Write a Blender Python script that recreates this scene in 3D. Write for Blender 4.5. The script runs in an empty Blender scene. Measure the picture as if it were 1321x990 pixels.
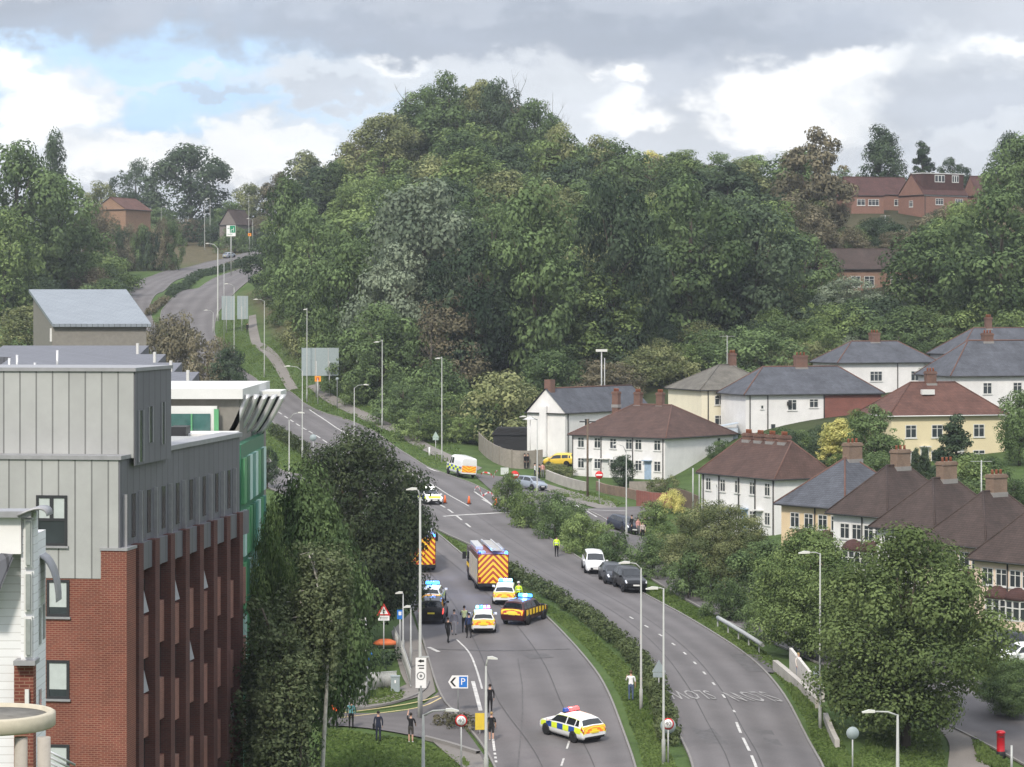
import bpy, bmesh, math, random
import numpy as np
from mathutils import Vector, Matrix
random.seed(7)
R = math.radians
C = bpy.context.scene.collection
scene = bpy.context.scene

# ------------------------------------------------------------------ camera, sky, sun, exposure
F, CX, HY, CZ, S = 3500.0, 660.5, 400.0, 30.0, 1.4
cam_d = bpy.data.cameras.new('camera'); cam = bpy.data.objects.new('camera', cam_d); C.objects.link(cam)
cam.location = (0, 0, CZ); cam.rotation_euler = (R(90), 0, 0)
cam_d.sensor_width = 36; cam_d.lens = F / 1321 * 36; cam_d.shift_y = -(495 - HY) / 1321
cam_d.clip_start = 1; cam_d.clip_end = 12000
scene.camera = cam
scene.view_settings.view_transform = 'Standard'; scene.view_settings.look = 'None'
scene.view_settings.exposure = 0.42; scene.view_settings.gamma = 1
scene.view_settings.use_curve_mapping = False

SUN_EL, SUN_AZ = 42.0, 198.0        # azimuth clockwise from +Y (behind the camera, to the left)
sun_d = bpy.data.lights.new('sun', 'SUN'); sun = bpy.data.objects.new('sun', sun_d); C.objects.link(sun)
sun_d.energy = 2.7; sun_d.angle = R(7); sun_d.color = (1, .92, .81)
_sd = Vector((math.sin(R(SUN_AZ)) * math.cos(R(SUN_EL)), math.cos(R(SUN_AZ)) * math.cos(R(SUN_EL)), math.sin(R(SUN_EL))))
sun.rotation_euler = _sd.to_track_quat('Z', 'Y').to_euler()
sun.location = (-60, -60, 120)

world = bpy.data.worlds.new('World'); scene.world = world; world.use_nodes = True
def build_sky():
    nt = world.node_tree; N = nt.nodes; L = nt.links; N.clear()
    def m(op, a, b=None, c=None):
        n = N.new('ShaderNodeMath'); n.operation = op
        for i, v in enumerate((a, b, c)):
            if v is None: continue
            if isinstance(v, (int, float)): n.inputs[i].default_value = v
            else: L.new(v, n.inputs[i])
        return n.outputs[0]
    tc = N.new('ShaderNodeTexCoord'); sep = N.new('ShaderNodeSeparateXYZ'); L.new(tc.outputs['Generated'], sep.inputs[0])
    ay = m('MAXIMUM', m('ABSOLUTE', sep.outputs[1]), .15)
    u = m('DIVIDE', sep.outputs[0], ay); v = m('DIVIDE', sep.outputs[2], ay)
    def noise(sx, sy, detail, off):
        cb = N.new('ShaderNodeCombineXYZ'); L.new(m('MULTIPLY', u, sx), cb.inputs[0]); L.new(m('MULTIPLY', v, sy), cb.inputs[1]); cb.inputs[2].default_value = off
        n = N.new('ShaderNodeTexNoise'); n.inputs['Scale'].default_value = 1; n.inputs['Detail'].default_value = detail; n.inputs['Roughness'].default_value = .55
        L.new(cb.outputs[0], n.inputs['Vector']); return n
    w1 = noise(22, 34, 7, 3.1); sw = N.new('ShaderNodeSeparateColor'); L.new(w1.outputs['Color'], sw.inputs[0])
    w2 = noise(80, 120, 8, 5.7); s2 = N.new('ShaderNodeSeparateColor'); L.new(w2.outputs['Color'], s2.inputs[0])
    uu = m('ADD', m('ADD', u, m('MULTIPLY', m('SUBTRACT', sw.outputs[0], .5), .075)), m('MULTIPLY', m('SUBTRACT', s2.outputs[0], .5), .03))
    vv = m('ADD', m('ADD', v, m('MULTIPLY', m('SUBTRACT', sw.outputs[1], .5), .045)), m('MULTIPLY', m('SUBTRACT', s2.outputs[1], .5), .022))
    sky = N.new('ShaderNodeTexSky'); sky.sky_type = 'NISHITA'; sky.sun_disc = False
    sky.sun_elevation = R(SUN_EL); sky.sun_rotation = R(SUN_AZ); sky.air_density = 1.0; sky.dust_density = 1.0
    col = None
    def mix(a, b, f):
        n = N.new('ShaderNodeMix'); n.data_type = 'RGBA'
        if isinstance(f, float): n.inputs[0].default_value = f
        else: L.new(f, n.inputs[0])
        for s, i in ((a, 6), (b, 7)):
            if isinstance(s, tuple): n.inputs[i].default_value = s + (1,)
            else: L.new(s, n.inputs[i])
        return n.outputs[2]
    # cloud masses: (px, py, rx, ry, colour, strength) as directions seen from the street's upper end
    WH, LG, GR, DG, BL = (.95, .945, .945), (.66, .69, .74), (.44, .475, .55), (.345, .38, .455), (.48, .665, .89)
    blobs = [(215, 105, 350, 112, BL, 1.0), (330, 75, 220, 80, BL, .7), (90, 120, 70, 60, LG, .9), (45, 135, 90, 75, WH, .9), (35, 95, 60, 26, WH, .6), (110, 205, 130, 40, LG, .9), (255, 208, 230, 34, WH, .85), (440, 105, 150, 42, LG, .9), (505, 82, 80, 18, WH, .7),
             (400, 175, 170, 34, LG, .8), (360, 185, 120, 22, WH, .6), (255, 92, 60, 13, LG, .6), (265, 122, 90, 12, GR, .55), (150, 112, 60, 12, LG, .5), (70, 15, 200, 44, DG, .85), (240, 18, 90, 32, GR, .8), (700, 20, 620, 66, GR, .9),
             (600, 45, 440, 42, DG, .75), (960, 50, 260, 48, DG, .5), (425, 122, 60, 16, GR, .5), (640, 115, 140, 44, LG, .6), (800, 108, 50, 22, WH, .8), (830, 160, 75, 32, WH, .95), (740, 150, 110, 44, LG, .6), (890, 110, 60, 60, GR, .5),
             (1050, 128, 120, 66, WH, 1.0), (1110, 82, 80, 34, WH, .8), (1000, 165, 70, 40, WH, .9), (1120, 150, 60, 40, LG, .5), (1230, 70, 160, 46, LG, .6), (1300, 55, 90, 20, WH, .6), (1250, 130, 150, 50, GR, .6), (1290, 170, 80, 20, LG, .5)]
    col = (.54, .565, .62)
    n2 = noise(14, 42, 8, 9.0)
    for px, py, rx, ry, c, s in blobs:
        du = m('DIVIDE', m('SUBTRACT', uu, (px - CX) / F), rx / F); dv = m('DIVIDE', m('SUBTRACT', vv, (HY - py) / F), ry / F)
        d = m('SQRT', m('ADD', m('MULTIPLY', du, du), m('MULTIPLY', dv, dv)))
        mr = N.new('ShaderNodeMapRange'); mr.interpolation_type = 'SMOOTHSTEP'
        mr.inputs[1].default_value = 1.15; mr.inputs[2].default_value = .5; mr.inputs[3].default_value = 0; mr.inputs[4].default_value = s
        L.new(d, mr.inputs[0]); col = mix(col, c, mr.outputs[0])
    # finer billows
    k = m('ADD', m('MULTIPLY', m('SUBTRACT', n2.outputs[0], .5), .5), 1.0)
    # thin cloud is brightest well above the horizon
    up = N.new('ShaderNodeMapRange'); up.interpolation_type = 'SMOOTHSTEP'; L.new(sep.outputs[2], up.inputs[0])
    up.inputs[1].default_value = .16; up.inputs[2].default_value = .75; up.inputs[3].default_value = 1; up.inputs[4].default_value = 2.3
    k = m('MULTIPLY', k, up.outputs[0])
    b1 = N.new('ShaderNodeBackground'); L.new(sky.outputs[0], b1.inputs[0]); b1.inputs[1].default_value = .08
    b2 = N.new('ShaderNodeBackground'); L.new(col, b2.inputs[0]); L.new(k, b2.inputs[1])
    mx = N.new('ShaderNodeMixShader'); mx.inputs[0].default_value = .9; L.new(b1.outputs[0], mx.inputs[1]); L.new(b2.outputs[0], mx.inputs[2])
    out = N.new('ShaderNodeOutputWorld'); L.new(mx.outputs[0], out.inputs[0])
build_sky()

# ------------------------------------------------------------------ terrain function (thin-plate surface through surveyed points)
YD=[(990,110.5),(957,115.5),(900,124),(820,141),(720,169),(660,193.5),(620,222),(590,239),(553,262),(520,285),(485,318),(460,340),(430,368),(400,400),(375,440),(350,490),(335,525),(325,550)]
def dy(y):
    ys=[a for a,b in YD][::-1]; ds=[b for a,b in YD][::-1]
    return float(np.interp(y,ys,ds))
CP=[]
for x,y in [(640,990),(600,957),(480,957),(660,900),(560,890),(650,820),(560,820),(640,720),(620,660),(560,620),(500,590),(350,620),(450,553),(390,520),(340,485),(310,460),(290,430),(230,400),(160,371),(215,375),(250,350),(290,335),(320,325),(335,350),(240,375),(279,355),(310,343),(200,352),(170,362),(250,338),(300,328),(270,400),(295,440),
            (960,957),(930,900),(830,790),(720,700),(1060,985),(350,440),(430,500),(520,560)]:
    CP.append((x,y,dy(y)))
CP+=[(745,613,236),(945,612,226),(690,582,258),(640,606,238),(905,700,191),(1000,690,185),(800,690,186),(740,660,200),(1010,717,175),(1130,755,163),(1258,803,150),(1291,977,119),(1200,985,118),(1230,603,205),(1050,562,225),(900,551,245),(1150,515,265),(1270,537,235),(1100,640,195),
 (1110,372,340),(1180,280,400),(1130,310,375),(1250,285,400),
 (590,150,470),(520,200,470),(470,250,465),(425,305,480),(650,180,465),(720,240,460),(800,268,440),(900,250,430),(1000,255,425),
 (450,480,300),(560,515,280),(620,535,270),(700,470,292),(850,455,300),(1000,440,310),(1150,430,310),(1300,440,290),(1300,300,350),
 (600,390,325),(500,380,345),(420,400,360),(380,400,375),(750,380,330),(900,370,335),(600,270,390),(750,290,390),(900,290,390),(480,290,420),
 (100,345,500),(200,318,560),(300,308,590),(20,400,400),(60,380,420)]
XP=[(-20,98,-27.5),(-14,125,-26.5),(-60,150,-26),(-28,200,-24),(-30,260,-21),(-60,300,-19.5),(-75,400,-12),(-115,480,-4),(60,110,-31),(48,150,-29.5),(80,200,-24),(90,300,-15),(0,110,-28.5),(-20,60,-30),(30,60,-30),
 (0,820,35),(-150,820,22),(150,820,25),(-150,700,15),(170,600,22),(170,400,-5)]
TP=np.array([[(x-CX)/F*d*S,d*S,-(y-HY)/F*d*S] for x,y,d in CP]+[list(p) for p in XP])
SC=100.0
def _phi(r2): return np.where(r2>1e-12,0.5*r2*np.log(np.maximum(r2,1e-12)),0.0)
TA=TP[:,:2]/SC; TN=len(TA)
K=_phi(((TA[:,None]-TA[None])**2).sum(-1))+np.eye(TN)*0.0006
M=np.zeros((TN+3,TN+3)); M[:TN,:TN]=K; M[:TN,TN]=1; M[:TN,TN+1:]=TA; M[TN,:TN]=1; M[TN+1:,:TN]=TA.T
sol=np.linalg.solve(M,np.concatenate([TP[:,2],[0,0,0]]))
def H(x,y):
    x=np.clip(np.atleast_1d(np.asarray(x,float)),-170,175)/SC; y=np.clip(np.atleast_1d(np.asarray(y,float)),55,830)/SC
    r2=(x[:,None]-TA[None,:,0])**2+(y[:,None]-TA[None,:,1])**2
    return CZ+_phi(r2)@sol[:TN]+sol[TN]+sol[TN+1]*x+sol[TN+2]*y
_ds=np.concatenate([np.arange(60,300,0.25),np.arange(300,900,0.5)])
def G(px,py):
    X=(px-CX)/F*_ds; Z=CZ-(py-HY)/F*_ds
    g=H(X,_ds)-Z
    i=np.argmax(g>0)
    if i==0: return G(px,py+4) if py<600 else None
    t=g[i-1]/(g[i-1]-g[i]); D=_ds[i-1]+t*(_ds[i]-_ds[i-1])
    x=(px-CX)/F*D
    return (x,D,float(H(x,D)[0]))
def Hz(x, y): return float(H(x, y)[0])
def W(px, py, do):                      # point seen at a pixel, at surveyed distance do
    d = do * S; return Vector(((px - CX) / F * d, d, CZ - (py - HY) / F * d))
def ppm(d): return F / d
def pix(x, y, z): return CX + F * x / y, HY - F * (z - CZ) / y

# ------------------------------------------------------------------ materials
MATS = {}
def mat(name, col, rough=.7, metal=0, var=.12, scale=3.0, emit=None, es=0, bump=0, spec=.3, col2=None, coords='Object'):
    if name in MATS: return MATS[name]
    m = bpy.data.materials.new(name); m.use_nodes = True; nt = m.node_tree; N = nt.nodes; L = nt.links
    b = N['Principled BSDF']; b.inputs['Roughness'].default_value = rough; b.inputs['Metallic'].default_value = metal
    b.inputs['Specular IOR Level'].default_value = spec
    if var or col2:
        tc = N.new('ShaderNodeTexCoord'); n = N.new('ShaderNodeTexNoise'); n.inputs['Scale'].default_value = scale; n.inputs['Detail'].default_value = 6; n.inputs['Roughness'].default_value = .65
        L.new(tc.outputs[coords], n.inputs['Vector'])
        r = N.new('ShaderNodeValToRGB'); L.new(n.outputs['Fac'], r.inputs[0])
        c2 = col2 or col
        r.color_ramp.elements[0].position = .28; r.color_ramp.elements[1].position = .72
        r.color_ramp.elements[0].color = tuple(max(0, c * (1 - var)) for c in col) + (1,)
        r.color_ramp.elements[1].color = tuple(min(1, c * (1 + var)) for c in c2) + (1,)
        L.new(r.outputs[0], b.inputs['Base Color'])
        if bump:
            bp = N.new('ShaderNodeBump'); bp.inputs['Strength'].default_value = bump; bp.inputs['Distance'].default_value = .05
            L.new(n.outputs['Fac'], bp.inputs['Height']); L.new(bp.outputs[0], b.inputs['Normal'])
    else: b.inputs['Base Color'].default_value = tuple(col) + (1,)
    if emit: b.inputs['Emission Color'].default_value = tuple(emit) + (1,); b.inputs['Emission Strength'].default_value = es
    MATS[name] = m; return m
def courses(name, c1, c2, mortar, bw, bh, rough=.85, msize=.012, var=.3, bump=.3):
    """bricks or tiles laid in level courses; mapped along the wall and up"""
    if name in MATS: return MATS[name]
    m = mat(name, c1, rough, var=.1); nt = m.node_tree; N = nt.nodes; L = nt.links; b = N['Principled BSDF']
    tc = N.new('ShaderNodeTexCoord'); sp = N.new('ShaderNodeSeparateXYZ'); L.new(tc.outputs['Object'], sp.inputs[0])
    ad = N.new('ShaderNodeMath'); ad.operation = 'ADD'; L.new(sp.outputs[0], ad.inputs[0]); L.new(sp.outputs[1], ad.inputs[1])
    cb = N.new('ShaderNodeCombineXYZ'); L.new(ad.outputs[0], cb.inputs[0]); L.new(sp.outputs[2], cb.inputs[1])
    br = N.new('ShaderNodeTexBrick'); L.new(cb.outputs[0], br.inputs['Vector']); br.inputs['Scale'].default_value = 1
    br.inputs['Brick Width'].default_value = bw; br.inputs['Row Height'].default_value = bh; br.inputs['Mortar Size'].default_value = msize
    br.inputs['Color1'].default_value = tuple(c1) + (1,); br.inputs['Color2'].default_value = tuple(c2) + (1,); br.inputs['Mortar'].default_value = tuple(mortar) + (1,)
    n = N.new('ShaderNodeTexNoise'); n.inputs['Scale'].default_value = .55; n.inputs['Detail'].default_value = 8; n.inputs['Roughness'].default_value = .7; L.new(tc.outputs['Object'], n.inputs['Vector'])
    mr = N.new('ShaderNodeMapRange'); L.new(n.outputs['Fac'], mr.inputs[0]); mr.inputs[1].default_value = .25; mr.inputs[2].default_value = .75; mr.inputs[3].default_value = 1 - var; mr.inputs[4].default_value = 1 + var
    mx = N.new('ShaderNodeMix'); mx.data_type = 'RGBA'; mx.blend_type = 'MULTIPLY'; mx.inputs[0].default_value = 1
    L.new(br.outputs['Color'], mx.inputs[6]); L.new(mr.outputs[0], mx.inputs[7]); L.new(mx.outputs[2], b.inputs['Base Color'])
    if bump:
        bp = N.new('ShaderNodeBump'); bp.inputs['Strength'].default_value = bump; bp.inputs['Distance'].default_value = .02; bp.invert = True
        L.new(br.outputs['Fac'], bp.inputs['Height']); L.new(bp.outputs[0], b.inputs['Normal'])
    return m
def ribs(name, col, pitch, rough=.45, metal=.0, var=.12):
    """sheet metal with standing seams every `pitch` metres along the wall, mottled by weather"""
    if name in MATS: return MATS[name]
    return courses(name, col, tuple(c * 1.12 for c in col), tuple(c * .5 for c in col), pitch, 40.0, rough, .03, var, .6)
def foliage(name, dark, light, trans=.25):
    m = bpy.data.materials.new(name); m.use_nodes = True; nt = m.node_tree; N = nt.nodes; L = nt.links; N.clear()
    at = N.new('ShaderNodeAttribute'); at.attribute_name = 'tint'; oi = N.new('ShaderNodeObjectInfo')
    a = N.new('ShaderNodeMath'); a.operation = 'MULTIPLY_ADD'; L.new(oi.outputs['Random'], a.inputs[0]); a.inputs[1].default_value = .45; a.inputs[2].default_value = -.22
    s = N.new('ShaderNodeMath'); s.operation = 'ADD'; s.use_clamp = True; L.new(at.outputs['Fac'], s.inputs[0]); L.new(a.outputs[0], s.inputs[1])
    mx = N.new('ShaderNodeMix'); mx.data_type = 'RGBA'; L.new(s.outputs[0], mx.inputs[0]); mx.inputs[6].default_value = dark + (1,); mx.inputs[7].default_value = light + (1,)
    d = N.new('ShaderNodeBsdfDiffuse'); t = N.new('ShaderNodeBsdfTranslucent'); L.new(mx.outputs[2], d.inputs[0]); L.new(mx.outputs[2], t.inputs[0])
    ms = N.new('ShaderNodeMixShader'); ms.inputs[0].default_value = trans; L.new(d.outputs[0], ms.inputs[1]); L.new(t.outputs[0], ms.inputs[2])
    o = N.new('ShaderNodeOutputMaterial'); L.new(ms.outputs[0], o.inputs[0]); MATS[name] = m; return m

# ------------------------------------------------------------------ mesh builder
class MB:
    def __init__(s): s.v = []; s.f = []; s.m = []; s.smooth = []
    def face(s, pts, mi=0, sm=False):
        b = len(s.v); s.v += [tuple(p) for p in pts]; s.f.append(tuple(range(b, b + len(pts)))); s.m.append(mi); s.smooth.append(sm)
    def grid(s, rows, mi=0, sm=True, close=False, mf=None):
        b = len(s.v); n = len(rows[0])
        for r in rows: s.v += [tuple(p) for p in r]
        for i in range(len(rows) - 1):
            for j in range(n if close else n - 1):
                k = (j + 1) % n
                s.f.append((b + i * n + j, b + i * n + k, b + (i + 1) * n + k, b + (i + 1) * n + j)); s.m.append(mf(i, j) if mf else mi); s.smooth.append(sm)
    def box(s, x0, x1, y0, y1, z0, z1, mi=0, M=None):
        P = [Vector((x, y, z)) for z in (z0, z1) for y in (y0, y1) for x in (x0, x1)]
        if M: P = [M @ p for p in P]
        b = len(s.v); s.v += [tuple(p) for p in P]
        for q in ((0, 2, 3, 1), (4, 5, 7, 6), (0, 1, 5, 4), (2, 6, 7, 3), (0, 4, 6, 2), (1, 3, 7, 5)):
            s.f.append(tuple(b + i for i in q)); s.m.append(mi); s.smooth.append(False)
        return s
    def prism(s, poly, axis, a0, a1, mi=0, M=None):
        """poly = 2D outline, extruded along axis 'x','y' or 'z'"""
        def p3(p, a):
            q = {'x': (a, p[0], p[1]), 'y': (p[0], a, p[1]), 'z': (p[0], p[1], a)}[axis]
            q = Vector(q); return M @ q if M else q
        n = len(poly); b = len(s.v); s.v += [tuple(p3(p, a0)) for p in poly] + [tuple(p3(p, a1)) for p in poly]
        for i in range(n):
            j = (i + 1) % n; s.f.append((b + i, b + j, b + n + j, b + n + i)); s.m.append(mi); s.smooth.append(False)
        s.f.append(tuple(b + i for i in range(n))[::-1]); s.f.append(tuple(b + n + i for i in range(n))); s.m += [mi, mi]; s.smooth += [False, False]
        return s
    def tube(s, pts, r0, r1=None, n=8, mi=0, cap=True):
        pts = [Vector(p) for p in pts]; r1 = r0 if r1 is None else r1; rows = []
        for i, p in enumerate(pts):
            d = (pts[min(i + 1, len(pts) - 1)] - pts[max(i - 1, 0)]).normalized()
            a = Vector((0, 0, 1)) if abs(d.z) < .9 else Vector((1, 0, 0))
            e = d.cross(a).normalized(); g = d.cross(e); r = r0 + (r1 - r0) * i / max(1, len(pts) - 1)
            rows.append([p + (e * math.cos(t) + g * math.sin(t)) * r for t in [2 * math.pi * k / n for k in range(n)]])
        s.grid(rows, mi, True, True)
        if cap: s.face(rows[0][::-1], mi); s.face(rows[-1], mi)
        return s
    def lathe(s, prof, n=16, mi=0, M=None, sm=True):
        rows = []
        for r, z in prof:
            row = [Vector((r * math.cos(2 * math.pi * k / n), r * math.sin(2 * math.pi * k / n), z)) for k in range(n)]
            rows.append([M @ p for p in row] if M else row)
        s.grid(rows, mi, sm, True)
        if prof[0][0] > 1e-4: s.face(rows[0][::-1], mi)
        if prof[-1][0] > 1e-4: s.face(rows[-1], mi)
        return s
    def build(s, name, mats, parent=None, loc=None, M=None):
        me = bpy.data.meshes.new(name); v = s.v
        if M: v = [tuple(M @ Vector(p)) for p in v]
        me.from_pydata(v, [], s.f); me.update()
        for mm in (mats if isinstance(mats, (list, tuple)) else [mats]): me.materials.append(mm)
        me.polygons.foreach_set('material_index', s.m); me.polygons.foreach_set('use_smooth', s.smooth)
        bm = bmesh.new(); bm.from_mesh(me); bmesh.ops.remove_doubles(bm, verts=bm.verts, dist=1e-5); bmesh.ops.recalc_face_normals(bm, faces=bm.faces); bm.to_mesh(me); bm.free()
        o = bpy.data.objects.new(name, me); C.objects.link(o)
        if parent: o.parent = parent
        if loc is not None: o.location = loc
        return o
def tag(o, label, cat, group=None, kind=None):
    o['label'] = label; o['category'] = cat
    if group: o['group'] = group
    if kind: o['kind'] = kind
    return o
def structure(o, kind='structure'): o['kind'] = kind; return o
def thing(name, label, cat, loc=(0, 0, 0), rz=0, group=None):
    o = bpy.data.objects.new(name, None); C.objects.link(o); o.empty_display_size = .3
    o.location = loc; o.rotation_euler = (0, 0, rz); return tag(o, label, cat, group)
def copy_thing(o, loc, rz, label, group=None, scale=None):
    r = o.copy(); C.objects.link(r); r.location = loc; r.rotation_euler = (0, 0, rz); r['label'] = label
    if group: r['group'] = group
    if scale: r.scale = scale
    for ch in list(o.children):
        c = ch.copy(); C.objects.link(c); c.parent = r
        for g in list(ch.children):
            d = g.copy(); C.objects.link(d); d.parent = c
    return r
def text_polys(body, size=1.0):
    """outline text as a list of flat faces (2D), centred on the origin"""
    cu = bpy.data.curves.new('lettering', 'FONT'); cu.body = body; cu.size = size; cu.align_x = 'CENTER'; cu.align_y = 'CENTER'; cu.resolution_u = 2
    o = bpy.data.objects.new('lettering', cu); C.objects.link(o)
    me = o.to_mesh(); out = [[(me.vertices[i].co.x, me.vertices[i].co.y) for i in p.vertices] for p in me.polygons]
    o.to_mesh_clear(); bpy.data.objects.remove(o); bpy.data.curves.remove(cu); return out
def resample(pts, n):
    pts = [Vector(p) for p in pts]; d = [0]
    for a, b in zip(pts, pts[1:]): d.append(d[-1] + (b - a).length)
    out = []; j = 0
    for i in range(n):
        t = d[-1] * i / (n - 1)
        while j < len(d) - 2 and d[j + 1] < t: j += 1
        out.append(pts[j].lerp(pts[j + 1], (t - d[j]) / max(1e-9, d[j + 1] - d[j])))
    return out
def smooth_line(pts, it=2):
    for _ in range(it):
        q = [pts[0]]
        for a, b in zip(pts, pts[1:]): q += [a.lerp(b, .25), a.lerp(b, .75)]
        q.append(pts[-1]); pts = q
    return pts
def gxy(p):
    if p[0] == 'w': return Vector((p[1], p[2]))
    g = G(*p); return Vector((g[0], g[1]))
# ------------------------------------------------------------------ the ground, roads and markings
def build_ground():
    xs = np.concatenate([-np.geomspace(170, 4000, 14)[::-1], np.arange(-168, 174, 1.8), np.geomspace(176, 4000, 14)])
    ys = np.concatenate([[-400, -100, 0, 30], np.arange(52, 330, 1.8), np.arange(330, 830, 2.6), np.geomspace(834, 8000, 14)])
    X, Y = np.meshgrid(xs, ys); x = X.ravel(); y = Y.ravel()
    z = np.concatenate([H(a, b) for a, b in zip(np.array_split(x, 40), np.array_split(y, 40))]) - .05
    # far country sinks away behind the ridge
    z -= np.clip(y - 830, 0, 1e9) * .012 + np.clip(np.abs(x) - 175, 0, 1e9) * .01
    nx, ny = len(xs), len(ys)
    i = np.arange(nx * (ny - 1)).reshape(ny - 1, nx)[:, :-1].ravel()
    f = np.stack([i, i + 1, i + 1 + nx, i + nx], 1)
    me = bpy.data.meshes.new('ground'); me.from_pydata(np.stack([x, y, z], 1).tolist(), [], f.tolist()); me.update()
    me.polygons.foreach_set('use_smooth', [True] * len(f))
    # ground cover: 0 mown grass, 1 dry bank, 2 bare earth under the wood
    yy = np.maximum(y, 10); px = CX + F * x / yy; py = HY - F * (z - CZ) / yy
    dry = np.clip(1.9 - np.abs(py - 324) / 15, 0, 1) * np.clip((335 - px) / 30, 0, 1) * (px > 85) * (y > 600)
    dry = np.maximum(dry, np.exp(-((px - (335 + (py - 385) * .75)) / 16) ** 2) * (py > 375) * (py < 470) * (y > 430) * (y < 600))
    dry = np.maximum(dry, .8 * np.exp(-((px - 1120) / 40) ** 2 - ((py - 300) / 25) ** 2))
    a = me.attributes.new('dry', 'FLOAT', 'POINT'); a.data.foreach_set('value', dry.astype(np.float32))
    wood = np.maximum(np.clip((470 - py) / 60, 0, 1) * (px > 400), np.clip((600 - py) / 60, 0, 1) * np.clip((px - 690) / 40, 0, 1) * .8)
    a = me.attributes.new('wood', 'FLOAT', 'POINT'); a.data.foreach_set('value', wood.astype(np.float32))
    m = bpy.data.materials.new('grass_ground'); m.use_nodes = True; nt = m.node_tree; N = nt.nodes; L = nt.links; b = N['Principled BSDF']; b.inputs['Roughness'].default_value = .95; b.inputs['Specular IOR Level'].default_value = .1
    tc = N.new('ShaderNodeTexCoord')
    def noise(sc, d=8):
        n = N.new('ShaderNodeTexNoise'); n.inputs['Scale'].default_value = sc; n.inputs['Detail'].default_value = d; n.inputs['Roughness'].default_value = .7; L.new(tc.outputs['Object'], n.inputs['Vector']); return n
    def ramp(n, stops):
        r = N.new('ShaderNodeValToRGB'); e = r.color_ramp.elements
        e[0].position, e[0].color = stops[0][0], stops[0][1] + (1,); e[1].position, e[1].color = stops[-1][0], stops[-1][1] + (1,)
        for p, c in stops[1:-1]: k = e.new(p); k.color = c + (1,)
        L.new(n.outputs['Fac'], r.inputs[0]); return r
    g = ramp(noise(.35), [(.25, (.042, .066, .022)), (.5, (.068, .108, .034)), (.75, (.100, .138, .050))])
    d = ramp(noise(.5), [(.3, (.060, .058, .030)), (.7, (.135, .112, .068))])
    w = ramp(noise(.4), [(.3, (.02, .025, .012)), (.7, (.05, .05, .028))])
    def mix(f, a, b):
        at = N.new('ShaderNodeAttribute'); at.attribute_name = f; x = N.new('ShaderNodeMix'); x.data_type = 'RGBA'
        L.new(at.outputs['Fac'], x.inputs[0]); L.new(a, x.inputs[6]); L.new(b, x.inputs[7]); return x.outputs[2]
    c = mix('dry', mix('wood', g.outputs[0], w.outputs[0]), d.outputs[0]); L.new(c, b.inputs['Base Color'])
    nb = noise(5, 4); bp = N.new('ShaderNodeBump'); bp.inputs['Strength'].default_value = .8; bp.inputs['Distance'].default_value = .12; L.new(nb.outputs['Fac'], bp.inputs['Height']); L.new(bp.outputs[0], b.inputs['Normal'])
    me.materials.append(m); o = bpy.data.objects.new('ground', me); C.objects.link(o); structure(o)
build_ground()

def asphalt(name, c, streak=.12):
    m = mat(name, c, .9, var=.17, scale=.16, coords='Object'); nt = m.node_tree; N = nt.nodes; L = nt.links; b = N['Principled BSDF']; b.inputs['Specular IOR Level'].default_value = .2
    src = b.inputs['Base Color'].links[0].from_socket
    tc = N.new('ShaderNodeTexCoord'); n = N.new('ShaderNodeTexNoise'); n.inputs['Scale'].default_value = 9; n.inputs['Detail'].default_value = 5; L.new(tc.outputs['Object'], n.inputs['Vector'])
    # tyre-polished lanes follow the road: stored per vertex as distance across
    at = N.new('ShaderNodeAttribute'); at.attribute_name = 'across'
    sn = N.new('ShaderNodeMath'); sn.operation = 'COSINE'; mu = N.new('ShaderNodeMath'); mu.operation = 'MULTIPLY'; L.new(at.outputs['Fac'], mu.inputs[0]); mu.inputs[1].default_value = 2 * math.pi * 4; L.new(mu.outputs[0], sn.inputs[0])
    a = N.new('ShaderNodeMath'); a.operation = 'MULTIPLY_ADD'; L.new(sn.outputs[0], a.inputs[0]); a.inputs[1].default_value = streak * .5; a.inputs[2].default_value = 1
    a2 = N.new('ShaderNodeMath'); a2.operation = 'MULTIPLY_ADD'; L.new(n.outputs['Fac'], a2.inputs[0]); a2.inputs[1].default_value = .28; a2.inputs[2].default_value = -.14
    a3 = N.new('ShaderNodeMath'); a3.operation = 'ADD'; L.new(a.outputs[0], a3.inputs[0]); L.new(a2.outputs[0], a3.inputs[1])
    mx = N.new('ShaderNodeMix'); mx.data_type = 'RGBA'; mx.blend_type = 'MULTIPLY'; mx.inputs[0].default_value = 1; L.new(src, mx.inputs[6]); L.new(a3.outputs[0], mx.inputs[7]); L.new(mx.outputs[2], b.inputs['Base Color'])
    return m
M_ROAD = asphalt('asphalt', (.128, .120, .120), .2); M_ROAD2 = asphalt('old_asphalt', (.120, .112, .112), .1); M_PATH = asphalt('path_tarmac', (.19, .175, .16), 0)
M_KERB = mat('kerb_stone', (.20, .19, .18), .9, scale=2); M_WHITE = mat('road_paint', (.46, .45, .43), .8, var=.35, scale=2.5); M_WORN = mat('worn_road_paint', (.27, .262, .255), .85, var=.45, scale=1.5); M_YELLOW = mat('yellow_road_paint', (.52, .42, .22), .8, var=.2, scale=2)
M_CONC = mat('concrete', (.36, .34, .31), .9, var=.2, scale=.8)

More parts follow.
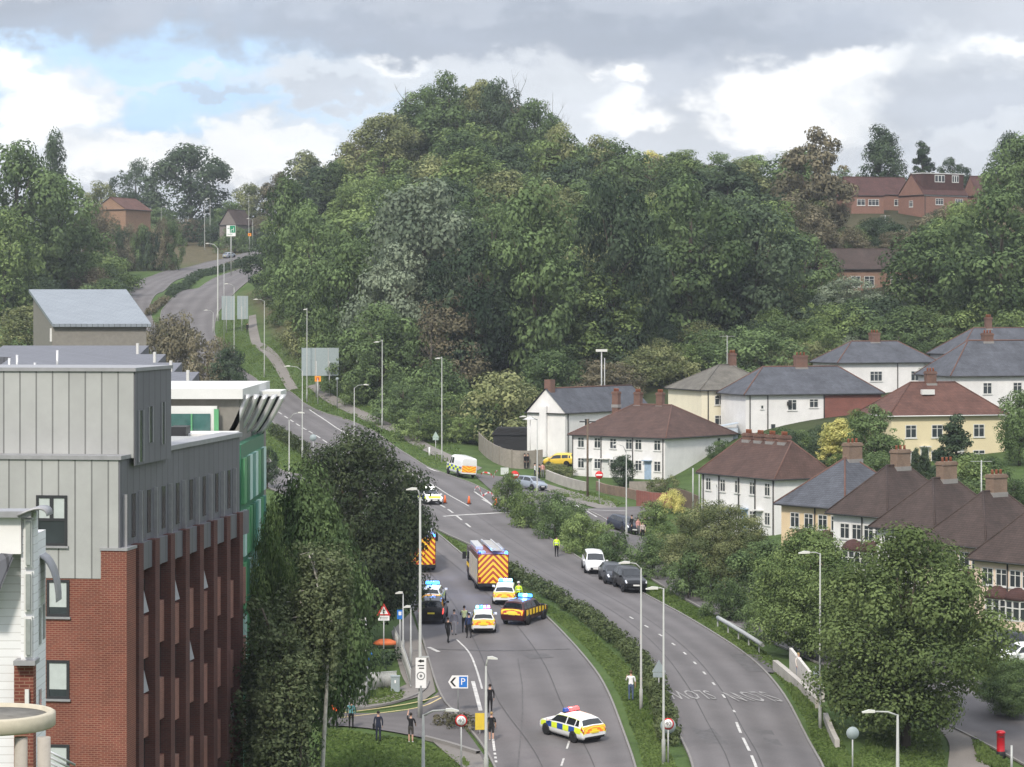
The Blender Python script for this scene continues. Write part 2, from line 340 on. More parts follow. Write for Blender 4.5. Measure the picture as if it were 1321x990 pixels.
def ribbon(name, pairs, m, off=.03, cols=8, kind='structure', sm=2):
    A = smooth_line([gxy(a) for a, b in pairs], sm); B = smooth_line([gxy(b) for a, b in pairs], sm)
    rowsA, rowsB = [A[0]], [B[0]]
    for i in range(len(A) - 1):
        k = max(1, int(max((A[i + 1] - A[i]).length, (B[i + 1] - B[i]).length) / 2.5))
        for t in range(1, k + 1): rowsA.append(A[i].lerp(A[i + 1], t / k)); rowsB.append(B[i].lerp(B[i + 1], t / k))
    pts = np.array([[a.lerp(b, j / cols) for j in range(cols + 1)] for a, b in zip(rowsA, rowsB)]); n = len(pts)
    fl = pts.reshape(-1, 2); z = H(fl[:, 0], fl[:, 1]) + off
    v = np.column_stack([fl, z]); w = cols + 1
    i = np.arange(n * w).reshape(n, w)[:-1, :-1].ravel(); f = np.stack([i, i + 1, i + 1 + w, i + w], 1)
    me = bpy.data.meshes.new(name); me.from_pydata(v.tolist(), [], f.tolist()); me.update(); me.polygons.foreach_set('use_smooth', [True] * len(f))
    a = me.attributes.new('across', 'FLOAT', 'POINT'); a.data.foreach_set('value', np.tile(np.linspace(0, 1, w), n).astype(np.float32))
    bm = bmesh.new(); bm.from_mesh(me); bmesh.ops.recalc_face_normals(bm, faces=bm.faces); bm.to_mesh(me); bm.free()
    me.materials.append(m); o = bpy.data.objects.new(name, me); C.objects.link(o); structure(o, kind); return rowsA, rowsB
def strip(mb, line, w, off, dash=None, h=0, mi=0):
    """flat (or raised, h) strip of width w along a ground line; dash=(mark, gap)"""
    L = [Vector(p) for p in line]; total = sum((b - a).length for a, b in zip(L, L[1:])); P = resample(L, max(2, int(total / .5) + 1)); step = total / (len(P) - 1)
    runs = [P]
    if dash:
        runs = []; pos = 0
        while pos < total:
            a, b = int(pos / step), min(len(P) - 1, int(round((pos + dash[0]) / step)))
            if b > a: runs.append(P[a:b + 1])
            pos += dash[0] + dash[1]
    for q in runs:
        rows = []
        for i, p in enumerate(q):
            t = (q[min(i + 1, len(q) - 1)] - q[max(i - 1, 0)]).normalized(); nrm = Vector((-t.y, t.x)) * w / 2
            l, r = p + nrm, p - nrm; zl, zr = Hz(l.x, l.y) + off, Hz(r.x, r.y) + off
            if h: zt = max(zl, zr) + h; rows.append([(l.x, l.y, zl), (l.x, l.y, zt), (r.x, r.y, zt), (r.x, r.y, zr)])
            else: rows.append([(l.x, l.y, zl), (r.x, r.y, zr)])
        mb.grid(rows, mi, False)
def pl(pts, sm=2): return smooth_line([gxy(p) for p in pts], sm)

LC = [((660, 1060), (835, 1060)), ((640, 990), (820, 990)), ((618, 955), (808, 955)), ((590, 925), (796, 922)), ((566, 898), (785, 895)), ((549, 837), (768, 865)), ((535, 790), (730, 820)), ((520, 750), (690, 782)), ((500, 718), (640, 745)), ((470, 690), (600, 720)),
      ((425, 662), (560, 685)), ((385, 645), (500, 650)), ((345, 630), (430, 615)), ((320, 610), (365, 612)), ((295, 580), (345, 592)), ((272, 545), (325, 560)), ((240, 505), (295, 515)), ((200, 460), (250, 468)), ((165, 425), (210, 432)), ((145, 395), (190, 400)), ((156, 371), (200, 381)),
      ((190, 358), (222, 364)), ((231, 347), (252, 352)), ((275, 337), (283, 341)), ((334, 322), (340, 327))]
RC = [((905, 1060), (1090, 1060)), ((895, 990), (1059, 987)), ((881, 957), (1045, 957)), ((850, 895), (1008, 891)), ((822, 850), (968, 848)), ((793, 815), (904, 807)), ((745, 780), (850, 777)), ((702, 755), (790, 745)), ((658, 730), (745, 720)), ((610, 705), (700, 690)), ((562, 684), (668, 662)), ((505, 650), (625, 630)),
      ((430, 608), (569, 609)), ((405, 597), (551, 604)), ((380, 575), (520, 584)), ((355, 548), (464, 546)), ((330, 520), (399, 529)), ((290, 495), (345, 500)), ((255, 465), (302, 475)), ((225, 440), (276, 435)), ((203, 410), (277, 415)), ((217, 390), (283, 398)), ((239, 375), (312, 369)), ((279, 356), (338, 352)), ((338, 337), (355, 343))]
SR = [((668, 664), (612, 612)), ((692, 676), (665, 618)), ((722, 686), (705, 632)), ((760, 700), (748, 656)), ((800, 718), (795, 678)), ((850, 755), (850, 705)), ((940, 805), (950, 745)), ((1040, 850), (1060, 790)), ((1130, 895), (1180, 840)), ((1210, 930), (1290, 895)), ((1274, 961), (1390, 950)), ((1345, 1000), (1480, 1000))]
lcA, lcB = ribbon('road_uphill', LC, M_ROAD, .030, 10); rcA, rcB = ribbon('road_downhill', RC, M_ROAD, .035, 10)
srA, srB = ribbon('service_road', SR, M_ROAD2, .040); ribbon('side_street', [((785, 676), (742, 657)), ((815, 672), (790, 655)), ((860, 668), (850, 652))], M_ROAD2, .046, 4)
ribbon('slip_road', [((632, 985), (566, 893)), ((600, 968), (545, 912)), ((560, 955), (510, 921)), ((480, 940), (455, 921)), ((420, 936), (400, 918)), ((330, 940), (320, 915))], M_ROAD2, .043, 5)
ribbon('footpath', [((321, 408), (330, 406)), ((320, 435), (333, 433)), ((345, 465), (357, 460)), ((400, 505), (412, 500)), ((450, 533), (463, 527)), ((500, 556), (512, 551)), ((560, 588), (572, 583)), ((606, 612), (622, 604))], M_PATH, .02, 3)
ribbon('pavement', [((1215, 1010), (1300, 1010)), ((1225, 975), (1262, 972)), ((1225, 955), (1255, 955)), ((1200, 930), (1235, 930))], M_PATH, .02, 3)
ribbon('pavement', [((545, 905), (562, 893)), ((520, 880), (555, 860)), ((512, 850), (545, 830)), ((505, 815), (530, 790))], M_PATH, .02, 3)
ribbon('pavement', [((440, 915), (440, 902)), ((480, 912), (480, 896)), ((520, 905), (515, 888)), ((548, 897), (535, 878))], M_PATH, .024, 3)
ribbon('pavement', [((615, 968), (642, 1010)), ((555, 953), (620, 1010)), ((548, 950), (560, 958))], M_PATH, .05, 3)
ribbon('pavement', [((690, 633), (668, 612)), ((748, 652), (735, 632)), ((800, 662), (790, 648))], M_PATH, .024, 3)

mb = MB()
for ln in (lcA, lcB, rcA, rcB, srB, srA[18:]): strip(mb, ln, .13, .0, h=.12)
strip(mb, pl([(447, 918), (480, 914), (520, 905), (548, 893), (553, 880)]), .16, 0, h=.13)
strip(mb, pl([(548, 954), (580, 962), (617, 974)]), .3, 0, h=.22)
structure(mb.build('kerb', M_KERB))

mk = MB()
strip(mk, pl([(700, 1060), (735, 955)], 0), .12, .052, (2, 2.6)); strip(mk, pl([(640, 985), (636, 955)], 0), .15, .056, (.6, .5))
strip(mk, pl([(589, 826), (606, 842), (615, 865), (622, 890)]), .13, .052); strip(mk, pl([(610, 880), (620, 918)], 0), .25, .052); strip(mk, pl([(553, 836), (566, 842)], 0), .3, .052)
strip(mk, pl([(977, 995), (963, 962), (950, 933)]), .17, .056, (4, 2)); strip(mk, pl([(948, 920), (930, 895), (905, 865), (880, 840), (845, 815), (800, 790)]), .15, .056, (.7, 3.3))
strip(mk, pl([(572, 667), (620, 664), (672, 662)], 0), .45, .056)                        # stop line
strip(mk, pl([(607, 681), (560, 648), (520, 622), (470, 597), (437, 582), (400, 558), (368, 538), (352, 527), (320, 505)], 1), .2, .056, (3.2, 2.6))
strip(mk, pl([(605, 654), (565, 630), (525, 608)], 0), .16, .060); strip(mk, pl([(399, 529), (425, 546), (455, 567), (470, 577)]), .18, .056)
strip(mk, pl([(612, 635), (625, 644), (634, 652)]), .22, .056); strip(mk, pl([(622, 645), (632, 650), (638, 655)]), .25, .056)
strip(mk, pl([(551, 603), (560, 608), (571, 610)], 1), .35, .056)
strip(mk, pl([(720, 645), (745, 655), (770, 664), (790, 676)]), .25, .056); strip(mk, pl([(755, 658), (807, 660)], 0), .2, .056); strip(mk, pl([(740, 650), (748, 656), (770, 668)], 0), .18, .062)
o = structure(mk.build('road_marking', M_WHITE))
yl = MB(); strip(yl, pl([(440, 927), (490, 921), (545, 914), (570, 901)]), .14, .056); strip(yl, pl([(440, 921), (490, 915), (540, 907), (566, 899)]), .14, .056)
structure(yl.build('yellow_line', M_YELLOW))
# the two words on the road, read by drivers coming down the hill
def road_word(px0, px1, py):
    a, b = gxy((px0, py)), gxy((px1, py)); right = (b - a).normalized(); fwd = Vector((-right.y, right.x)); mid = (a + b) / 2; w = (b - a).length
    polys = text_polys('SLOW', 1.0); xs = [p[0] for q in polys for p in q]; ys = [p[1] for q in polys for p in q]; sx = w / (max(xs) - min(xs)); sy = 2.6 / (max(ys) - min(ys))
    t = MB()
    for q in polys:
        pts = []
        for x, y in q:
            p = mid - right * (x * sx) - fwd * (y * sy); pts.append((p.x, p.y, Hz(p.x, p.y) + .062))
        t.face(pts)
    structure(t.build('road_lettering', M_WORN))
road_word(862, 919, 897); road_word(937, 997, 899)
# repairs and joints in the surface
M_PATCH = mat('fresh_tarmac', (.100, .095, .095), .9, var=.25, scale=2); M_SEAM = mat('tar_seam', (.06, .058, .058), .8, var=.2)
pt = MB()
strip(pt, pl([(560, 838), (640, 841), (736, 838)], 1), .35, .046); strip(pt, pl([(668, 990), (676, 900), (668, 850)], 1), .08, .046); strip(pt, pl([(985, 868), (960, 845)], 0), 2.2, .046)
for a, b, w in [((690, 845), (700, 850), 1.6), ((640, 790), (655, 800), 1.2), ((905, 940), (925, 960), 1.4), ((760, 735), (775, 745), 1.5), ((470, 565), (490, 577), 1.8), ((985, 940), (1000, 962), .9)]: strip(pt, pl([a, b], 0), w, .046)
structure(pt.build('tarmac_patch', M_PATCH))
sm_ = MB()
for A_, B_, f in ((rcA, rcB, .27), (rcA, rcB, .52), (lcA, lcB, .33), (lcA, lcB, .70)):
    ln = [a.lerp(b, f + .012 * math.sin(i * .35)) for i, (a, b) in enumerate(zip(A_, B_))][:90]; strip(sm_, ln, .05, .050)
structure(sm_.build('tar_joint', M_SEAM))

# rough grass and weeds on the verges: nobody could count it
def rough_grass():
    rng = np.random.default_rng(9); V, T = [], []
    zones = [([(566, 690), (600, 715), (650, 748), (700, 785), (745, 822), (783, 865), (806, 910), (824, 960), (835, 1010), (880, 1010), (858, 960), (840, 905), (805, 855), (745, 802), (690, 770), (650, 738), (600, 705)], 16000),
             ([(752, 722), (800, 745), (860, 780), (908, 805), (950, 835), (1000, 868), (1040, 930), (1066, 990), (1110, 990), (1075, 930), (1030, 885), (985, 840), (930, 800), (880, 775), (800, 735)], 15000),
             ([(285, 405), (280, 432), (305, 476), (350, 503), (402, 532), (440, 540), (495, 563), (552, 602), (600, 610), (565, 585), (505, 552), (450, 530), (400, 500), (345, 462), (320, 430), (318, 408)], 12000),
             ([(335, 450), (405, 497), (460, 528), (515, 552), (575, 582), (600, 590), (590, 575), (520, 540), (460, 512), (400, 470), (350, 430)], 6000),
             ([(415, 938), (545, 956), (600, 982), (618, 1012), (400, 1012)], 8500), ([(470, 898), (500, 888), (525, 893), (515, 905), (475, 910)], 1500), ([(700, 634), (745, 645), (790, 655), (805, 650), (770, 638), (730, 630)], 2500), ([(1080, 985), (1130, 940), (1210, 940), (1225, 1000), (1090, 1010)], 6000), ([(1262, 985), (1255, 950), (1275, 968), (1320, 1000)], 1500), ([(330, 560), (352, 600), (370, 612), (425, 612), (398, 590), (360, 560)], 2500)]
    P = []
    for poly, n in zones:
        w = [gxy(p) for p in poly]; xs = [p.x for p in w]; ys = [p.y for p in w]; wx, wy = np.array(xs), np.array(ys); got = 0
        while got < n:
            q = np.column_stack([rng.uniform(min(xs), max(xs), 4000), rng.uniform(min(ys), max(ys), 4000)]); ins = np.zeros(len(q), bool); j = len(w) - 1
            for i in range(len(w)):
                c = ((wy[i] > q[:, 1]) != (wy[j] > q[:, 1])) & (q[:, 0] < (wx[j] - wx[i]) * (q[:, 1] - wy[i]) / (wy[j] - wy[i] + 1e-12) + wx[i]); ins ^= c; j = i
            q = q[ins][:n - got]; P.append(q); got += max(len(q), 1)
    P = np.concatenate(P); n = len(P); z = np.concatenate([H(a[:, 0], a[:, 1]) for a in np.array_split(P, 30)]) - .06
    a = rng.uniform(0, 6.28, n); w = rng.uniform(.08, .26, n); h = rng.uniform(.05, .16, n) * (1 + 1.2 * (np.sin(P[:, 0] * .9) * np.sin(P[:, 1] * .31) > .55)); dx, dy = np.cos(a) * w / 2, np.sin(a) * w / 2; lx, ly = rng.normal(0, .07, n), rng.normal(0, .07, n)
    v = np.stack([np.stack([P[:, 0] - dx, P[:, 1] - dy, z], 1), np.stack([P[:, 0] + dx, P[:, 1] + dy, z], 1), np.stack([P[:, 0] + dx * .7 + lx, P[:, 1] + dy * .7 + ly, z + h], 1), np.stack([P[:, 0] - dx * .7 + lx, P[:, 1] - dy * .7 + ly, z + h], 1)], 1).reshape(-1, 3)
    me = bpy.data.meshes.new('verge_grass'); me.from_pydata(v.tolist(), [], np.arange(4 * n).reshape(n, 4).tolist()); me.update()
    t = me.attributes.new('tint', 'FLOAT', 'FACE'); t.data.foreach_set('value', np.clip(.5 + .3 * np.sin(P[:, 0] * .5) * np.sin(P[:, 1] * .23) + rng.normal(0, .2, n), 0, 1).astype(np.float32))
    me.materials.append(foliage('leaf_grass', (.075, .125, .034), (.165, .225, .075), .4)); o = bpy.data.objects.new('verge_grass', me); C.objects.link(o); tag(o, 'rough green grass growing on the road verges and central reservation', 'grass', None, 'stuff')
rough_grass()
# ------------------------------------------------------------------ trees and plants
G_DARK = foliage('leaf_dark', (0.050, 0.078, 0.037), (0.171, 0.241, 0.102))
G_DEEP = foliage('leaf_deep', (0.028, 0.046, 0.028), (0.107, 0.148, 0.086))
G_MID = foliage('leaf_mid', (0.070, 0.108, 0.042), (0.259, 0.337, 0.129))
G_OLIVE = foliage('leaf_olive', (0.088, 0.111, 0.050), (0.309, 0.327, 0.156))
G_PALE = foliage('leaf_pale', (0.112, 0.145, 0.100), (0.264, 0.310, 0.215))
G_YELL = foliage('leaf_yellow', (0.240, 0.264, 0.091), (0.721, 0.661, 0.247))
G_BROWN = foliage('leaf_brown', (0.079, 0.079, 0.051), (0.252, 0.223, 0.147))
G_BIRCH = foliage('leaf_birch', (0.054, 0.074, 0.036), (0.183, 0.215, 0.116))
G_HEDGE = foliage('leaf_hedge', (0.041, 0.058, 0.026), (0.161, 0.196, 0.090))
G_SYC = foliage('leaf_sycamore', (0.040, 0.064, 0.023), (0.163, 0.213, 0.083))
G_PLANE = foliage('leaf_plane_tree', (.034, .050, .027), (.098, .122, .062))
M_BARK = mat('bark', (.075, .062, .048), .95, var=.35, scale=4, bump=.5); M_BIRCH = mat('birch_bark', (.42, .40, .36), .8, var=.4, scale=3); M_TWIG = mat('bare_twig', (.10, .085, .07), .9, var=.2)

def leaf_mesh(name, cl, nleaf, leaf, seed, mats, flat=.8, up=.25, hang=0):
    """cl: rows (x,y,z,r,tint); many small leaf sprays on and in every clump"""
    rng = np.random.default_rng(seed); cl = np.asarray(cl, float); rr = cl[:, 3]
    cnt = np.maximum(8, (nleaf * rr ** 2 / np.sum(rr ** 2)).astype(int)); idx = np.repeat(np.arange(len(cl)), cnt); n = len(idx)
    d = rng.normal(size=(n, 3)); d[:, 2] += .35; d /= np.linalg.norm(d, axis=1)[:, None]
    rad = rr[idx] * np.where(rng.random(n) < .7, rng.uniform(.82, 1.12, n), rng.uniform(.3, .9, n))
    c = cl[idx, :3] + d * rad[:, None] * np.array([1, 1, flat])
    if hang: c[:, 2] -= hang * rr[idx] * rng.random(n) ** 1.5
    nrm = d + np.array([0, 0, up]) + rng.normal(size=(n, 3)) * .20; nrm /= np.linalg.norm(nrm, axis=1)[:, None]
    if hang: nrm[:, 2] *= .3; nrm /= np.linalg.norm(nrm, axis=1)[:, None]
    a = np.cross(nrm, rng.normal(size=(n, 3)))
    if hang: a = np.tile([0., 0, 1], (n, 1)) + rng.normal(size=(n, 3)) * .25; a -= nrm * (a * nrm).sum(1)[:, None]
    a /= np.linalg.norm(a, axis=1)[:, None]; b = np.cross(nrm, a)
    s = leaf * rng.uniform(.55, 1.25, n)[:, None]; w = .42 if hang else .62
    v = np.stack([c - a * s * .5, c + b * s * w * .5 - a * s * .05, c + a * s * .5, c - b * s * w * .5 - a * s * .05], 1).reshape(-1, 3)
    me = bpy.data.meshes.new(name); me.vertices.add(4 * n); me.vertices.foreach_set('co', v.ravel().astype(np.float32))
    me.loops.add(4 * n); me.loops.foreach_set('vertex_index', np.arange(4 * n, dtype=np.int32))
    me.polygons.add(n); me.polygons.foreach_set('loop_start', np.arange(0, 4 * n, 4, dtype=np.int32)); me.polygons.foreach_set('loop_total', np.full(n, 4, dtype=np.int32))
    me.update(calc_edges=True)
    t = me.attributes.new('tint', 'FLOAT', 'FACE'); t.data.foreach_set('value', np.clip(cl[idx, 4] + rng.normal(size=n) * .07, 0, 1).astype(np.float32))
    for m in mats: me.materials.append(m)
    return me
def clumps(seed, prof, n, rc, zb=.2, rough=.25, inner=.3):
    """clump centres for a crown of height 1 whose radius at height t is prof(t)"""
    rng = np.random.default_rng(seed); ph = rng.uniform(0, 6.28, 6); out = []
    tt = np.linspace(0, 1, 60); wgt = np.array([prof(t) + .02 for t in tt]); wgt /= wgt.sum()
    for i in range(n):
        t = rng.choice(tt, p=wgt) + rng.uniform(-.01, .01); t = min(max(t, 0), 1); a = rng.uniform(0, 6.283)
        lump = 1 + rough * (math.sin(2 * a + ph[0] + 5 * t) * .6 + math.sin(3 * a - 7 * t + ph[1]) * .5 + math.sin(11 * t + a + ph[2]) * .4)
        r = prof(t) * lump * (rng.uniform(.15, .7) if rng.random() < inner else rng.uniform(.78, 1.02))
        out.append((r * math.cos(a), r * math.sin(a), zb + t * (1 - zb), rc * rng.choice([.55, .8, 1.0, 1.25, 1.6]) * rng.uniform(.85, 1.15), rng.uniform(.05, .95)))
    return out
def trunk_mesh(name, seed, h, r, spread, m, nl=6, top=.8):
    rng = random.Random(seed); mb = MB(); b = rng.uniform(-.02, .02)
    mb.tube([(0, 0, -.12), (b * .3, 0, h * .3), (b, b, h * top)], r, r * .35, 8)
    for i in range(nl):
        a = i * 2.4 + rng.uniform(-.4, .4); z = rng.uniform(.22, .62) * h; l = spread * rng.uniform(.55, .9)
        mb.tube([(0, 0, z), (math.cos(a) * l * .45, math.sin(a) * l * .45, z + .10 * h), (math.cos(a) * l, math.sin(a) * l, z + rng.uniform(.18, .32) * h)], r * .45, r * .1, 5)
    o = mb.build(name, m); me = o.data; bpy.data.objects.remove(o); return me
PROF = {'vase': lambda t: .36 * math.sqrt(max(0, 1 - (2 * (t - .42)) ** 2 * .9)) if t < .98 else .08, 'round': lambda t: .36 * math.sqrt(max(0, 1 - (2 * (t - .46)) ** 2 * .92)) if t < .98 else .08,
        'broad': lambda t: .46 * max(0, (1 - abs(t - .38) ** 1.8 * 2.1)) ** .6 if t < .97 else .1,
        'tall': lambda t: .26 * max(0, 1 - abs(2 * t - .85) ** 2.2) ** .55 + .03,
        'cone': lambda t: .26 * (1 - t) ** .85 * (1 + .0 * t) + .015, 'fat_cone': lambda t: .40 * (1 - t) ** .7 * min(1, .6 + 3 * t) + .02,
        'column': lambda t: .13 * max(0, 1 - abs(2 * t - .8) ** 3) ** .5 + .01, 'dome': lambda t: .62 * math.sqrt(max(0, 1 - t * t)) + .03}
LIB = {}
def crown(kind, var, dens, m):
    """shared crown mesh; dens = near | mid | far"""
    k = (kind, var, dens, m.name)
    if k not in LIB:
        nc, rc, nl, lf = {'near': (300, .080, 60000, .0200), 'mid': (120, .088, 12000, .034), 'far': (90, .098, 6000, .046), 'bush': (80, .15, 7000, .058)}[dens]
        zb = {'vase': .42, 'dome': .05, 'column': .03, 'cone': .08, 'fat_cone': .08}.get(kind, .11)
        if kind in ('cone', 'column'): rc *= .62; nc = int(nc * 1.2)
        if kind == 'tall': rc *= .8
        LIB[k] = leaf_mesh(kind + '_crown', clumps(var * 31 + 5, PROF[kind], nc, rc, zb), nl, lf, var, [m], flat=.75 if kind != 'column' else 1.1)
    return LIB[k]
TRUNKS = {}
def plant(name, label, cat, x, y, h, kind, m, dens, var=0, wid=1.0, group=None, bark=None, z=None, trunk=True):
    """tree or bush of height h standing at x, y"""
    o = thing(name, label, cat, (x, y, (Hz(x, y) if z is None else z) - .05), random.uniform(0, 6.28), group)
    c = bpy.data.objects.new('crown', crown(kind, var, dens, m)); C.objects.link(c); c.parent = o; c.scale = (h * wid, h * wid, h)
    if trunk:
        k = (kind, var % 3, (bark or M_BARK).name)
        if k not in TRUNKS: TRUNKS[k] = trunk_mesh('trunk', var % 3 + len(kind), 1, .028, .26 if kind not in ('cone', 'column') else .08, bark or M_BARK)
        t = bpy.data.objects.new('trunk' if dens != 'bush' else 'stem', TRUNKS[k]); C.objects.link(t); t.parent = o; t.scale = (h * wid if wid < 1.2 else h, h * wid if wid < 1.2 else h, h)
    return o
WK = {'vase': .74, 'round': .72, 'broad': .94, 'tall': .54, 'cone': .5, 'fat_cone': .8, 'column': .27, 'dome': 1.25}
def tree_px(name, label, cat, px, pb, pt, w, kind, m, dens, var=0, group=None, do=None, bark=None, trunk=True):
    """tree whose foot is on the ground seen at (px, pb); pt = top, w = crown width, both as seen"""
    if do: p = W(px, pb, do); x, y, z = p.x, p.y, Hz(p.x, p.y); h = CZ - (pt - HY) / F * y - z
    else: x, y, z = G(px, pb); h = (pb - pt) / ppm(y)
    wid = w / ppm(y) / (WK[kind] * h)
    return plant(name, label, cat, x, y, h, kind, m, dens, var, wid, group, bark, z, trunk)

# --- the wood on the hill
SIL = [(320, 240), (345, 205), (385, 200), (430, 192), (470, 155), (520, 140), (548, 105), (590, 100), (640, 112), (685, 130), (715, 152), (735, 180), (790, 186), (850, 192), (905, 198), (960, 200), (1000, 212), (1030, 195), (1080, 205), (1100, 235), (1180, 290), (1240, 240), (1321, 205)]
def sil(px): return float(np.interp(px, [a for a, b in SIL], [b for a, b in SIL]))
HILL = []
def hill_wood():
    rng = random.Random(11); kinds = [('round', G_DARK), ('round', G_DARK), ('broad', G_DARK), ('round', G_MID), ('tall', G_DARK), ('broad', G_MID), ('round', G_OLIVE), ('tall', G_DEEP), ('round', G_DEEP), ('round', G_BROWN)]
    groups = {'leaf_dark': ('dark green leafy tree among the trees of the wooded hill', 'dark green trees of the hill wood'), 'leaf_mid': ('fresh mid green leafy tree among the trees of the wooded hill', 'mid green trees of the hill wood'),
              'leaf_olive': ('olive green leafy tree among the trees of the wooded hill', 'olive trees of the hill wood'), 'leaf_deep': ('very dark blackish green tree among the trees of the wooded hill', 'blackish green trees of the hill wood'),
              'leaf_brown': ('brownish green leafy tree among the trees of the wooded hill', 'brownish trees of the hill wood')}
    py = 168.0; row = 0
    while py < 505:
        px = 348 + (row % 2) * 24
        while px < 1335:
            qx, qy = px + rng.uniform(-16, 16), py + rng.uniform(-9, 9); px += 50
            if qy < sil(qx) + 30: continue
            low = np.interp(qx, [340, 420, 460, 560, 640, 850, 1000, 1150, 1335], [395, 440, 480, 520, 500, 470, 440, 430, 440])
            if qy > low: continue
            if 1045 < qx < 1195 and 268 < qy < 470: continue
            if 1090 < qx < 1285 and qy < 345: continue
            if qx < 400 and qy < 330: continue
            if 1040 < qx < 1200 and qy > 395: continue
            g = G(qx, qy)
            if not g or g[1] > 760: continue
            x, y, z = g; pm = ppm(y); h = rng.uniform(10.5, 16.5); top = qy - h * pm; lim = sil(qx) + rng.uniform(-4, 22)
            if top < lim: h = (qy - lim) / pm
            if h < 5: continue
            k, m = rng.choice(kinds)
            if qx > 1180 and qy < 330: m = G_DARK
            HILL.append(plant('wood_tree', groups[m.name][0], 'tree', x, y, h, k, m, 'mid' if y < 480 else 'far', rng.randrange(3), rng.uniform(.95, 1.3) * (1.25 if h < 9 else 1), groups[m.name][1], None, z))
        py += 30 if py > 300 else 26; row += 1
hill_wood()

T = tree_px
# trees along the wood's crest and edge that stand out
for px, pb, pt, w, k, m, v, lab in [
    (548, 478, 240, 135, 'round', G_PALE, 0, 'tall pale grey green tree standing out of the dark wood, left of its middle'), (512, 500, 325, 100, 'round', G_PALE, 1, 'smaller pale grey green tree right below the tall pale one'),
    (578, 214, 98, 66, 'round', G_DARK, 1, 'dark tree on the very top of the hill, highest of the wood'), (640, 232, 112, 80, 'broad', G_DEEP, 2, 'broad dark tree on the hilltop just right of the highest one'),
    (500, 255, 150, 90, 'round', G_OLIVE, 0, 'olive tree on the left shoulder of the hilltop'), (690, 255, 132, 66, 'round', G_DARK, 0, 'dark tree on the right shoulder of the hilltop'),
    (722, 272, 168, 60, 'round', G_OLIVE, 2, 'olive tree on the crest between the hilltop and the yellowish tree'), (750, 278, 190, 50, 'round', G_DARK, 1, 'small dark tree beside the yellowish olive tree on the crest'), (620, 215, 104, 50, 'tall', G_OLIVE, 0, 'slim olive tree on the hilltop'), (880, 270, 196, 70, 'round', G_MID, 0, 'mid green tree on the crest right of the yellow leaved one'), (930, 272, 200, 70, 'broad', G_DARK, 1, 'broad dark tree on the low part of the crest'),
    (768, 275, 180, 76, 'round', G_OLIVE, 1, 'yellowish olive tree on the crest right of the hilltop'), (840, 262, 196, 44, 'tall', G_YELL, 1, 'yellow leaved tree rising behind the crest of the wood'),
    (812, 285, 238, 40, 'round', G_YELL, 2, 'small yellow green tree below the yellow one on the crest'), (445, 262, 198, 60, 'round', G_MID, 2, 'mid green tree at the left end of the hill crest'),
    (1052, 322, 168, 78, 'tall', G_BROWN, 1, 'tall brownish feathery tree left of the red brick houses'), (1052, 345, 270, 62, 'round', G_BROWN, 2, 'greyish brown tree under the tall feathery one'),
    (362, 285, 203, 46, 'tall', G_BROWN, 0, 'thin leaved brownish tree at the bend of the far road'), (395, 300, 200, 60, 'tall', G_OLIVE, 2, 'olive tree beside the thin leaved tree at the bend of the far road'),
    (690, 490, 255, 120, 'round', G_DARK, 2, 'big round dark tree in front of the wood, right of the pale tree'), (790, 478, 240, 130, 'broad', G_DEEP, 0, 'broad very dark tree in the middle of the wood front'),
    (890, 455, 238, 130, 'round', G_DARK, 1, 'big dark tree at the wood front above the grey roofed house'), (975, 448, 275, 120, 'round', G_DEEP, 2, 'massive dark tree at the right end of the wood front'),
    (610, 500, 300, 100, 'round', G_DEEP, 1, 'blackish tree between the pale tree and the big round dark tree'), (450, 492, 318, 90, 'round', G_DARK, 0, 'dark tree at the wood edge above the large road sign'),
    (402, 450, 268, 90, 'round', G_DARK, 1, 'dark round tree at the wood edge beside the upper footpath'), (372, 412, 240, 70, 'round', G_DARK, 2, 'dark tree at the left corner of the wood by the road bend'),
    (490, 520, 400, 84, 'round', G_DARK, 2, 'low dark tree at the foot of the wood behind a lamp post'), (1095, 432, 362, 86, 'broad', G_PALE, 2, 'pale leaved bushy tree below the long brick house'),
    (1200, 445, 300, 110, 'round', G_DARK, 0, 'dark tree behind the white house with its crown beside the long brick house'), (1290, 450, 250, 130, 'round', G_DARK, 1, 'large dark tree at the right edge above the white houses'),
    (1240, 400, 265, 90, 'broad', G_MID, 0, 'green tree on the slope under the red brick houses'), (1320, 330, 185, 90, 'round', G_DARK, 2, 'dark tree on the skyline at the right edge')]:
    T('wood_tree', lab, 'tree', px, pb, pt, w, k, m, 'mid', v)
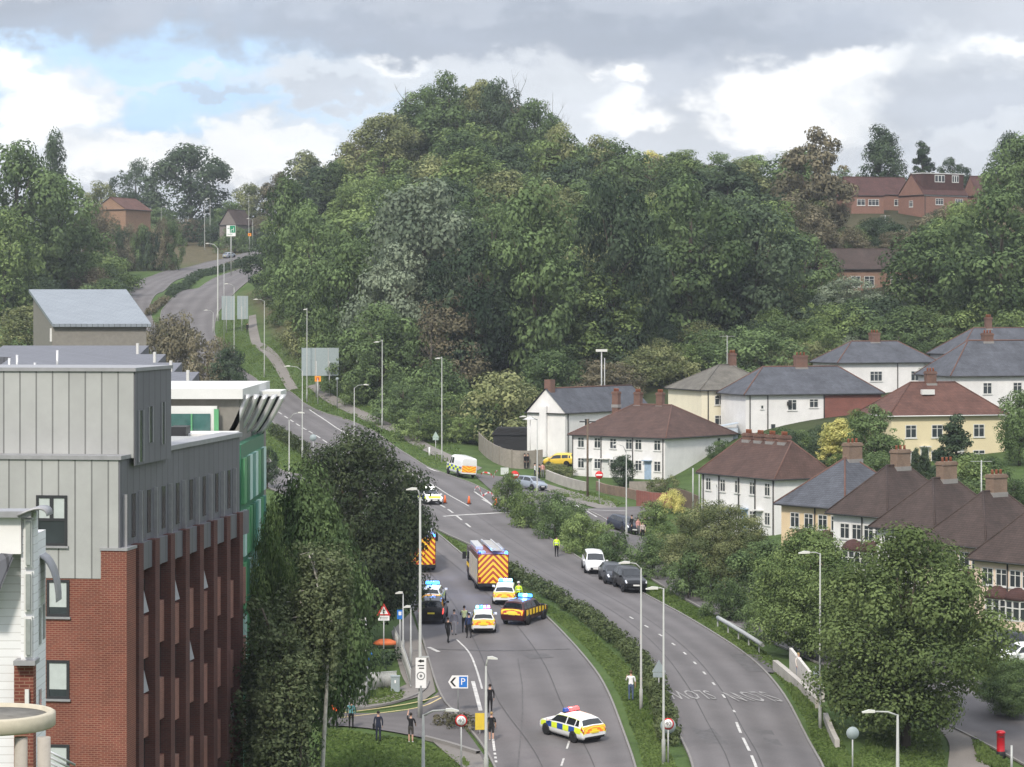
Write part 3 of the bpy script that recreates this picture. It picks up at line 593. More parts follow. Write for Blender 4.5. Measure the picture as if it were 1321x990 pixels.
for px, pb, pt, w, k, m, v, lab, do in [
    (1136, 285, 165, 74, 'fat_cone', G_DEEP, 0, 'dark spreading conifer behind the red brick houses', 425), (1190, 285, 184, 42, 'cone', G_DEEP, 1, 'pointed dark conifer right of the spreading one behind the brick houses', 425),
    (1228, 285, 206, 40, 'round', G_DEEP, 1, 'low dark tree behind the right hand brick house roof', 430), (1302, 300, 176, 62, 'fat_cone', G_DEEP, 2, 'dark conifer on the skyline right of the brick houses', 420),
    (246, 312, 190, 96, 'round', G_DEEP, 0, 'huge dark rounded cedar at the head of the road', 600), (176, 312, 210, 64, 'broad', G_DEEP, 1, 'dark flat topped tree left of the huge cedar', 605), (70, 330, 180, 56, 'fat_cone', G_DEEP, 2, 'tall ragged conifer above the trees at the left edge', 470),
    (20, 400, 192, 120, 'round', G_DARK, 0, 'large green tree at the left edge of the view', 400), (78, 395, 236, 104, 'round', G_DARK, 1, 'green tree right of the large one at the left edge', 410), (5, 420, 280, 90, 'round', G_MID, 2, 'mid green tree low at the left edge', 380),
    (118, 372, 262, 60, 'broad', G_BROWN, 0, 'dark brownish tree in front of the brick gable', 470), (130, 330, 238, 50, 'round', G_OLIVE, 1, 'olive tree behind the brick gable', 560), (322, 318, 242, 50, 'round', G_OLIVE, 2, 'olive tree beyond the far road bend', 580), (298, 318, 262, 44, 'round', G_DARK, 1, 'dark tree beyond the far road bend', 575),
    (205, 318, 272, 56, 'round', G_DARK, 2, 'dark round bush tree left of the cedar beside the upper road', 565), (160, 325, 275, 70, 'broad', G_DARK, 0, 'dark tree right of the brick gable above the bank', 545), (45, 470, 395, 90, 'round', G_OLIVE, 0, 'olive bushy tree behind the grey roofed building at the left', 330)]:
    T('far_tree', lab, 'tree', px, pb, pt, w, k, m, 'mid', v, do=do)
# bare branches along the crest
def bare_tree(label, px, pb, pt, n, seed, group=None):
    g = G(px, pb); x, y, z = g; h = (pb - pt) / ppm(y); rng = random.Random(seed); mb = MB()
    mb.tube([(0, 0, -.3), (.1, 0, h * .5), (.2, .1, h)], .16, .03, 6)
    for i in range(n):
        a = rng.uniform(0, 6.28); z0 = rng.uniform(.3, .85) * h; l = rng.uniform(.12, .24) * h; d = Vector((math.cos(a), math.sin(a), rng.uniform(.8, 1.6)))
        p0 = Vector((.1, 0, z0)); p1 = p0 + d * l * .6; p2 = p1 + Vector((d.x * .2, d.y * .2, .5)) * l; mb.tube([p0, p1, p2], .06, .012, 5)
        for j in range(3): mb.tube([p1, p1 + Vector((rng.uniform(-.5, .5), rng.uniform(-.5, .5), .6)) * l * .8], .022, .008, 4, cap=False)
    o = mb.build('bare_tree', M_TWIG, None, (x, y, z)); tag(o, label, 'tree', group)
bare_tree('thin bare branched tree sticking out of the crest left of the hilltop', 470, 215, 134, 12, 1); bare_tree('bare twiggy tree on the crest close to the highest tree', 522, 215, 112, 14, 2)
bare_tree('bare twiggy tree on the right of the hilltop', 668, 225, 108, 16, 3); bare_tree('bare branched tree furthest down the right shoulder of the hilltop', 712, 245, 120, 16, 4)
bare_tree('bare white limbed tree in front of the wood above the police van', 555, 518, 405, 12, 5)
# undergrowth at the wood's foot and behind houses
for px, pb, pt, w, m, v, lab in [
    (655, 572, 484, 112, G_OLIVE, 0, 'large rounded olive bush left of the white gabled house'), (600, 560, 500, 84, G_MID, 1, 'green bush behind the tall lamp by the police van'), (565, 540, 470, 80, G_DARK, 2, 'dark bush under the bare white limbed tree'),
    (715, 520, 455, 84, G_DARK, 0, 'dark bush behind the chimney of the white gabled house'), (780, 512, 462, 80, G_BROWN, 1, 'brownish bush behind the slate roof with the tall mast'), (835, 498, 455, 74, G_OLIVE, 2, 'olive bush left of the cream house with the grey roof'),
    (880, 482, 445, 60, G_MID, 0, 'green bush just behind the grey roofed cream house'), (1035, 480, 440, 70, G_OLIVE, 1, 'olive bush behind the half brick house chimney'), (520, 545, 490, 70, G_DARK, 1, 'dark bush at the wood foot beside the footpath'),
    (475, 520, 475, 60, G_MID, 2, 'green bush right of the large road sign'), (445, 505, 462, 56, G_DARK, 0, 'dark bush behind the large road sign'), (540, 568, 528, 56, G_MID, 1, 'low green bush beside the footpath under the wood'), (420, 478, 430, 54, G_MID, 0, 'green bush above the large road sign'), (390, 455, 405, 54, G_OLIVE, 1, 'olive bush beside the upper footpath lamp'),
    (1270, 470, 420, 80, G_DARK, 0, 'dark bush behind the white house at the right edge'), (1160, 470, 425, 70, G_DARK, 1, 'dark bush behind the hipped white house'),
    (350, 385, 345, 44, G_DARK, 2, 'dark bush at the corner of the wood by the road bend'), (365, 420, 372, 40, G_MID, 0, 'green bush at the upper end of the footpath')]:
    T('bush', lab, 'bush', px, pb, pt, w, 'dome', m, 'bush', v)
for px, pb, pt, w, m, v, lab, do in [
    (232, 500, 410, 66, G_BROWN, 0, 'tall brownish shrub behind the stepped grey roofs, leftmost of its row', 300), (268, 505, 426, 62, G_BROWN, 1, 'tall brownish shrub behind the stepped grey roofs, second of its row', 297), (296, 510, 452, 44, G_DEEP, 2, 'dark shrub right of the two tall ones behind the stepped roofs', 292), (309, 512, 482, 24, G_DEEP, 0, 'small dark shrub at the end of the row behind the stepped roofs', 285), (204, 500, 420, 40, G_BROWN, 2, 'brown shrub close to the grey monopitch roof', 305),
    (345, 618, 575, 26, G_DEEP, 1, 'dark bush beside the green panelled wall', 215)]:
    T('bush', lab, 'bush', px, pb, pt, w, 'dome' if w > 50 else 'round', m, 'bush' if w > 50 else 'far', v, do=do)

# --- trees between the road and the red brick building
T('plane_tree', 'big dark green tree standing left of the fire engines', 'tree', 464, 832, 563, 160, 'round', G_PLANE, 'near', 1)
T('plane_tree', 'dark lower tree filling in behind the big dark one, beside the lamp post', 'tree', 502, 790, 640, 66, 'round', G_PLANE, 'mid', 2)
T('lime_tree', 'mid olive green tree right of the red brick building', 'tree', 394, 1100, 638, 160, 'vase', G_DARK, 'near', 2, do=93)
T('lime_tree', 'second olive green tree close to the brick building corner', 'tree', 349, 1100, 676, 72, 'vase', G_MID, 'near', 0, do=87)
def birch(label, px, do, pt, w, pb, seed, tmin=.3):
    p = W(px, pb, do); x, y = p.x, p.y; z0 = Hz(x, y); pm = ppm(y); top = CZ - (pt - HY) / F * y; h = top - z0; r = w / pm / 2
    rng = random.Random(seed); cl = []; tb = MB(); tb.tube([(0, 0, -.3), (.2, .1, h * .35), (.45, 0, h * .62), (.6, -.2, h * .82)], .15, .04, 8)
    for i in range(30):
        a = rng.uniform(0, 6.28); t0 = rng.uniform(tmin, .9); l = r * rng.uniform(.45, 1.05) * (1.15 - .75 * max(0, t0 - .45)); rise = h * rng.uniform(.05, .15)
        q = [Vector((.45 * t0, 0, h * t0 - .03 * h)), Vector((math.cos(a) * l * .5, math.sin(a) * l * .5, h * t0 + rise * .8)), Vector((math.cos(a) * l, math.sin(a) * l, h * t0 + rise * .75))]
        tb.tube(q, .07, .015, 5)
        for k in range(11):
            f = rng.uniform(.25, 1.08); b = q[0].lerp(q[1], f * 2) if f < .5 else q[1].lerp(q[2], f * 2 - 1); b = b + Vector((rng.uniform(-.5, .5), rng.uniform(-.5, .5), rng.uniform(-.1, .35))); n = rng.randint(2, 7); tn = rng.uniform(.1, .8)
            for m in range(n): cl.append((b.x + rng.uniform(-.12, .12), b.y + rng.uniform(-.12, .12), max(.5, b.z - m * .42), rng.uniform(.16, .34) * (1 - .35 * m / n), tn + rng.uniform(-.1, .15)))
    o = thing('birch_tree', label, 'tree', (x, y, z0)); me = leaf_mesh('weeping_crown', cl, 21000, .19, seed, [G_BIRCH], flat=1.2, up=.3); c = bpy.data.objects.new('crown', me); C.objects.link(c); c.parent = o; tb.build('trunk', M_BIRCH if seed == 3 else M_BARK, o)
birch('weeping birch with white trunk in front of the olive tree', 408, 86, 718, 100, 960, 3, .72); birch('larger weeping birch beside the brick fins with hanging twigs', 350, 82, 790, 128, 1010, 4); birch('weeping birch whose twigs hang over the grass at the bottom', 372, 80, 840, 76, 1000, 5)
# --- right hand verge
T('sycamore', 'big yellowish green sycamore in the grass beside the pillar box', 'tree', 1168, 962, 692, 205, 'round', G_SYC, 'near', 0)
T('sycamore', 'dark leafy tree right of the sycamore at the right edge', 'tree', 1302, 925, 848, 70, 'round', G_DARK, 'near', 1, trunk=True)
T('sycamore', 'dark green tree between the guard rail and the sycamore', 'tree', 1046, 850, 690, 128, 'round', G_MID, 'near', 2)
T('sycamore', 'olive grey small tree beside the lamp above the parked cars', 'tree', 922, 765, 650, 118, 'broad', G_OLIVE, 'near', 1)
T('sycamore', 'dark tree behind the small olive one, below the white terrace', 'tree', 985, 796, 700, 88, 'round', G_DARK, 'mid', 0)
for i, (px, pb, pt, w, m, v) in enumerate([(655, 662, 612, 40, G_MID, 0), (682, 680, 628, 50, G_MID, 1), (716, 694, 640, 54, G_DARK, 2), (752, 712, 664, 56, G_MID, 0), (790, 732, 682, 56, G_DARK, 1), (842, 744, 694, 52, G_DARK, 2), (888, 772, 714, 56, G_DARK, 0), (936, 800, 742, 48, G_DARK, 1), (740, 690, 650, 44, G_DARK, 2), (775, 706, 672, 40, G_MID, 1), (985, 826, 764, 50, G_DARK, 2), (855, 728, 690, 50, G_OLIVE, 0)]):
    T('roadside_shrub', 'leafy green shrub in the strip between the downhill road and the service road', 'shrub', px, pb, pt, w, 'dome', m, 'bush', v, 'shrubs between the two roads')
for px, pb, pt, w, k, m, v, lab in [
    (805, 628, 588, 32, 'round', G_DEEP, 0, 'clipped dark green tree in front of the white terrace with three chimneys'), (858, 650, 612, 44, 'dome', G_OLIVE, 1, 'olive bush at the corner of the white terrace garden'), (867, 662, 634, 30, 'dome', G_YELL, 2, 'bright yellow bush in the garden of the white terrace'), (846, 690, 648, 46, 'dome', G_MID, 0, 'green bush below the bright yellow bush'),
    (715, 615, 596, 40, 'dome', G_OLIVE, 1, 'low olive bush in front of the yellow car'), (1083, 610, 540, 46, 'tall', G_YELL, 0, 'light yellow green conifer behind the row of brown roofs'), (1060, 606, 552, 40, 'round', G_DEEP, 2, 'dark conifer left of the light yellow green one'), (1128, 618, 524, 54, 'tall', G_DARK, 1, 'dark leafy tree right of the light yellow green conifer'), (1105, 600, 530, 40, 'round', G_MID, 0, 'green tree between the yellow green conifer and the dark one'),
    (1233, 625, 535, 58, 'cone', G_DEEP, 0, 'broad dark cone shaped conifer before the yellow house'), (1182, 622, 578, 12, 'column', G_DEEP, 1, 'left one of two thin dark cypresses before the yellow house'), (1193, 622, 578, 12, 'column', G_DEEP, 2, 'right one of two thin dark cypresses before the yellow house'),
    (1200, 497, 470, 30, 'round', G_PALE, 1, 'grey green bush in front of the hipped white house'), (1315, 600, 510, 60, 'round', G_DARK, 2, 'dark tree at the right edge beside the yellow house'), (1270, 625, 590, 60, 'dome', G_DARK, 0, 'dark hedge bush right of the cone shaped conifer'), (1210, 640, 612, 50, 'dome', G_OLIVE, 1, 'olive bush below the cone shaped conifer'), (1010, 590, 556, 56, 'dome', G_DARK, 2, 'dark bush beside the half brick house wall'), (1303, 650, 615, 50, 'dome', G_DARK, 1, 'dark bush behind the last brown roof'),
    (930, 590, 566, 30, 'dome', G_DARK, 1, 'dark bush behind the hipped end of the white terrace'), (955, 720, 660, 60, 'dome', G_OLIVE, 1, 'olive bush in front of the terrace with four chimneys')]:
    T('garden_tree' if k != 'dome' else 'bush', lab, 'tree' if k != 'dome' else 'bush', px, pb, pt, w, k, m, 'mid' if k != 'dome' else 'bush', v)

# --- clipped hedges
def hedge(label, px_line, w, h, seed, m=G_HEDGE, leaf=.22, dens=150):
    line = pl(px_line, 2); total = sum((b - a).length for a, b in zip(line, line[1:])); P = resample(line, max(3, int(total / .55))); rng = random.Random(seed); cl = []; mid = P[len(P) // 2]; z0 = Hz(mid.x, mid.y)
    for i, p in enumerate(P):
        t = (P[min(i + 1, len(P) - 1)] - P[max(i - 1, 0)]).normalized(); nn = Vector((-t.y, t.x)); g = Hz(p.x, p.y); hh = h * (1 + .12 * math.sin(i * .7) + rng.uniform(-.1, .1))
        for k in range(7):
            q = p + nn * rng.uniform(-.5, .5) * w; zz = g + rng.uniform(.15, .92) * hh
            cl.append((q.x - mid.x, q.y - mid.y, zz - z0, .34 * rng.uniform(.8, 1.2), rng.uniform(.1, .8) * (.6 if k < 3 else 1)))
    me = leaf_mesh('hedge', cl, int(total * dens), leaf, seed, [m]); o = bpy.data.objects.new('hedge', me); C.objects.link(o); o.location = (mid.x, mid.y, z0); return tag(o, label, 'hedge')
hedge('long low hedge along the central reservation beside the police vehicles', [(652, 738), (700, 766), (745, 793), (790, 825), (822, 856), (845, 892), (858, 930), (862, 962)], 1.15, .95, 1, dens=300)
hedge('short dark hedge on the traffic island behind the big tree', [(352, 560), (375, 575), (396, 587)], 1.4, 1.3, 2, dens=300)
hedge('long hedge between the carriageways near the top of the hill', [(219, 385), (245, 366), (279, 352), (310, 342), (338, 335)], 2.2, 1.7, 3, G_DEEP, .35, 120)
hedge('dark clipped hedge on the bank at the top of the road', [(128, 322), (200, 318), (260, 315), (330, 311)], 5, 6.5, 4, G_DEEP, .7, 110)
hedge('scruffy stretch of hedge on the median behind the monopitch roof', [(192, 408), (205, 396), (214, 389)], 1.6, 1.3, 6, G_BROWN, .35, 150)
hedge('low dark planting in the splitter island by the side turning', [(572, 934), (600, 939), (626, 944)], 1.6, .55, 5, G_BROWN, .2, 300)
hedge('overgrown dark shrub bed in the subway hollow', [(455, 872), (478, 866), (500, 852)], 2.5, 1.2, 8, G_DEEP, .25, 200)

# scrub and gardens between and behind the houses
def scrub():
    rng = random.Random(21); skip = [(845, 1012, 500, 562), (950, 1168, 508, 568), (1072, 1232, 466, 521), (1212, 1335, 470, 545), (676, 842, 520, 600), (1140, 1316, 540, 612)]
    def put(n, x0, x1, y0, y1, h0, h1, cols, lab, grp):
        for i in range(n):
            px, py = rng.uniform(x0, x1), rng.uniform(y0, y1)
            if any(a - 10 < px < b + 10 and c < py < d + 14 for a, b, c, d in skip): continue
            g = G(px, py); h = rng.uniform(h0, h1); plant('bush', lab, 'bush', g[0], g[1], h, 'dome', rng.choice(cols), 'bush', rng.randrange(3), rng.uniform(.9, 1.4), grp, None, g[2])
    put(75, 700, 1330, 425, 500, 4, 8, [G_DARK, G_DARK, G_MID, G_DEEP, G_OLIVE], 'scrubby green bush on the slope between the wood and the houses', 'scrub between wood and houses')
    put(40, 960, 1330, 520, 665, 1.6, 3.6, [G_DARK, G_MID, G_DEEP, G_OLIVE], 'low green garden bush between the houses on the slope', 'garden bushes between the houses')
    put(30, 1030, 1200, 425, 475, 4, 7, [G_DARK, G_MID, G_DEEP, G_PALE], 'bush on the slope around the long brick house', 'bushes around the long brick house')
    put(26, 1080, 1290, 303, 332, 2.5, 5, [G_DARK, G_OLIVE, G_DEEP, G_BROWN], 'bush on the bank under the red brick houses', 'bushes under the red brick houses')
    put(40, 0, 150, 330, 420, 4, 9, [G_DARK, G_MID, G_DEEP, G_BROWN], 'bush under the trees at the left edge', 'bushes under the left edge trees')
    put(30, 205, 335, 300, 318, 4, 8, [G_DARK, G_DEEP, G_DEEP, G_BROWN], 'dark bush along the top of the dry bank', 'bushes along the dry bank')
scrub()
T('bush', 'dark bush before the grey gabled house at the far bend', 'bush', 303, 322, 290, 40, 'dome', G_DARK, 'bush', 1, do=548)
for i in range(10): T('bush', 'dark bush in the row below the orange brick gable', 'bush', 104 + i * 13, 322 - (i % 3) * 3, 287 + (i * 7) % 9, 30, 'dome', [G_DARK, G_DEEP, G_BROWN][i % 3], 'bush', i % 3, 'bushes below the brick gable', do=493)
for i, (px, py) in enumerate([(948, 640), (962, 622), (975, 606), (955, 606), (940, 622), (985, 592), (1000, 580)]): T('bush', 'bush in the gap between the two white terraces', 'bush', px, py, py - 26, 30, 'dome', [G_DARK, G_OLIVE, G_MID][i % 3], 'bush', i % 3, 'bushes between the two white terraces')
def wood_edge():
    rng = random.Random(4); line = [(352, 380), (385, 435), (420, 478), (470, 518), (530, 552), (575, 576), (612, 584)]
    ln = resample([Vector(p) for p in line], 26)
    for i, p in enumerate(ln):
        g = G(p.x + rng.uniform(4, 16), p.y + rng.uniform(-14, -4)); plant('bush', 'leafy undergrowth bush along the footpath edge of the wood', 'bush', g[0], g[1], rng.uniform(2.5, 5), 'dome', rng.choice([G_DARK, G_MID, G_DARK, G_OLIVE]), 'bush', rng.randrange(3), rng.uniform(.9, 1.3), 'undergrowth along the footpath', None, g[2])
wood_edge()
# ------------------------------------------------------------------ buildings
M_BRICK = courses('orange_brick', (.170, .048, .034), (.128, .038, .029), (.24, .13, .09), .225, .075, var=.28)
M_FINB = courses('plum_brick', (.105, .036, .030), (.075, .028, .026), (.10, .06, .05), .225, .075)
M_SPAN = courses('pink_brick', (.27, .12, .09), (.22, .095, .075), (.25, .16, .13), .225, .075)
M_ZINC = ribs('zinc_sheet', (.315, .32, .312), .62, rough=.6); M_ZINC_SHADE = ribs('shaded_zinc_sheet', (.125, .125, .14), .8); M_SLATE = ribs('grey_roof_sheet', (.105, .108, .125), .7)  # second zinc is the same sheet with the side facade's shade in its colour
M_STEEL = ribs('blue_grey_roof_sheet', (.20, .225, .25), .45); M_COPE = mat('zinc_coping', (.30, .30, .31), .5, metal=.3)
M_GLASS = mat('window_glass', (.035, .042, .048), .08, var=.3, scale=.6, spec=.6); M_BLIND = mat('window_blind', (.42, .46, .45), .6, var=.08); M_FRAMED = mat('dark_frame', (.03, .032, .035), .5, var=0); M_FRAMEW = mat('white_frame', (.60, .60, .58), .5, var=.03)
M_WHITE_W = mat('white_render', (.70, .69, .68), .9, var=.11, scale=.45); M_BOARD = courses('white_boarding', (.70, .71, .72), (.66, .67, .68), (.55, .55, .55), 30, .18, var=.08); M_CREAM = mat('cream_render', (.72, .67, .52), .9, var=.06, scale=.5)
M_YELLOWW = mat('yellow_render', (.64, .56, .37), .9, var=.05, scale=.5); M_PINKW = mat('pinkish_render', (.70, .56, .45), .9, var=.06, scale=.5); M_PEACH = mat('peach_render', (.66, .52, .34), .9, var=.06, scale=.5)
M_REDB = courses('red_brick', (.22, .065, .05), (.17, .05, .04), (.2, .12, .1), .225, .075, var=.2); M_CHIM = courses('chimney_brick', (.17, .085, .06), (.125, .065, .05), (.16, .11, .09), .225, .075); M_CHIM2 = courses('brown_chimney_brick', (.23, .16, .11), (.18, .12, .085), (.2, .15, .12), .225, .075)
def tile(name, c, v=.42): return courses(name, c, tuple(k * .8 for k in c), tuple(k * .55 for k in c), .3, .16, .85, .015, v, .5)
M_TBROWN = tile('brown_tiles', (.092, .054, .044)); M_TRED = tile('red_brown_tiles', (.125, .062, .048)); M_TSLATE = tile('slate_tiles', (.092, .098, .115)); M_TGREY = tile('weathered_tiles', (.15, .14, .12)); M_TDARK = tile('dark_brown_tiles', (.066, .047, .041)); M_TMAROON = tile('maroon_tiles', (.085, .042, .038))
M_RIDGE = mat('ridge_tile', (.13, .072, .058), .85, var=.2); M_POT = mat('terracotta', (.30, .11, .06), .85); M_LEAD = mat('lead_flashing', (.24, .23, .22), .6); M_PIPE = mat('black_pipe', (.03, .03, .03), .5, var=0); M_DOOR = mat('pale_blue_door', (.30, .40, .52), .5)
M_GREEN = mat('green_panel', (.10, .29, .14), .4, var=.05); M_DGREEN = mat('deep_green_panel', (.035, .15, .085), .4, var=.1); M_TEAL = mat('teal_panel', (.10, .26, .22), .4, var=.08); M_MINT = mat('mint_panel', (.45, .62, .58), .4, var=.08); M_TAUPE = mat('taupe_render', (.20, .19, .17), .9); M_ALU = mat('aluminium', (.55, .55, .55), .35, metal=.6, var=.06)
M_WOOD = mat('weathered_wood', (.26, .235, .20), .9, var=.2, scale=2)

# ---- red brick apartment block with zinc upper storeys
def brick_block():
    ex, ey = 2.5 / 18.17, 18 / 18.17
    b = thing('apartment_block', 'red brick apartment block with seamed zinc top storeys and brown brick fins at the left', 'building', (-14.0, 98.0, CZ), -math.atan2(ex, ey))
    B = lambda: MB()
    w = MB(); w.box(-18, -.3, 0, 18.2, -30, -9.72); w.box(-.86, .1, -.06, 1.15, -30, -8.7); w.build('wall', M_BRICK, b)
    z = MB(); z.box(-18, -.22, -.03, 18.25, -9.72, -5.42); z.build('zinc_storey', [M_ZINC], b)
    z = MB(); z.box(-.22, -.17, 0.0, 18.25, -9.0, -5.42); z.box(0.0, .04, 1.25, 6.3, -5.7, -2.25); z.build('side_cladding', M_ZINC_SHADE, b)  # side zinc coloured darker to stand for the shade on that face
    z = MB(); z.box(-18, 0.0, 1.2, 6.3, -5.42, -2.25); z.build('upper_storey', M_ZINC, b)
    c = MB(); c.box(-18, -.1, -.1, 1.2, -5.42, -5.28); c.box(-1.0, -.06, 6.3, 18.3, -5.42, -5.24); c.box(-18, .1, 1.12, 6.36, -2.25, -2.12); c.box(-.9, .14, -.1, 1.2, -8.7, -8.6); c.build('coping', M_COPE, b)
    # front windows
    def win(x0, x1, z0, z1, pane, mull=None, y=0.0):
        f = MB(); t = .1; f.box(x0, x1, y - .05, y + .1, z1 - t, z1); f.box(x0, x1, y - .05, y + .1, z0, z0 + t); f.box(x0, x0 + t, y - .05, y + .1, z0 + t, z1 - t); f.box(x1 - t, x1, y - .05, y + .1, z0 + t, z1 - t)
        if mull: f.box((x0 + x1) / 2 - .07, (x0 + x1) / 2 + .07, y - .048, y + .1, mull, z1 - t); f.box(x0 + t, x1 - t, y - .046, y + .1, mull - .05, mull + .05)
        o = f.build('window', M_FRAMED, b)
        p = MB()
        if mull: p.box(x0 + t, x1 - t, y - .02, y + .05, mull, z1 - t, 1); p.box(x0 + t, x1 - t, y - .02, y + .05, z0 + t, mull, 0)
        else: p.box(x0 + t, x1 - t, y - .02, y + .05, z0 + t + .25, z1 - t, 1); p.box(x0 + t, x1 - t, y - .02, y + .05, z0 + t, z0 + t + .25, 0)
        p.build('pane', [M_GLASS, pane], o)
        s = MB(); s.box(x0 - .05, x1 + .05, y - .09, y + .02, z0 - .08, z0); s.build('sill', M_COPE, o)
    win(-3.28, -2.12, -8.55, -6.72, M_BLIND, -7.6, -.03); win(-2.9, -2.05, -11.12, -9.78, M_BLIND); win(-2.9, -2.05, -14.1, -12.7, M_BLIND); win(-2.9, -2.05, -17.1, -15.75, M_BLIND); win(-2.9, -2.05, -20.1, -18.75, M_BLIND)
    # recessed dark slots in the zinc side
    for y0, w_, z0, z1 in [(1.75, .5, -5.6, -3.7), (3.1, .45, -4.95, -3.6), (4.9, .35, -5.1, -3.5)]:
        f = MB(); f.box(.04, .06, y0, y0 + w_, z0, z1); f.build('window', M_GLASS, b)
        f = MB(); f.box(.04, .09, y0 - .08, y0, z0, z1); f.box(.04, .09, y0 + w_, y0 + w_ + .08, z0, z1); f.build('fin', M_COPE, b)
    for i in range(17):
        y0 = .5 + i * 1.04; f = MB(); f.box(-.17, -.15, y0, y0 + .5, -8.5 + (i % 2) * .15, -6.75); f.build('window', M_GLASS, b)
        if i % 2 == 0: f = MB(); f.box(-.17, -.02, y0 - .1, y0 - .02, -8.9, -6.7); f.build('fin', M_COPE, b)
    # brick fins, hanging zinc panels, windows and spandrels between them
    rng = random.Random(3)
    for i in range(8):
        y0 = 1.45 + 2.22 * i
        f = MB(); f.box(-.28, .14, y0, y0 + .62, -30, -8.6); f.build('brick_fin', M_FINB, b)
    for i in range(9):
        y0 = 1.45 + 2.22 * i - 1.58; y1 = y0 + 1.56
        if i == 0: y0 = 1.17; y1 = 1.43
        p = MB(); p.box(-.16, .02, y0 + .1, y1, -9.62, -8.62); p.build('zinc_panel', M_ZINC_SHADE, b)
        for k in range(5):
            zt = -9.72 - k * 2.95 - (.35 if i % 2 else 0)
            g = MB(); g.box(-.3, -.26, y0, y1, zt - 1.35, zt); wo = g.build('window', M_GLASS, b)
            if rng.random() < .2 and i > 0:      # tilted open casement
                Mx = Matrix.Translation((-.26, y0 + .15, zt)) @ Matrix.Rotation(R(-14), 4, 'Y'); s = MB(); s.box(0, .05, 0, .75, -1.2, 0, 0, Mx); s.build('open_casement', M_COPE, wo)
            s = MB(); s.box(-.3, -.12, y0, y1, zt - 2.93, zt - 1.36); s.build('spandrel', M_SPAN, b)
brick_block()

# ---- green panelled building with white pavilion and fanned louvres behind the brick block
def green_building():
    o = thing('panelled_building', 'green panelled building with white roof pavilion and fanned silver louvres beyond the brick block', 'building', (-13, 118, 0))
    P = lambda px, py, d: Vector(((px - CX) / F * d + 13, d - 118, CZ - (py - HY) / F * d))
    def bx(name, m, px0, px1, d0, d1, y0, y1, dref=None):
        d = dref or d0; x0, x1 = (px0 - CX) / F * d + 13, (px1 - CX) / F * d + 13; z0, z1 = CZ - (y1 - HY) / F * d, CZ - (y0 - HY) / F * d
        mb = MB(); mb.box(x0, x1, d0 - 118, d1 - 118, z0, z1); return mb.build(name, m, o)
    bx('wall', M_TAUPE, 150, 309, 121, 134, 515, 1000); bx('fascia', M_FRAMEW, 150, 313, 120.6, 134.2, 502, 515)
    bx('window_frame', M_FRAMEW, 205, 280, 120.7, 120.95, 524, 570); wn = bx('window', mat('teal_glass', (.05, .12, .11), .1, var=.2, spec=.6), 208, 271, 120.6, 120.7, 534, 560); bx('green_jamb', M_GREEN, 276, 282, 120.55, 120.7, 528, 568); bx('mullion', M_GREEN, 246, 248, 120.5, 120.6, 534, 562)
    bx('roof_deck', M_WHITE_W, 230, 300, 117.6, 120.5, 560, 568); bx('plant_box', M_FRAMED, 219, 240, 116.9, 118.5, 551, 571)
    # louvres: five curved blades leaning out
    for i in range(5):
        mb = MB(); d = 121 + i * 1.8; rows = []
        b0, t0 = 290 + i * 9.5, 316 + i * 11.5
        for k in range(9):
            t = k / 8; px = b0 + (t0 - b0) * (t ** .75); py = 562 + (509 - 562) * t; a = P(px, py, d); w_ = 7.5 / ppm(d)
            rows.append([a, a + Vector((w_, 0, 0)), a + Vector((w_, .12, 0)), a + Vector((0, .12, 0))])
        mb.grid(rows, 0, True, True); mb.face(rows[0]); mb.face(rows[-1]); mb.build('louvre_blade', M_ALU, o)
    mb = MB(); rows = []
    for k in range(9):
        t = k / 8; px = 328 + (362 - 328) * (t ** .75); py = 575 + (512 - 575) * t; a = P(px, py, 129.2); rows.append([a, a + Vector((-2.4, .0, 0)), a + Vector((-2.4, .1, 0)), a + Vector((0, .1, 0))])
    mb.grid(rows, 0, True, True); mb.face(rows[0]); mb.face(rows[-1]); mb.build('louvre_soffit', M_FRAMED, o)
    bx('roof_edge', M_FRAMEW, 312, 362, 128.6, 132, 505, 511)
    xs = (310.5 - CX) / F * 118 + 13; mb = MB(); mb.box(xs - 12, xs, .0, 11.0, CZ - 32, CZ - (566 - HY) / F * 124); mb.build('wall', M_DGREEN, o)
    zt = CZ - (566 - HY) / F * 124; d = .3
    for k, (m1, m2) in enumerate([(M_GREEN, M_MINT), (M_DGREEN, M_GREEN), (M_MINT, M_GREEN), (M_TEAL, M_DGREEN), (M_MINT, M_TEAL), (M_GREEN, M_MINT), (M_DGREEN, M_GREEN), (M_MINT, M_TEAL)]):
        for q, m in enumerate((m1, m2, m1, m2)):
            p = MB(); p.box(xs, xs + .14, d + (.25 if q % 2 else 0), d + 1.15, zt - 2.6 - q * 2.3, zt - .6 - q * 2.3); p.build('cladding_panel', m, o)
        d += 1.33
green_building()

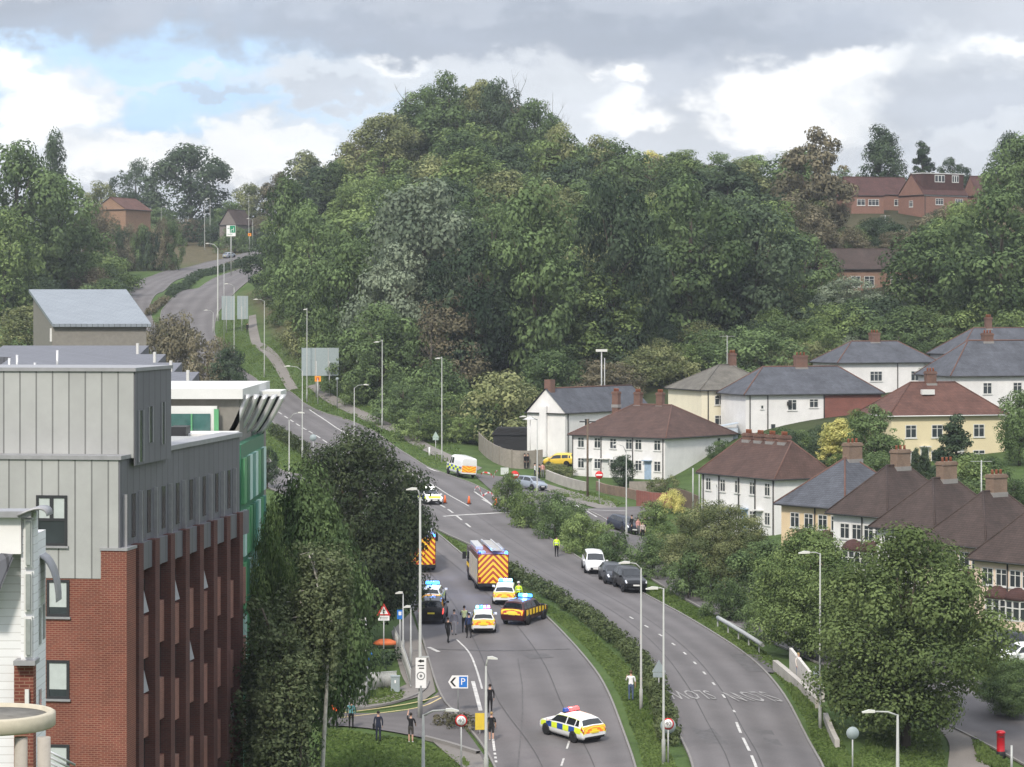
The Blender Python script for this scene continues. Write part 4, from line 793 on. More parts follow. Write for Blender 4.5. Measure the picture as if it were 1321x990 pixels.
# ---- grey block of stepped sheet roofs with a monopitch plant room
def stepped_block():
    o = thing('stepped_roof_block', 'grey block with stepped sheet roofs and a blue grey monopitch roof room on top', 'building', (-26, 150, 0))
    L = lambda px, d: (px - CX) / F * d + 26
    Zp = lambda py, d: CZ - (py - HY) / F * d
    for i, (xr, yt, d) in enumerate([(192, 446, 206), (214, 457, 196), (235, 468, 186), (257, 480, 176), (281, 494, 166)]):
        x0, x1 = L(4 if i == 0 else 20, d), L(xr, d); z = Zp(yt, d); mb = MB()
        mb.prism([(d - 150, z), (d - 156.5, z - .75), (d - 156.5, z - 3.5), (d - 150, z - 3.5)], 'x', x0, x1); mb.build('roof', M_SLATE, o)
        mb = MB(); mb.box(x1 - .05, x1 + .12, d - 156.6, d - 156.2, z - 2.2, z + .25); mb.build('end_upstand', M_FRAMEW, o)
        mb = MB(); mb.box(x0 + .1, x1 - .1, d - 156.3, d - 140, z - 40 * 0 - 22, z - 3.5); mb.build('wall', M_TAUPE, o)
    d0, d1 = 222, 236
    mb = MB(); a = [(L(68, d0), d0 - 150, Zp(418, d0)), (L(195, d0), d0 - 150, Zp(418, d0)), (L(163, d1), d1 - 150, Zp(373.5, d1)), (L(37, d1), d1 - 150, Zp(373.5, d1))]
    mb.face(a); mb.face([(x, y, z - .25) for x, y, z in a][::-1])
    for i in range(4): j = (i + 1) % 4; mb.face([a[i], a[j], (a[j][0], a[j][1], a[j][2] - .25), (a[i][0], a[i][1], a[i][2] - .25)])
    mb.build('roof', M_STEEL, o)
    mb = MB(); zt = Zp(419.5, d0); zk = Zp(376, d1); fr = [(L(66, d0), d0 - 149.6), (L(188, d0), d0 - 149.6), (L(152, d1), d1 - 150.4), (L(44, d1), d1 - 150.4)]; tops = [zt, zt, zk, zk]
    for i in range(4): j = (i + 1) % 4; mb.face([(*fr[i], zt - 8), (*fr[j], zt - 8), (*fr[j], tops[j]), (*fr[i], tops[i])])
    mb.build('wall', M_TAUPE, o)
    for p0, p1 in [(63, 68), (178, 183)]: mb = MB(); mb.box(L(p0, d0), L(p1, d0), d0 - 149.5, d0 - 149.1, Zp(441, d0), Zp(424, d0)); mb.build('window', M_FRAMEW, o)
    for px, y0 in [(12, 462), (22, 458), (74, 452), (45, 468)]:
        d = 168; mb = MB(); mb.tube([(L(px, d), d - 150, Zp(490, d)), (L(px, d), d - 150, Zp(y0, d))], .09, n=6); mb.build('vent_pipe', M_ALU, o)
stepped_block()

# ---- white boarded building and round canopy, bottom left
def white_building():
    D = 60.0; X = lambda px, d=D: (px - CX) / F * d + 12; Z = lambda py, d=D: CZ - (py - HY) / F * d
    o = thing('boarded_building', 'white boarded building with grey curved roof edges at the bottom left corner', 'building', (-12, 60, 0))
    def bx(n, m, p0, p1, q0, q1, d0, d1): mb = MB(); mb.box(X(p0, d0), X(p1, d0), d0 - 60, d1 - 60, Z(q1, d0), Z(q0, d0)); return mb.build(n, m, o)
    bx('wall', M_WHITE_W, -90, 27, 668, 715, 59.5, 59.9); bx('wall', M_BOARD, -90, 45, 690, 1500, 60.0, 61.4)
    bx('bay_tower', M_BOARD, 27, 44, 662, 855, 59.6, 60.1); bx('bay_base', M_BRICK, 18, 43, 858, 1500, 59.75, 60.1); bx('bay_sill', M_COPE, 17, 45, 853, 859, 59.45, 60.05)
    for q0, q1 in [(670, 732), (738, 790), (796, 848)]: f = bx('window', M_FRAMEW, 31, 41, q0, q1, 59.5, 59.58); p = bx('pane', mat('pale_pane', (.26, .28, .27), .15, var=.2), 33, 39, q0 + 3, q1 - 3, 59.44, 59.5); p.parent = f
    for p0, q0, q1, d in [(2, 800, 850, 60.1), (11, 796, 846, 60.1), (32, 890, 920, 59.65)]: bx('window', M_FRAMEW, p0, p0 + 5, q0, q1, d, d + .08)
    bx('parapet', M_COPE, -90, 40, 660, 668, 59.3, 60.2)
    for dd, q0, q1 in [(60.5, 785, 832), (60.5, 890, 915), (61.0, 780, 825)]: mb = MB(); xx = X(45, 60.0); mb.box(xx, xx + .02, dd - 60, dd - 59.75, Z(q1, dd), Z(q0, dd)); mb.build('window', mat('pale_pane', (.26, .28, .27), .15, var=.2), o)
    # dark roof slope falling to the left and the curved verges on the right
    mb = MB(); mb.face([(X(-90), -.6, Z(775)), (X(-2), -.7, Z(775)), (X(23), -.6, Z(712)), (X(-90), .1, Z(706))]); mb.face([(X(-90), -.6, Z(780)), (X(-2), -.7, Z(780)), (X(24), -.6, Z(716)), (X(-90), .1, Z(712))][::-1]); mb.build('roof', M_SLATE, o)
    for (a, b), d, nm in [(((22, 664), (60, 664)), 59.2, 'roof'), (((47, 716), (72, 775)), 60.6, 'roof')]:
        mb = MB(); rows = []
        for k in range(9):
            t = k / 8; px = a[0] + (b[0] - a[0]) * math.sin(t * 1.571); py = a[1] + (b[1] - a[1]) * (1 - math.cos(t * 1.571)) + (-9 * math.sin(t * 3.1) if a[1] == b[1] else 0)
            rows.append([(X(px, d), d - 60, Z(py, d)), (X(px, d), d - 59.2, Z(py, d)), (X(px, d), d - 59.2, Z(py + 3, d)), (X(px, d), d - 60, Z(py + 3, d))])
        mb.grid(rows, 0, True, True); mb.face(rows[0]); mb.face(rows[-1]); mb.build(nm, M_COPE, o)
    c = thing('canopy', 'round cream edged entrance canopy on stone columns in front of the boarded building', 'canopy', (X(0, 52) - 12 - .45, 53.5, 0))
    mb = MB(); z = Z(937, 52); mb.lathe([(0, z - .25), (1.2, z - .25), (1.25, z - .21), (1.25, z + .03), (1.2, z + .06), (1.12, z + .06), (1.10, z - .03), (0, z - .03)], 40); mb.build('roof', mat('cream_stone', (.44, .40, .31), .8, var=.12, scale=4), c)
    mb = MB(); mb.lathe([(0, z - .012), (1.09, z - .012), (1.09, z - .02)], 40); mb.build('roof_felt', mat('roof_felt', (.17, .16, .14), .95, var=.3), c)
    ms = mat('stone_column', (.34, .31, .27), .9, var=.15, scale=3)
    for px in (18, 48): mb = MB(); xx = X(px, 52) - X(0, 52) + .45; mb.lathe([(.13, z - .33), (.13, z - 6)], 16, 0, Matrix.Translation((xx, -.75, 0))); mb.build('column', ms, c)
    mb = MB(); mb.box(-.6, 1.4, 8, 8.1, 0, .05); 
    h = MB(); a, b = Vector((X(60, 60) - 12, 60, Z(968))), Vector((X(92, 60) - 12, 60.5, Z(992)))
    for k in range(4): h.tube([a - Vector((0, 0, .12 * k)), b - Vector((0, 0, .12 * k))], .03, n=6)
    tag(h.build('handrail', M_ALU), 'blue grey handrail between the canopy and the red brick wall', 'railing')
white_building()

# ---- houses
def house(name, label, C0, do, a, xl, xr, base_y, eave_y, roof_h, wall_m, roof_m, hip=True, chim=(), wins=(), doors=(), pipes=(), W_=None, L_=None, face2=None, ov=.4, hips=True, cat='house', group=None, chim_m=None, ridge_axis=None, extra=None, inset=.5):
    """C0 = image x of the nearest corner; a = heading of the left facade; xl/xr = image x of the far ends of both visible facades"""
    d = G(C0, base_y)[1] if base_y > 380 else do * S; x0 = (C0 - CX) / F * d; a = R(a); u = Vector((-math.cos(a), math.sin(a))); v = Vector((math.sin(a), math.cos(a)))
    def ext(t, px):                      # length along t until the image column px
        k = (px - CX) / F; return (k * d - x0) / (t.x - k * t.y)
    L = L_ or ext(u, xl); Wd = W_ or ext(v, xr); zb = CZ - (base_y - HY) / F * d; eh = (base_y - eave_y) / ppm(d)
    o = thing(name, label, cat, (x0, d, zb), math.atan2(v.y, v.x), group)
    wl = MB(); wl.box(0, Wd, 0, L, -5, eh)
    along_y = (L >= Wd) if ridge_axis is None else ridge_axis == 'y'
    A, Bq = (L, Wd) if along_y else (Wd, L)
    def P(s, t, z): return (t, s, z) if along_y else (s, t, z)      # s along the ridge, t across
    rz = eh + roof_h; ins = (Bq * inset if hip else -ov * 0); r0, r1 = (ins if hip else -ov), (A - ins if hip else A + ov)
    if hip and r1 < r0 + .1: m_ = A / 2; r0, r1 = m_ - .05, m_ + .05
    rf = MB(); e = [P(-ov, -ov, eh), P(A + ov, -ov, eh), P(A + ov, Bq + ov, eh), P(-ov, Bq + ov, eh)]; g = [P(r0, Bq / 2, rz), P(r1, Bq / 2, rz)]
    rf.face([e[0], e[1], g[1], g[0]]); rf.face([e[2], e[3], g[0], g[1]])
    if hip: rf.face([e[1], e[2], g[1]]); rf.face([e[3], e[0], g[0]])
    else:
        for s in (0, A): wl.face([P(s, 0, eh), P(s, Bq, eh), P(s, Bq / 2, rz - .12)])
    rf.face([(x, y, z - .16) for x, y, z in e][::-1])
    for i in range(4):
        j = (i + 1) % 4
        if hip or i % 2 == 0: rf.face([e[i], e[j], (e[j][0], e[j][1], eh - .16), (e[i][0], e[i][1], eh - .16)])
    roof = rf.build('roof', roof_m, o)
    wl.build('wall', wall_m, o)
    cap = MB(); cap.tube([g[0], g[1]], .11, n=6)
    if hip and hips:
        for q, k in ((0, 0), (3, 0), (1, 1), (2, 1)): cap.tube([e[q], g[k]], .09, n=6)
    cap.build('ridge_tiles', M_RIDGE if roof_m in (M_TBROWN, M_TSLATE) else roof_m, roof)
    gut = MB(); gut.tube([(-ov - .05, L + ov, eh - .1), (-ov - .05, -ov - .05, eh - .1), (Wd + ov, -ov - .05, eh - .1)], .07, n=6); gut.build('gutter', M_PIPE if wall_m is not M_YELLOWW else M_FRAMEW, roof)
    for c in chim:
        f, wd, dp, h = (tuple(c) + (.9, .6, 1.5))[:4] if not isinstance(c, (int, float)) else (c, .9, .6, 1.5)
        cb = MB(); s = A * f; x, y, _ = P(s, Bq / 2, 0); hx, hy = (dp, wd) if along_y else (wd, dp); zt = rz + h
        cb.box(x - hx / 2, x + hx / 2, y - hy / 2, y + hy / 2, rz - 1.2, zt); cb.box(x - hx / 2 - .07, x + hx / 2 + .07, y - hy / 2 - .07, y + hy / 2 + .07, zt - .3, zt - .12)
        co = cb.build('chimney', chim_m or M_CHIM, roof)
        for k in (-.3, 0, .3): kx, ky = (0, k * wd) if along_y else (k * wd, 0); pb = MB(); pb.lathe([(.12, zt), (.10, zt + .32), (.12, zt + .36)], 8, 0, Matrix.Translation((x + kx, y + ky, 0))); pb.build('chimney_pot', M_POT, roof)
        fl = MB(); fl.box(x - hx / 2 - .06, x + hx / 2 + .06, y - hy / 2 - .06, y + hy / 2 + .06, rz - .5, rz - .12); fl.build('flashing', M_LEAD, roof)
    def facing(f):                        # 'l': the left facade (x=0), 'r': the right one (y=0)
        return (lambda s, n, z: (-n, s, z)) if f == 'l' else (lambda s, n, z: (s, -n, z))
    def bxf(mb, f, s0, s1, n0, n1, z0, z1, mi=0):
        q = facing(f); p, r = q(s0, n0, z0), q(s1, n1, z1); mb.box(min(p[0], r[0]), max(p[0], r[0]), min(p[1], r[1]), max(p[1], r[1]), z0, z1, mi)
    for f, fr, zc, w, h, nl in wins:       # facade, fraction along it, sill height, width, height, lights
        ln = L if f == 'l' else Wd; s = fr * ln; t = .075
        fb = MB(); bxf(fb, f, s - w / 2, s + w / 2, -.02, .05, zc, zc + t); bxf(fb, f, s - w / 2, s + w / 2, -.02, .05, zc + h - t, zc + h)
        for k in range(nl + 1): c = s - w / 2 + t / 2 + (w - t) * k / nl; bxf(fb, f, c - t / 2, c + t / 2, -.02, .047, zc + t, zc + h - t)
        if nl > 1: bxf(fb, f, s - w / 2 + t, s + w / 2 - t, -.02, .04, zc + h * .68, zc + h * .68 + .05)
        bxf(fb, f, s - w / 2 - .08, s + w / 2 + .08, -.02, .10, zc - .09, zc - .005)
        wo = fb.build('window', M_FRAMEW, o)
        pb = MB(); bxf(pb, f, s - w / 2 + .02, s + w / 2 - .02, -.01, .02, zc + .02, zc + h - .02); pb.build('pane', M_GLASS, wo)
    for f, fr, m in doors:
        ln = L if f == 'l' else Wd; s = fr * ln; db = MB(); bxf(db, f, s - .5, s + .5, -.02, .04, -.2, 2.05); bxf(db, f, s - .62, s + .62, 0, .5, 2.12, 2.22); do_ = db.build('door', m, o)
        hb = MB(); bxf(hb, f, s + .32, s + .4, .04, .09, .95, 1.08); hb.build('handle', M_ALU, do_)
    for f, fr in pipes:
        ln = L if f == 'l' else Wd; q = facing(f); pb = MB(); pb.tube([q(fr * ln, .07, -.5), q(fr * ln, .07, eh - .1)], .065, n=6); pb.build('downpipe', M_PIPE, o)
    if extra: extra(o, L, Wd, eh, rz, bxf)
    return o

# white terrace with three chimneys
tw = [('l', f, z, 1.0, 1.25, 2) for f in (.08, .28, .38, .55, .72, .90) for z in (.9, 3.4)] + [('r', .78, 3.4, .7, 1.2, 1)]
house('terraced_house', 'white terrace with brown hipped roof and three brick chimneys', 858, 236, 40, 738, 946, 619, 565, 3.6, M_WHITE_W, M_TBROWN, True, (.42, .66, .9), tw, [('l', .18, M_DOOR), ('l', .63, M_FRAMEW), ('l', .82, M_FRAMEW)], [('l', .99), ('l', .34), ('l', .02), ('l', .68)], inset=.3)
# white gabled house with slate roof behind it
def gable_extra(o, L, Wd, eh, rz, bxf):
    ch = MB(); ch.box(.15, 1.15, L / 2 - .6, L / 2 + .4, eh, rz + 1.1); ch.build('chimney', M_CHIM, o)
    st = MB(); bxf(st, 'l', L * .45, L * .62, 0, .45, -2, eh + .8); st.build('chimney_breast', M_WHITE_W, o)
house('detached_house', 'white house with plain gable end, slate roof and end chimney by the wooden fence', 729, 255, 38, 680, 838, 588, 533, 3.1, M_WHITE_W, M_TSLATE, False, (), [('r', .25, 3.4, 1.1, 1.2, 2), ('r', .55, 3.4, 1.1, 1.2, 2), ('r', .3, .9, 1.2, 1.2, 2)], (), [('r', .03)], ov=.25, ridge_axis='x', extra=gable_extra)
# white terrace with four chimneys
tw = [('l', f, z, .9, 1.25, 2) for f in (.1, .3, .5, .7, .9) for z in (.8, 3.6)] + [('r', .6, 3.6, .8, 1.2, 1)]
house('terraced_house', 'white terrace with dark brown hipped roof and four small chimneys, nearer the camera', 1000, 188, 60, 905, 1075, 690, 618, 3.4, M_WHITE_W, M_TBROWN, True, ((.26, 1.1, .8, .55), (.42, 1.1, .8, .55), (.58, 1.1, .8, .55), (.74, 1.1, .8, .55)), tw, [('l', .2, M_FRAMEW), ('l', .4, M_DOOR), ('l', .6, M_FRAMEW), ('l', .8, M_FRAMEW)], [('l', .97), ('l', .75), ('l', .48), ('l', .26), ('l', .02)], inset=.3)
# cream house, grey roof
house('semi_detached_house', 'cream rendered house with weathered grey hipped roof behind the white terrace', 905, 245, 68, 862, 1008, 556, 503, 3.0, M_CREAM, M_TGREY, True, (.6,), [('r', .22, 3.2, 1.3, 1.2, 2), ('r', .62, 3.2, 1.0, 1.2, 2), ('r', .22, .7, 1.3, 1.2, 2), ('r', .5, .7, 1.0, 1.2, 2)], (), [('r', .08)], chim_m=M_CHIM)
def half_brick(o, L, Wd, eh, rz, bxf):
    p = MB(); bxf(p, 'r', Wd * .58, Wd + .02, 0, .12, -2, eh - .2); p.build('brick_facade', M_REDB, o)
    d = MB(); bxf(d, 'r', Wd * .30, Wd * .33, .08, .3, 3.6, 4.1); d.build('satellite_dish', M_PIPE, o)
house('semi_detached_house', 'pair of houses half white render half red brick under one slate hipped roof', 962, 228, 72, 957, 1160, 562, 509, 3.3, M_WHITE_W, M_TSLATE, True, ((.5, 1.6, .8, 1.4),), [('r', .34, 3.0, 1.2, 1.35, 2), ('r', .50, 3.3, 1.2, 1.1, 2), ('r', .20, .6, .7, .8, 1), ('r', .12, 3.2, .4, .5, 1)], (), [('r', .16), ('r', .03), ('r', .575)], W_=18.2, L_=8, extra=lambda o, L, Wd, eh, rz, bxf: half_brick(o, L, Wd, eh, rz, bxf))
house('detached_house', 'white house with slate hipped roof and central chimney, set high below the wood', 1082, 262, 70, 1076, 1226, 515, 468, 2.9, M_WHITE_W, M_TSLATE, True, ((.5, 1.4, .8, 1.2),), [('r', .38, 2.4, 1.9, 1.4, 3), ('r', .8, 2.4, 1.9, 1.4, 3), ('r', .3, .2, 1.2, 1.1, 2)], (), [('r', .60)], W_=15.2, L_=8)
house('detached_house', 'white house with slate hipped roof cut off by the right edge', 1228, 236, 72, 1218, 1400, 537, 485, 4.2, M_WHITE_W, M_TSLATE, True, ((.42, 1.3, .8, .9),), [('r', .28, 2.6, 1.2, 1.4, 2), ('r', .52, 2.6, 1.2, 1.4, 2), ('r', .3, .2, 1.2, 1.1, 2)], (), (), W_=17, L_=9)
house('detached_house', 'white house with slate roof mostly hidden behind the one at the right edge', 1238, 262, 72, 1232, 1400, 500, 457, 3.6, M_WHITE_W, M_TSLATE, True, (.4,), [('r', .2, 2.4, 1.2, 1.2, 2)], (), (), W_=17, L_=9)
def skylight(o, L, Wd, eh, rz, bxf):
    s = MB(); s.box(Wd * .34, Wd * .45, L * .25, L * .31, eh + (rz - eh) * .62, eh + (rz - eh) * .78); s.build('roof_light', M_FRAMEW, o)
house('semi_detached_house', 'yellow rendered pair of houses with red brown hipped roof and skylight', 1150, 205, 74, 1146, 1310, 603, 536, 3.4, M_YELLOWW, M_TRED, True, ((.48, 1.1, .8, 1.2),), [('r', .17, 3.1, 1.3, 1.4, 2), ('r', .40, 3.1, 1.3, 1.4, 2), ('r', .77, 3.1, 1.3, 1.4, 2), ('r', .17, .4, 1.4, 1.3, 2), ('r', .40, .4, 1.4, 1.3, 2), ('r', .77, .4, 1.4, 1.3, 2)], [('r', .29, M_FRAMEW), ('r', .6, M_FRAMEW)], [('r', .52)], W_=13.3, L_=8, extra=skylight)
# the row of hipped houses along the service road
def bays(m):
    def f(o, L, Wd, eh, rz, bxf):
        for fr in (.28, .60):
            s = fr * L; y0, y1 = s - 1.05, s + 1.05
            b = MB(); b.prism([(0, y0), (-.75, y0 + .35), (-.75, y1 - .35), (0, y1)], 'z', -1.5, .75); b.build('bay', m, o)
            g = MB(); g.prism([(0, y0 + .04), (-.70, y0 + .38), (-.70, y1 - .38), (0, y1 - .04)], 'z', .75, 2.15); go = g.build('bay_window', M_GLASS, o)
            fr_ = MB()
            for q in ((-.02, y0), (-.74, y0 + .35), (-.76, s), (-.74, y1 - .35), (-.02, y1)): fr_.box(q[0] - .05, q[0] + .05, q[1] - .05, q[1] + .05, .75, 2.15)
            fr_.prism([(0, y0 - .02), (-.78, y0 + .33), (-.78, y1 - .33), (0, y1 + .02)], 'z', 2.15, 2.25); fr_.prism([(0, y0 - .02), (-.78, y0 + .33), (-.78, y1 - .33), (0, y1 + .02)], 'z', 1.62, 1.70); fr_.prism([(0, y0 - .02), (-.80, y0 + .33), (-.80, y1 - .33), (0, y1 + .02)], 'z', .68, .76); fr_.build('frame', M_FRAMEW, go)
            r = MB(); rows = []
            for k in range(6):
                t = k / 5 * 1.5; c, zz = math.cos(t), 2.25 + math.sin(t) * .95; rows.append([(0, s - 1.2 * max(c, .1), zz), (-.88 * c, s - .75 * max(c, .1), zz), (-.88 * c, s + .75 * max(c, .1), zz), (0, s + 1.2 * max(c, .1), zz)])
            r.grid(rows, 0, True); r.face(rows[0]); r.build('bay_roof', M_TMAROON, o)
    return f
rw = [('l', f, 3.15, 1.15, 1.35, 2) for f in (.14, .34, .56, .78)]
ROW = [('slate roofed peach walled house pair, furthest of the row along the service road', 1090, 172, 1008, 1150, 733, 656, M_PEACH, M_TSLATE), ('brown roofed white walled house pair standing next to the slate roofed peach pair', 1145, 166, 1075, 1215, 748, 667, M_WHITE_W, M_TDARK),
       ('brown roofed white walled house pair in the middle of the service road row', 1206, 160, 1131, 1275, 768, 686, M_WHITE_W, M_TDARK), ('brown roofed pinkish house pair, second from the near end of the row', 1272, 153, 1192, 1345, 788, 706, M_PINKW, M_TDARK),
       ('brown roofed pinkish house with maroon bay roofs, nearest of the row', 1338, 147, 1257, 1420, 815, 728, M_PINKW, M_TDARK)]
for lab, c0, do, xl, xr, by, ey, wm, rm in ROW:
    house('semi_detached_house', lab, c0, do, 52, xl, xr, by, ey, 4.1, wm, rm, True, ((.55, 1.65, .85, 1.35),), rw, [('l', .44, M_FRAMEW)], [('l', .46), ('l', .02)], W_=9.0, extra=bays(wm), chim_m=M_CHIM2, ov=.5)
# red brick houses on the far slope
fw = [('r', .35, 2.9, 2.0, 1.3, 3), ('r', .8, 2.9, 2.0, 1.3, 3), ('l', .5, 2.5, 1.2, 1.3, 2)]
def dormer(o, L, Wd, eh, rz, bxf):
    d = MB(); d.box(-.1 + Wd * .04, Wd * .97, .9, L / 2 + 1, eh + .9, rz - .02); d.build('dormer', M_TMAROON, o)
    e = MB(); e.box(Wd * .02, Wd * .99, .75, L / 2 + 1, rz - .02, rz + .14); e.build('dormer_roof', M_FRAMEW, o)
    for s, w in ((.42, 2.6), (.78, 1.8)):
        f = MB(); f.box(s * Wd - w / 2, s * Wd + w / 2, .84, .92, rz - 1.75, rz - .25); fo = f.build('window', M_FRAMEW, o)
        for k in range(3): g = MB(); g.box(s * Wd - w / 2 + .1 + k * w / 3, s * Wd - w / 2 - .1 + (k + 1) * w / 3, .82, .9, rz - 1.6, rz - .4); g.build('pane', M_GLASS, fo)
    f = MB(); bxf(f, 'r', 0, Wd, 0, .12, eh - .3, eh - .05); f.build('fascia', M_FRAMEW, o)
house('brick_house', 'red brick house with white framed dormer in its maroon roof on the far slope', 1192, 400, 60, 1158, 1262, 282, 251, 4.4, courses('salmon_brick', (.22, .115, .088), (.18, .092, .072), (.25, .16, .12), .3, .1, var=.12), M_TMAROON, False, (), fw, (), [('r', .02)], ov=.15, W_=11.5, L_=8.5, ridge_axis='x', extra=dormer)
house('brick_house', 'brick house with maroon roof left of the one with the dormer', 1098, 402, 74, 1094, 1150, 280, 252, 4.0, MATS['salmon_brick'], M_TMAROON, False, (), [('r', .3, 2.4, 1.8, 1.3, 2), ('r', .68, 2.4, 2.4, 1.3, 3)], (), (), ov=.15, W_=7.4, L_=8, ridge_axis='x')
house('brick_house', 'narrow maroon roofed brick house between the two brick houses on the far slope', 1140, 410, 74, 1137, 1170, 280, 251, 3.8, MATS['salmon_brick'], M_TMAROON, False, (), [('r', .5, 2.4, 1.6, 1.3, 2)], (), (), ov=.15, W_=6.4, L_=8, ridge_axis='x')
house('brick_house', 'maroon roofed brick house right of the dormer house, mostly behind trees', 1262, 408, 74, 1258, 1310, 282, 252, 4.2, MATS['salmon_brick'], M_TMAROON, False, (), [('r', .5, 2.4, 1.6, 1.3, 2)], (), (), ov=.15, W_=9, L_=8, ridge_axis='x')
house('long_brick_house', 'long low brown brick house with dark roof halfway up the wooded slope', 1070, 338, 82, 1066, 1190, 377, 347, 3.6, courses('brown_brick', (.24, .15, .10), (.20, .12, .085), (.22, .15, .12), .3, .1), M_TDARK, False, (), [('r', .28, .9, 1.6, 1.9, 2), ('r', .42, .9, 1.8, 1.9, 2), ('r', .7, .9, 1.8, 1.9, 2)], (), (), ov=.4, W_=17, L_=8, ridge_axis='x')
t = MB(); tp = W(1070, 345, 338)
# brick house behind the trees at the head of the road
house('brick_house', 'orange brick gable end of a house among trees at the upper left', 162, 505, 25, 120, 190, 300, 270, 3.2, courses('orange_gable_brick', (.25, .155, .10), (.215, .13, .085), (.34, .22, .15), .3, .1, var=.1), M_TRED, False, (), (), (), (), ov=.3, L_=9.5, W_=12, ridge_axis='x')
house('gabled_house', 'grey timbered house with pointed gable behind the green road sign', 305, 560, 30, 292, 318, 312, 290, 4.4, mat('grey_render', (.17, .15, .14), .9), M_TDARK, False, (), [('l', .5, 1.5, 1.5, 1.8, 2)], (), (), ov=.3, L_=6, W_=8, ridge_axis='x')
# ------------------------------------------------------------------ vehicles
def paint(name, c, rough=.28, metal=0): 
    m = mat(name, c, rough, metal, var=.05, scale=1.2, spec=.5); m.node_tree.nodes['Principled BSDF'].inputs['Coat Weight'].default_value = .15; m.node_tree.nodes['Principled BSDF'].inputs['Specular IOR Level'].default_value = .35; return m
P_WHITE = paint('white_paint', (.72, .73, .73)); P_BLACK = paint('black_paint', (.006, .0065, .008)); P_GREY = paint('dark_grey_paint', (.03, .034, .042)); P_SILVER = paint('silver_blue_paint', (.30, .34, .39), .3, .3); P_RED = paint('dark_red_paint', (.05, .011, .013)); P_YELC = paint('yellow_car_paint', (.70, .48, .06)); P_NAVY = paint('navy_paint', (.02, .026, .045))
M_FLY = mat('fluorescent_yellow', (.70, .80, .04), .4, var=.04); M_BLU = mat('livery_blue', (.02, .075, .33), .4, var=.05); M_CHY = mat('chevron_yellow', (.92, .58, .04), .4, var=.04, emit=(.9, .55, .05), es=0); M_CHR = mat('chevron_red', (.42, .05, .025), .4, var=.05); M_CHO = mat('chevron_orange', (.85, .20, .03), .4, var=.05)
M_CGLASS = mat('car_glass', (.012, .015, .018), .05, var=0, spec=.7); M_TYRE = mat('tyre', (.016, .016, .017), .9, var=.1); M_RIM = mat('alloy_rim', (.42, .42, .43), .35, metal=.7, var=0); M_TRIM = mat('black_trim', (.018, .018, .02), .6, var=0); M_LAMPG = mat('headlamp_glass', (.65, .67, .70), .12, var=0, spec=.6); M_TAIL = mat('tail_lamp', (.32, .012, .012), .2, var=0)
M_PLATEW = mat('white_number_plate', (.72, .72, .70), .5, var=0); M_PLATEY = mat('yellow_number_plate', (.72, .56, .06), .5, var=0)
def lit(name, c, es): return mat(name, tuple(k * .5 for k in c), .3, var=0, emit=c, es=es)
L_BLUE = lit('lit_blue_lamp', (.04, .30, 1.0), 6); L_CYAN = lit('lit_pale_blue_lamp', (.30, .75, 1.0), 4); L_RED = lit('lit_red_lamp', (1.0, .10, .10), 2.0); L_PINK = lit('lit_pink_lamp', (1, .35, .85), 2.4); L_WHITE = lit('lit_white_lamp', (1, 1, .95), 3.0); L_TAILON = lit('lit_tail_lamp', (1, .07, .05), 1.8); L_LAMP = mat('unlit_blue_lens', (.03, .10, .40), .2, var=0)
# stations: x, bottom, shoulder height, top height, half width at shoulder, half width at top
ST = {'estate': [(-2.35, .36, .55, .58, .78, .70), (-2.31, .28, .80, .86, .86, .80), (-2.22, .24, .93, 1.00, .89, .79), (-1.86, .22, .94, 1.40, .91, .60), (-1.2, .2, .94, 1.47, .92, .63), (0, .2, .93, 1.48, .92, .64), (.42, .2, .92, 1.43, .92, .63), (1.22, .2, .90, .99, .91, .75), (1.75, .21, .85, .93, .89, .72), (2.15, .23, .73, .81, .85, .68), (2.35, .30, .52, .58, .74, .6)],
      'hatch': [(-2.05, .36, .55, .58, .76, .68), (-2.02, .28, .82, .88, .84, .78), (-1.93, .24, .95, 1.02, .87, .77), (-1.62, .22, .96, 1.43, .88, .58), (-.9, .2, .95, 1.50, .89, .62), (.2, .2, .94, 1.50, .89, .63), (.5, .2, .93, 1.44, .89, .62), (1.22, .2, .92, 1.02, .88, .74), (1.62, .22, .86, .94, .86, .7), (1.92, .24, .74, .82, .82, .66), (2.08, .3, .54, .6, .72, .58)],
      'suv': [(-2.38, .42, .7, .75, .86, .8), (-2.34, .34, .98, 1.04, .93, .86), (-2.26, .3, 1.12, 1.18, .95, .85), (-1.98, .3, 1.13, 1.70, .96, .68), (-1.2, .3, 1.13, 1.77, .97, .70), (.0, .3, 1.12, 1.77, .97, .70), (.4, .3, 1.11, 1.70, .97, .69), (1.08, .3, 1.10, 1.19, .96, .80), (1.7, .31, 1.06, 1.14, .95, .8), (2.2, .34, .95, 1.03, .92, .78), (2.38, .4, .7, .76, .84, .7)],
      'mpv': [(-2.3, .36, .6, .65, .80, .74), (-2.27, .28, .92, .97, .86, .80), (-2.2, .24, 1.02, 1.08, .88, .79), (-2.0, .22, 1.03, 1.58, .89, .64), (-1.2, .2, 1.03, 1.66, .90, .67), (.2, .2, 1.02, 1.66, .90, .67), (.65, .2, 1.0, 1.58, .90, .66), (1.45, .2, .96, 1.06, .89, .74), (1.8, .21, .90, .97, .87, .7), (2.15, .24, .76, .84, .83, .67), (2.32, .3, .54, .6, .74, .6)],
      'van': [(-2.66, .45, 1.1, 2.2, .97, .88), (-2.62, .4, 1.22, 2.32, .99, .88), (-1.2, .3, 1.22, 2.38, 1.0, .88), (.8, .3, 1.22, 2.38, 1.0, .88), (1.25, .3, 1.2, 2.28, 1.0, .86), (2.0, .3, 1.16, 1.38, .98, .84), (2.45, .32, 1.05, 1.16, .95, .8), (2.66, .4, .78, .85, .88, .7)]}
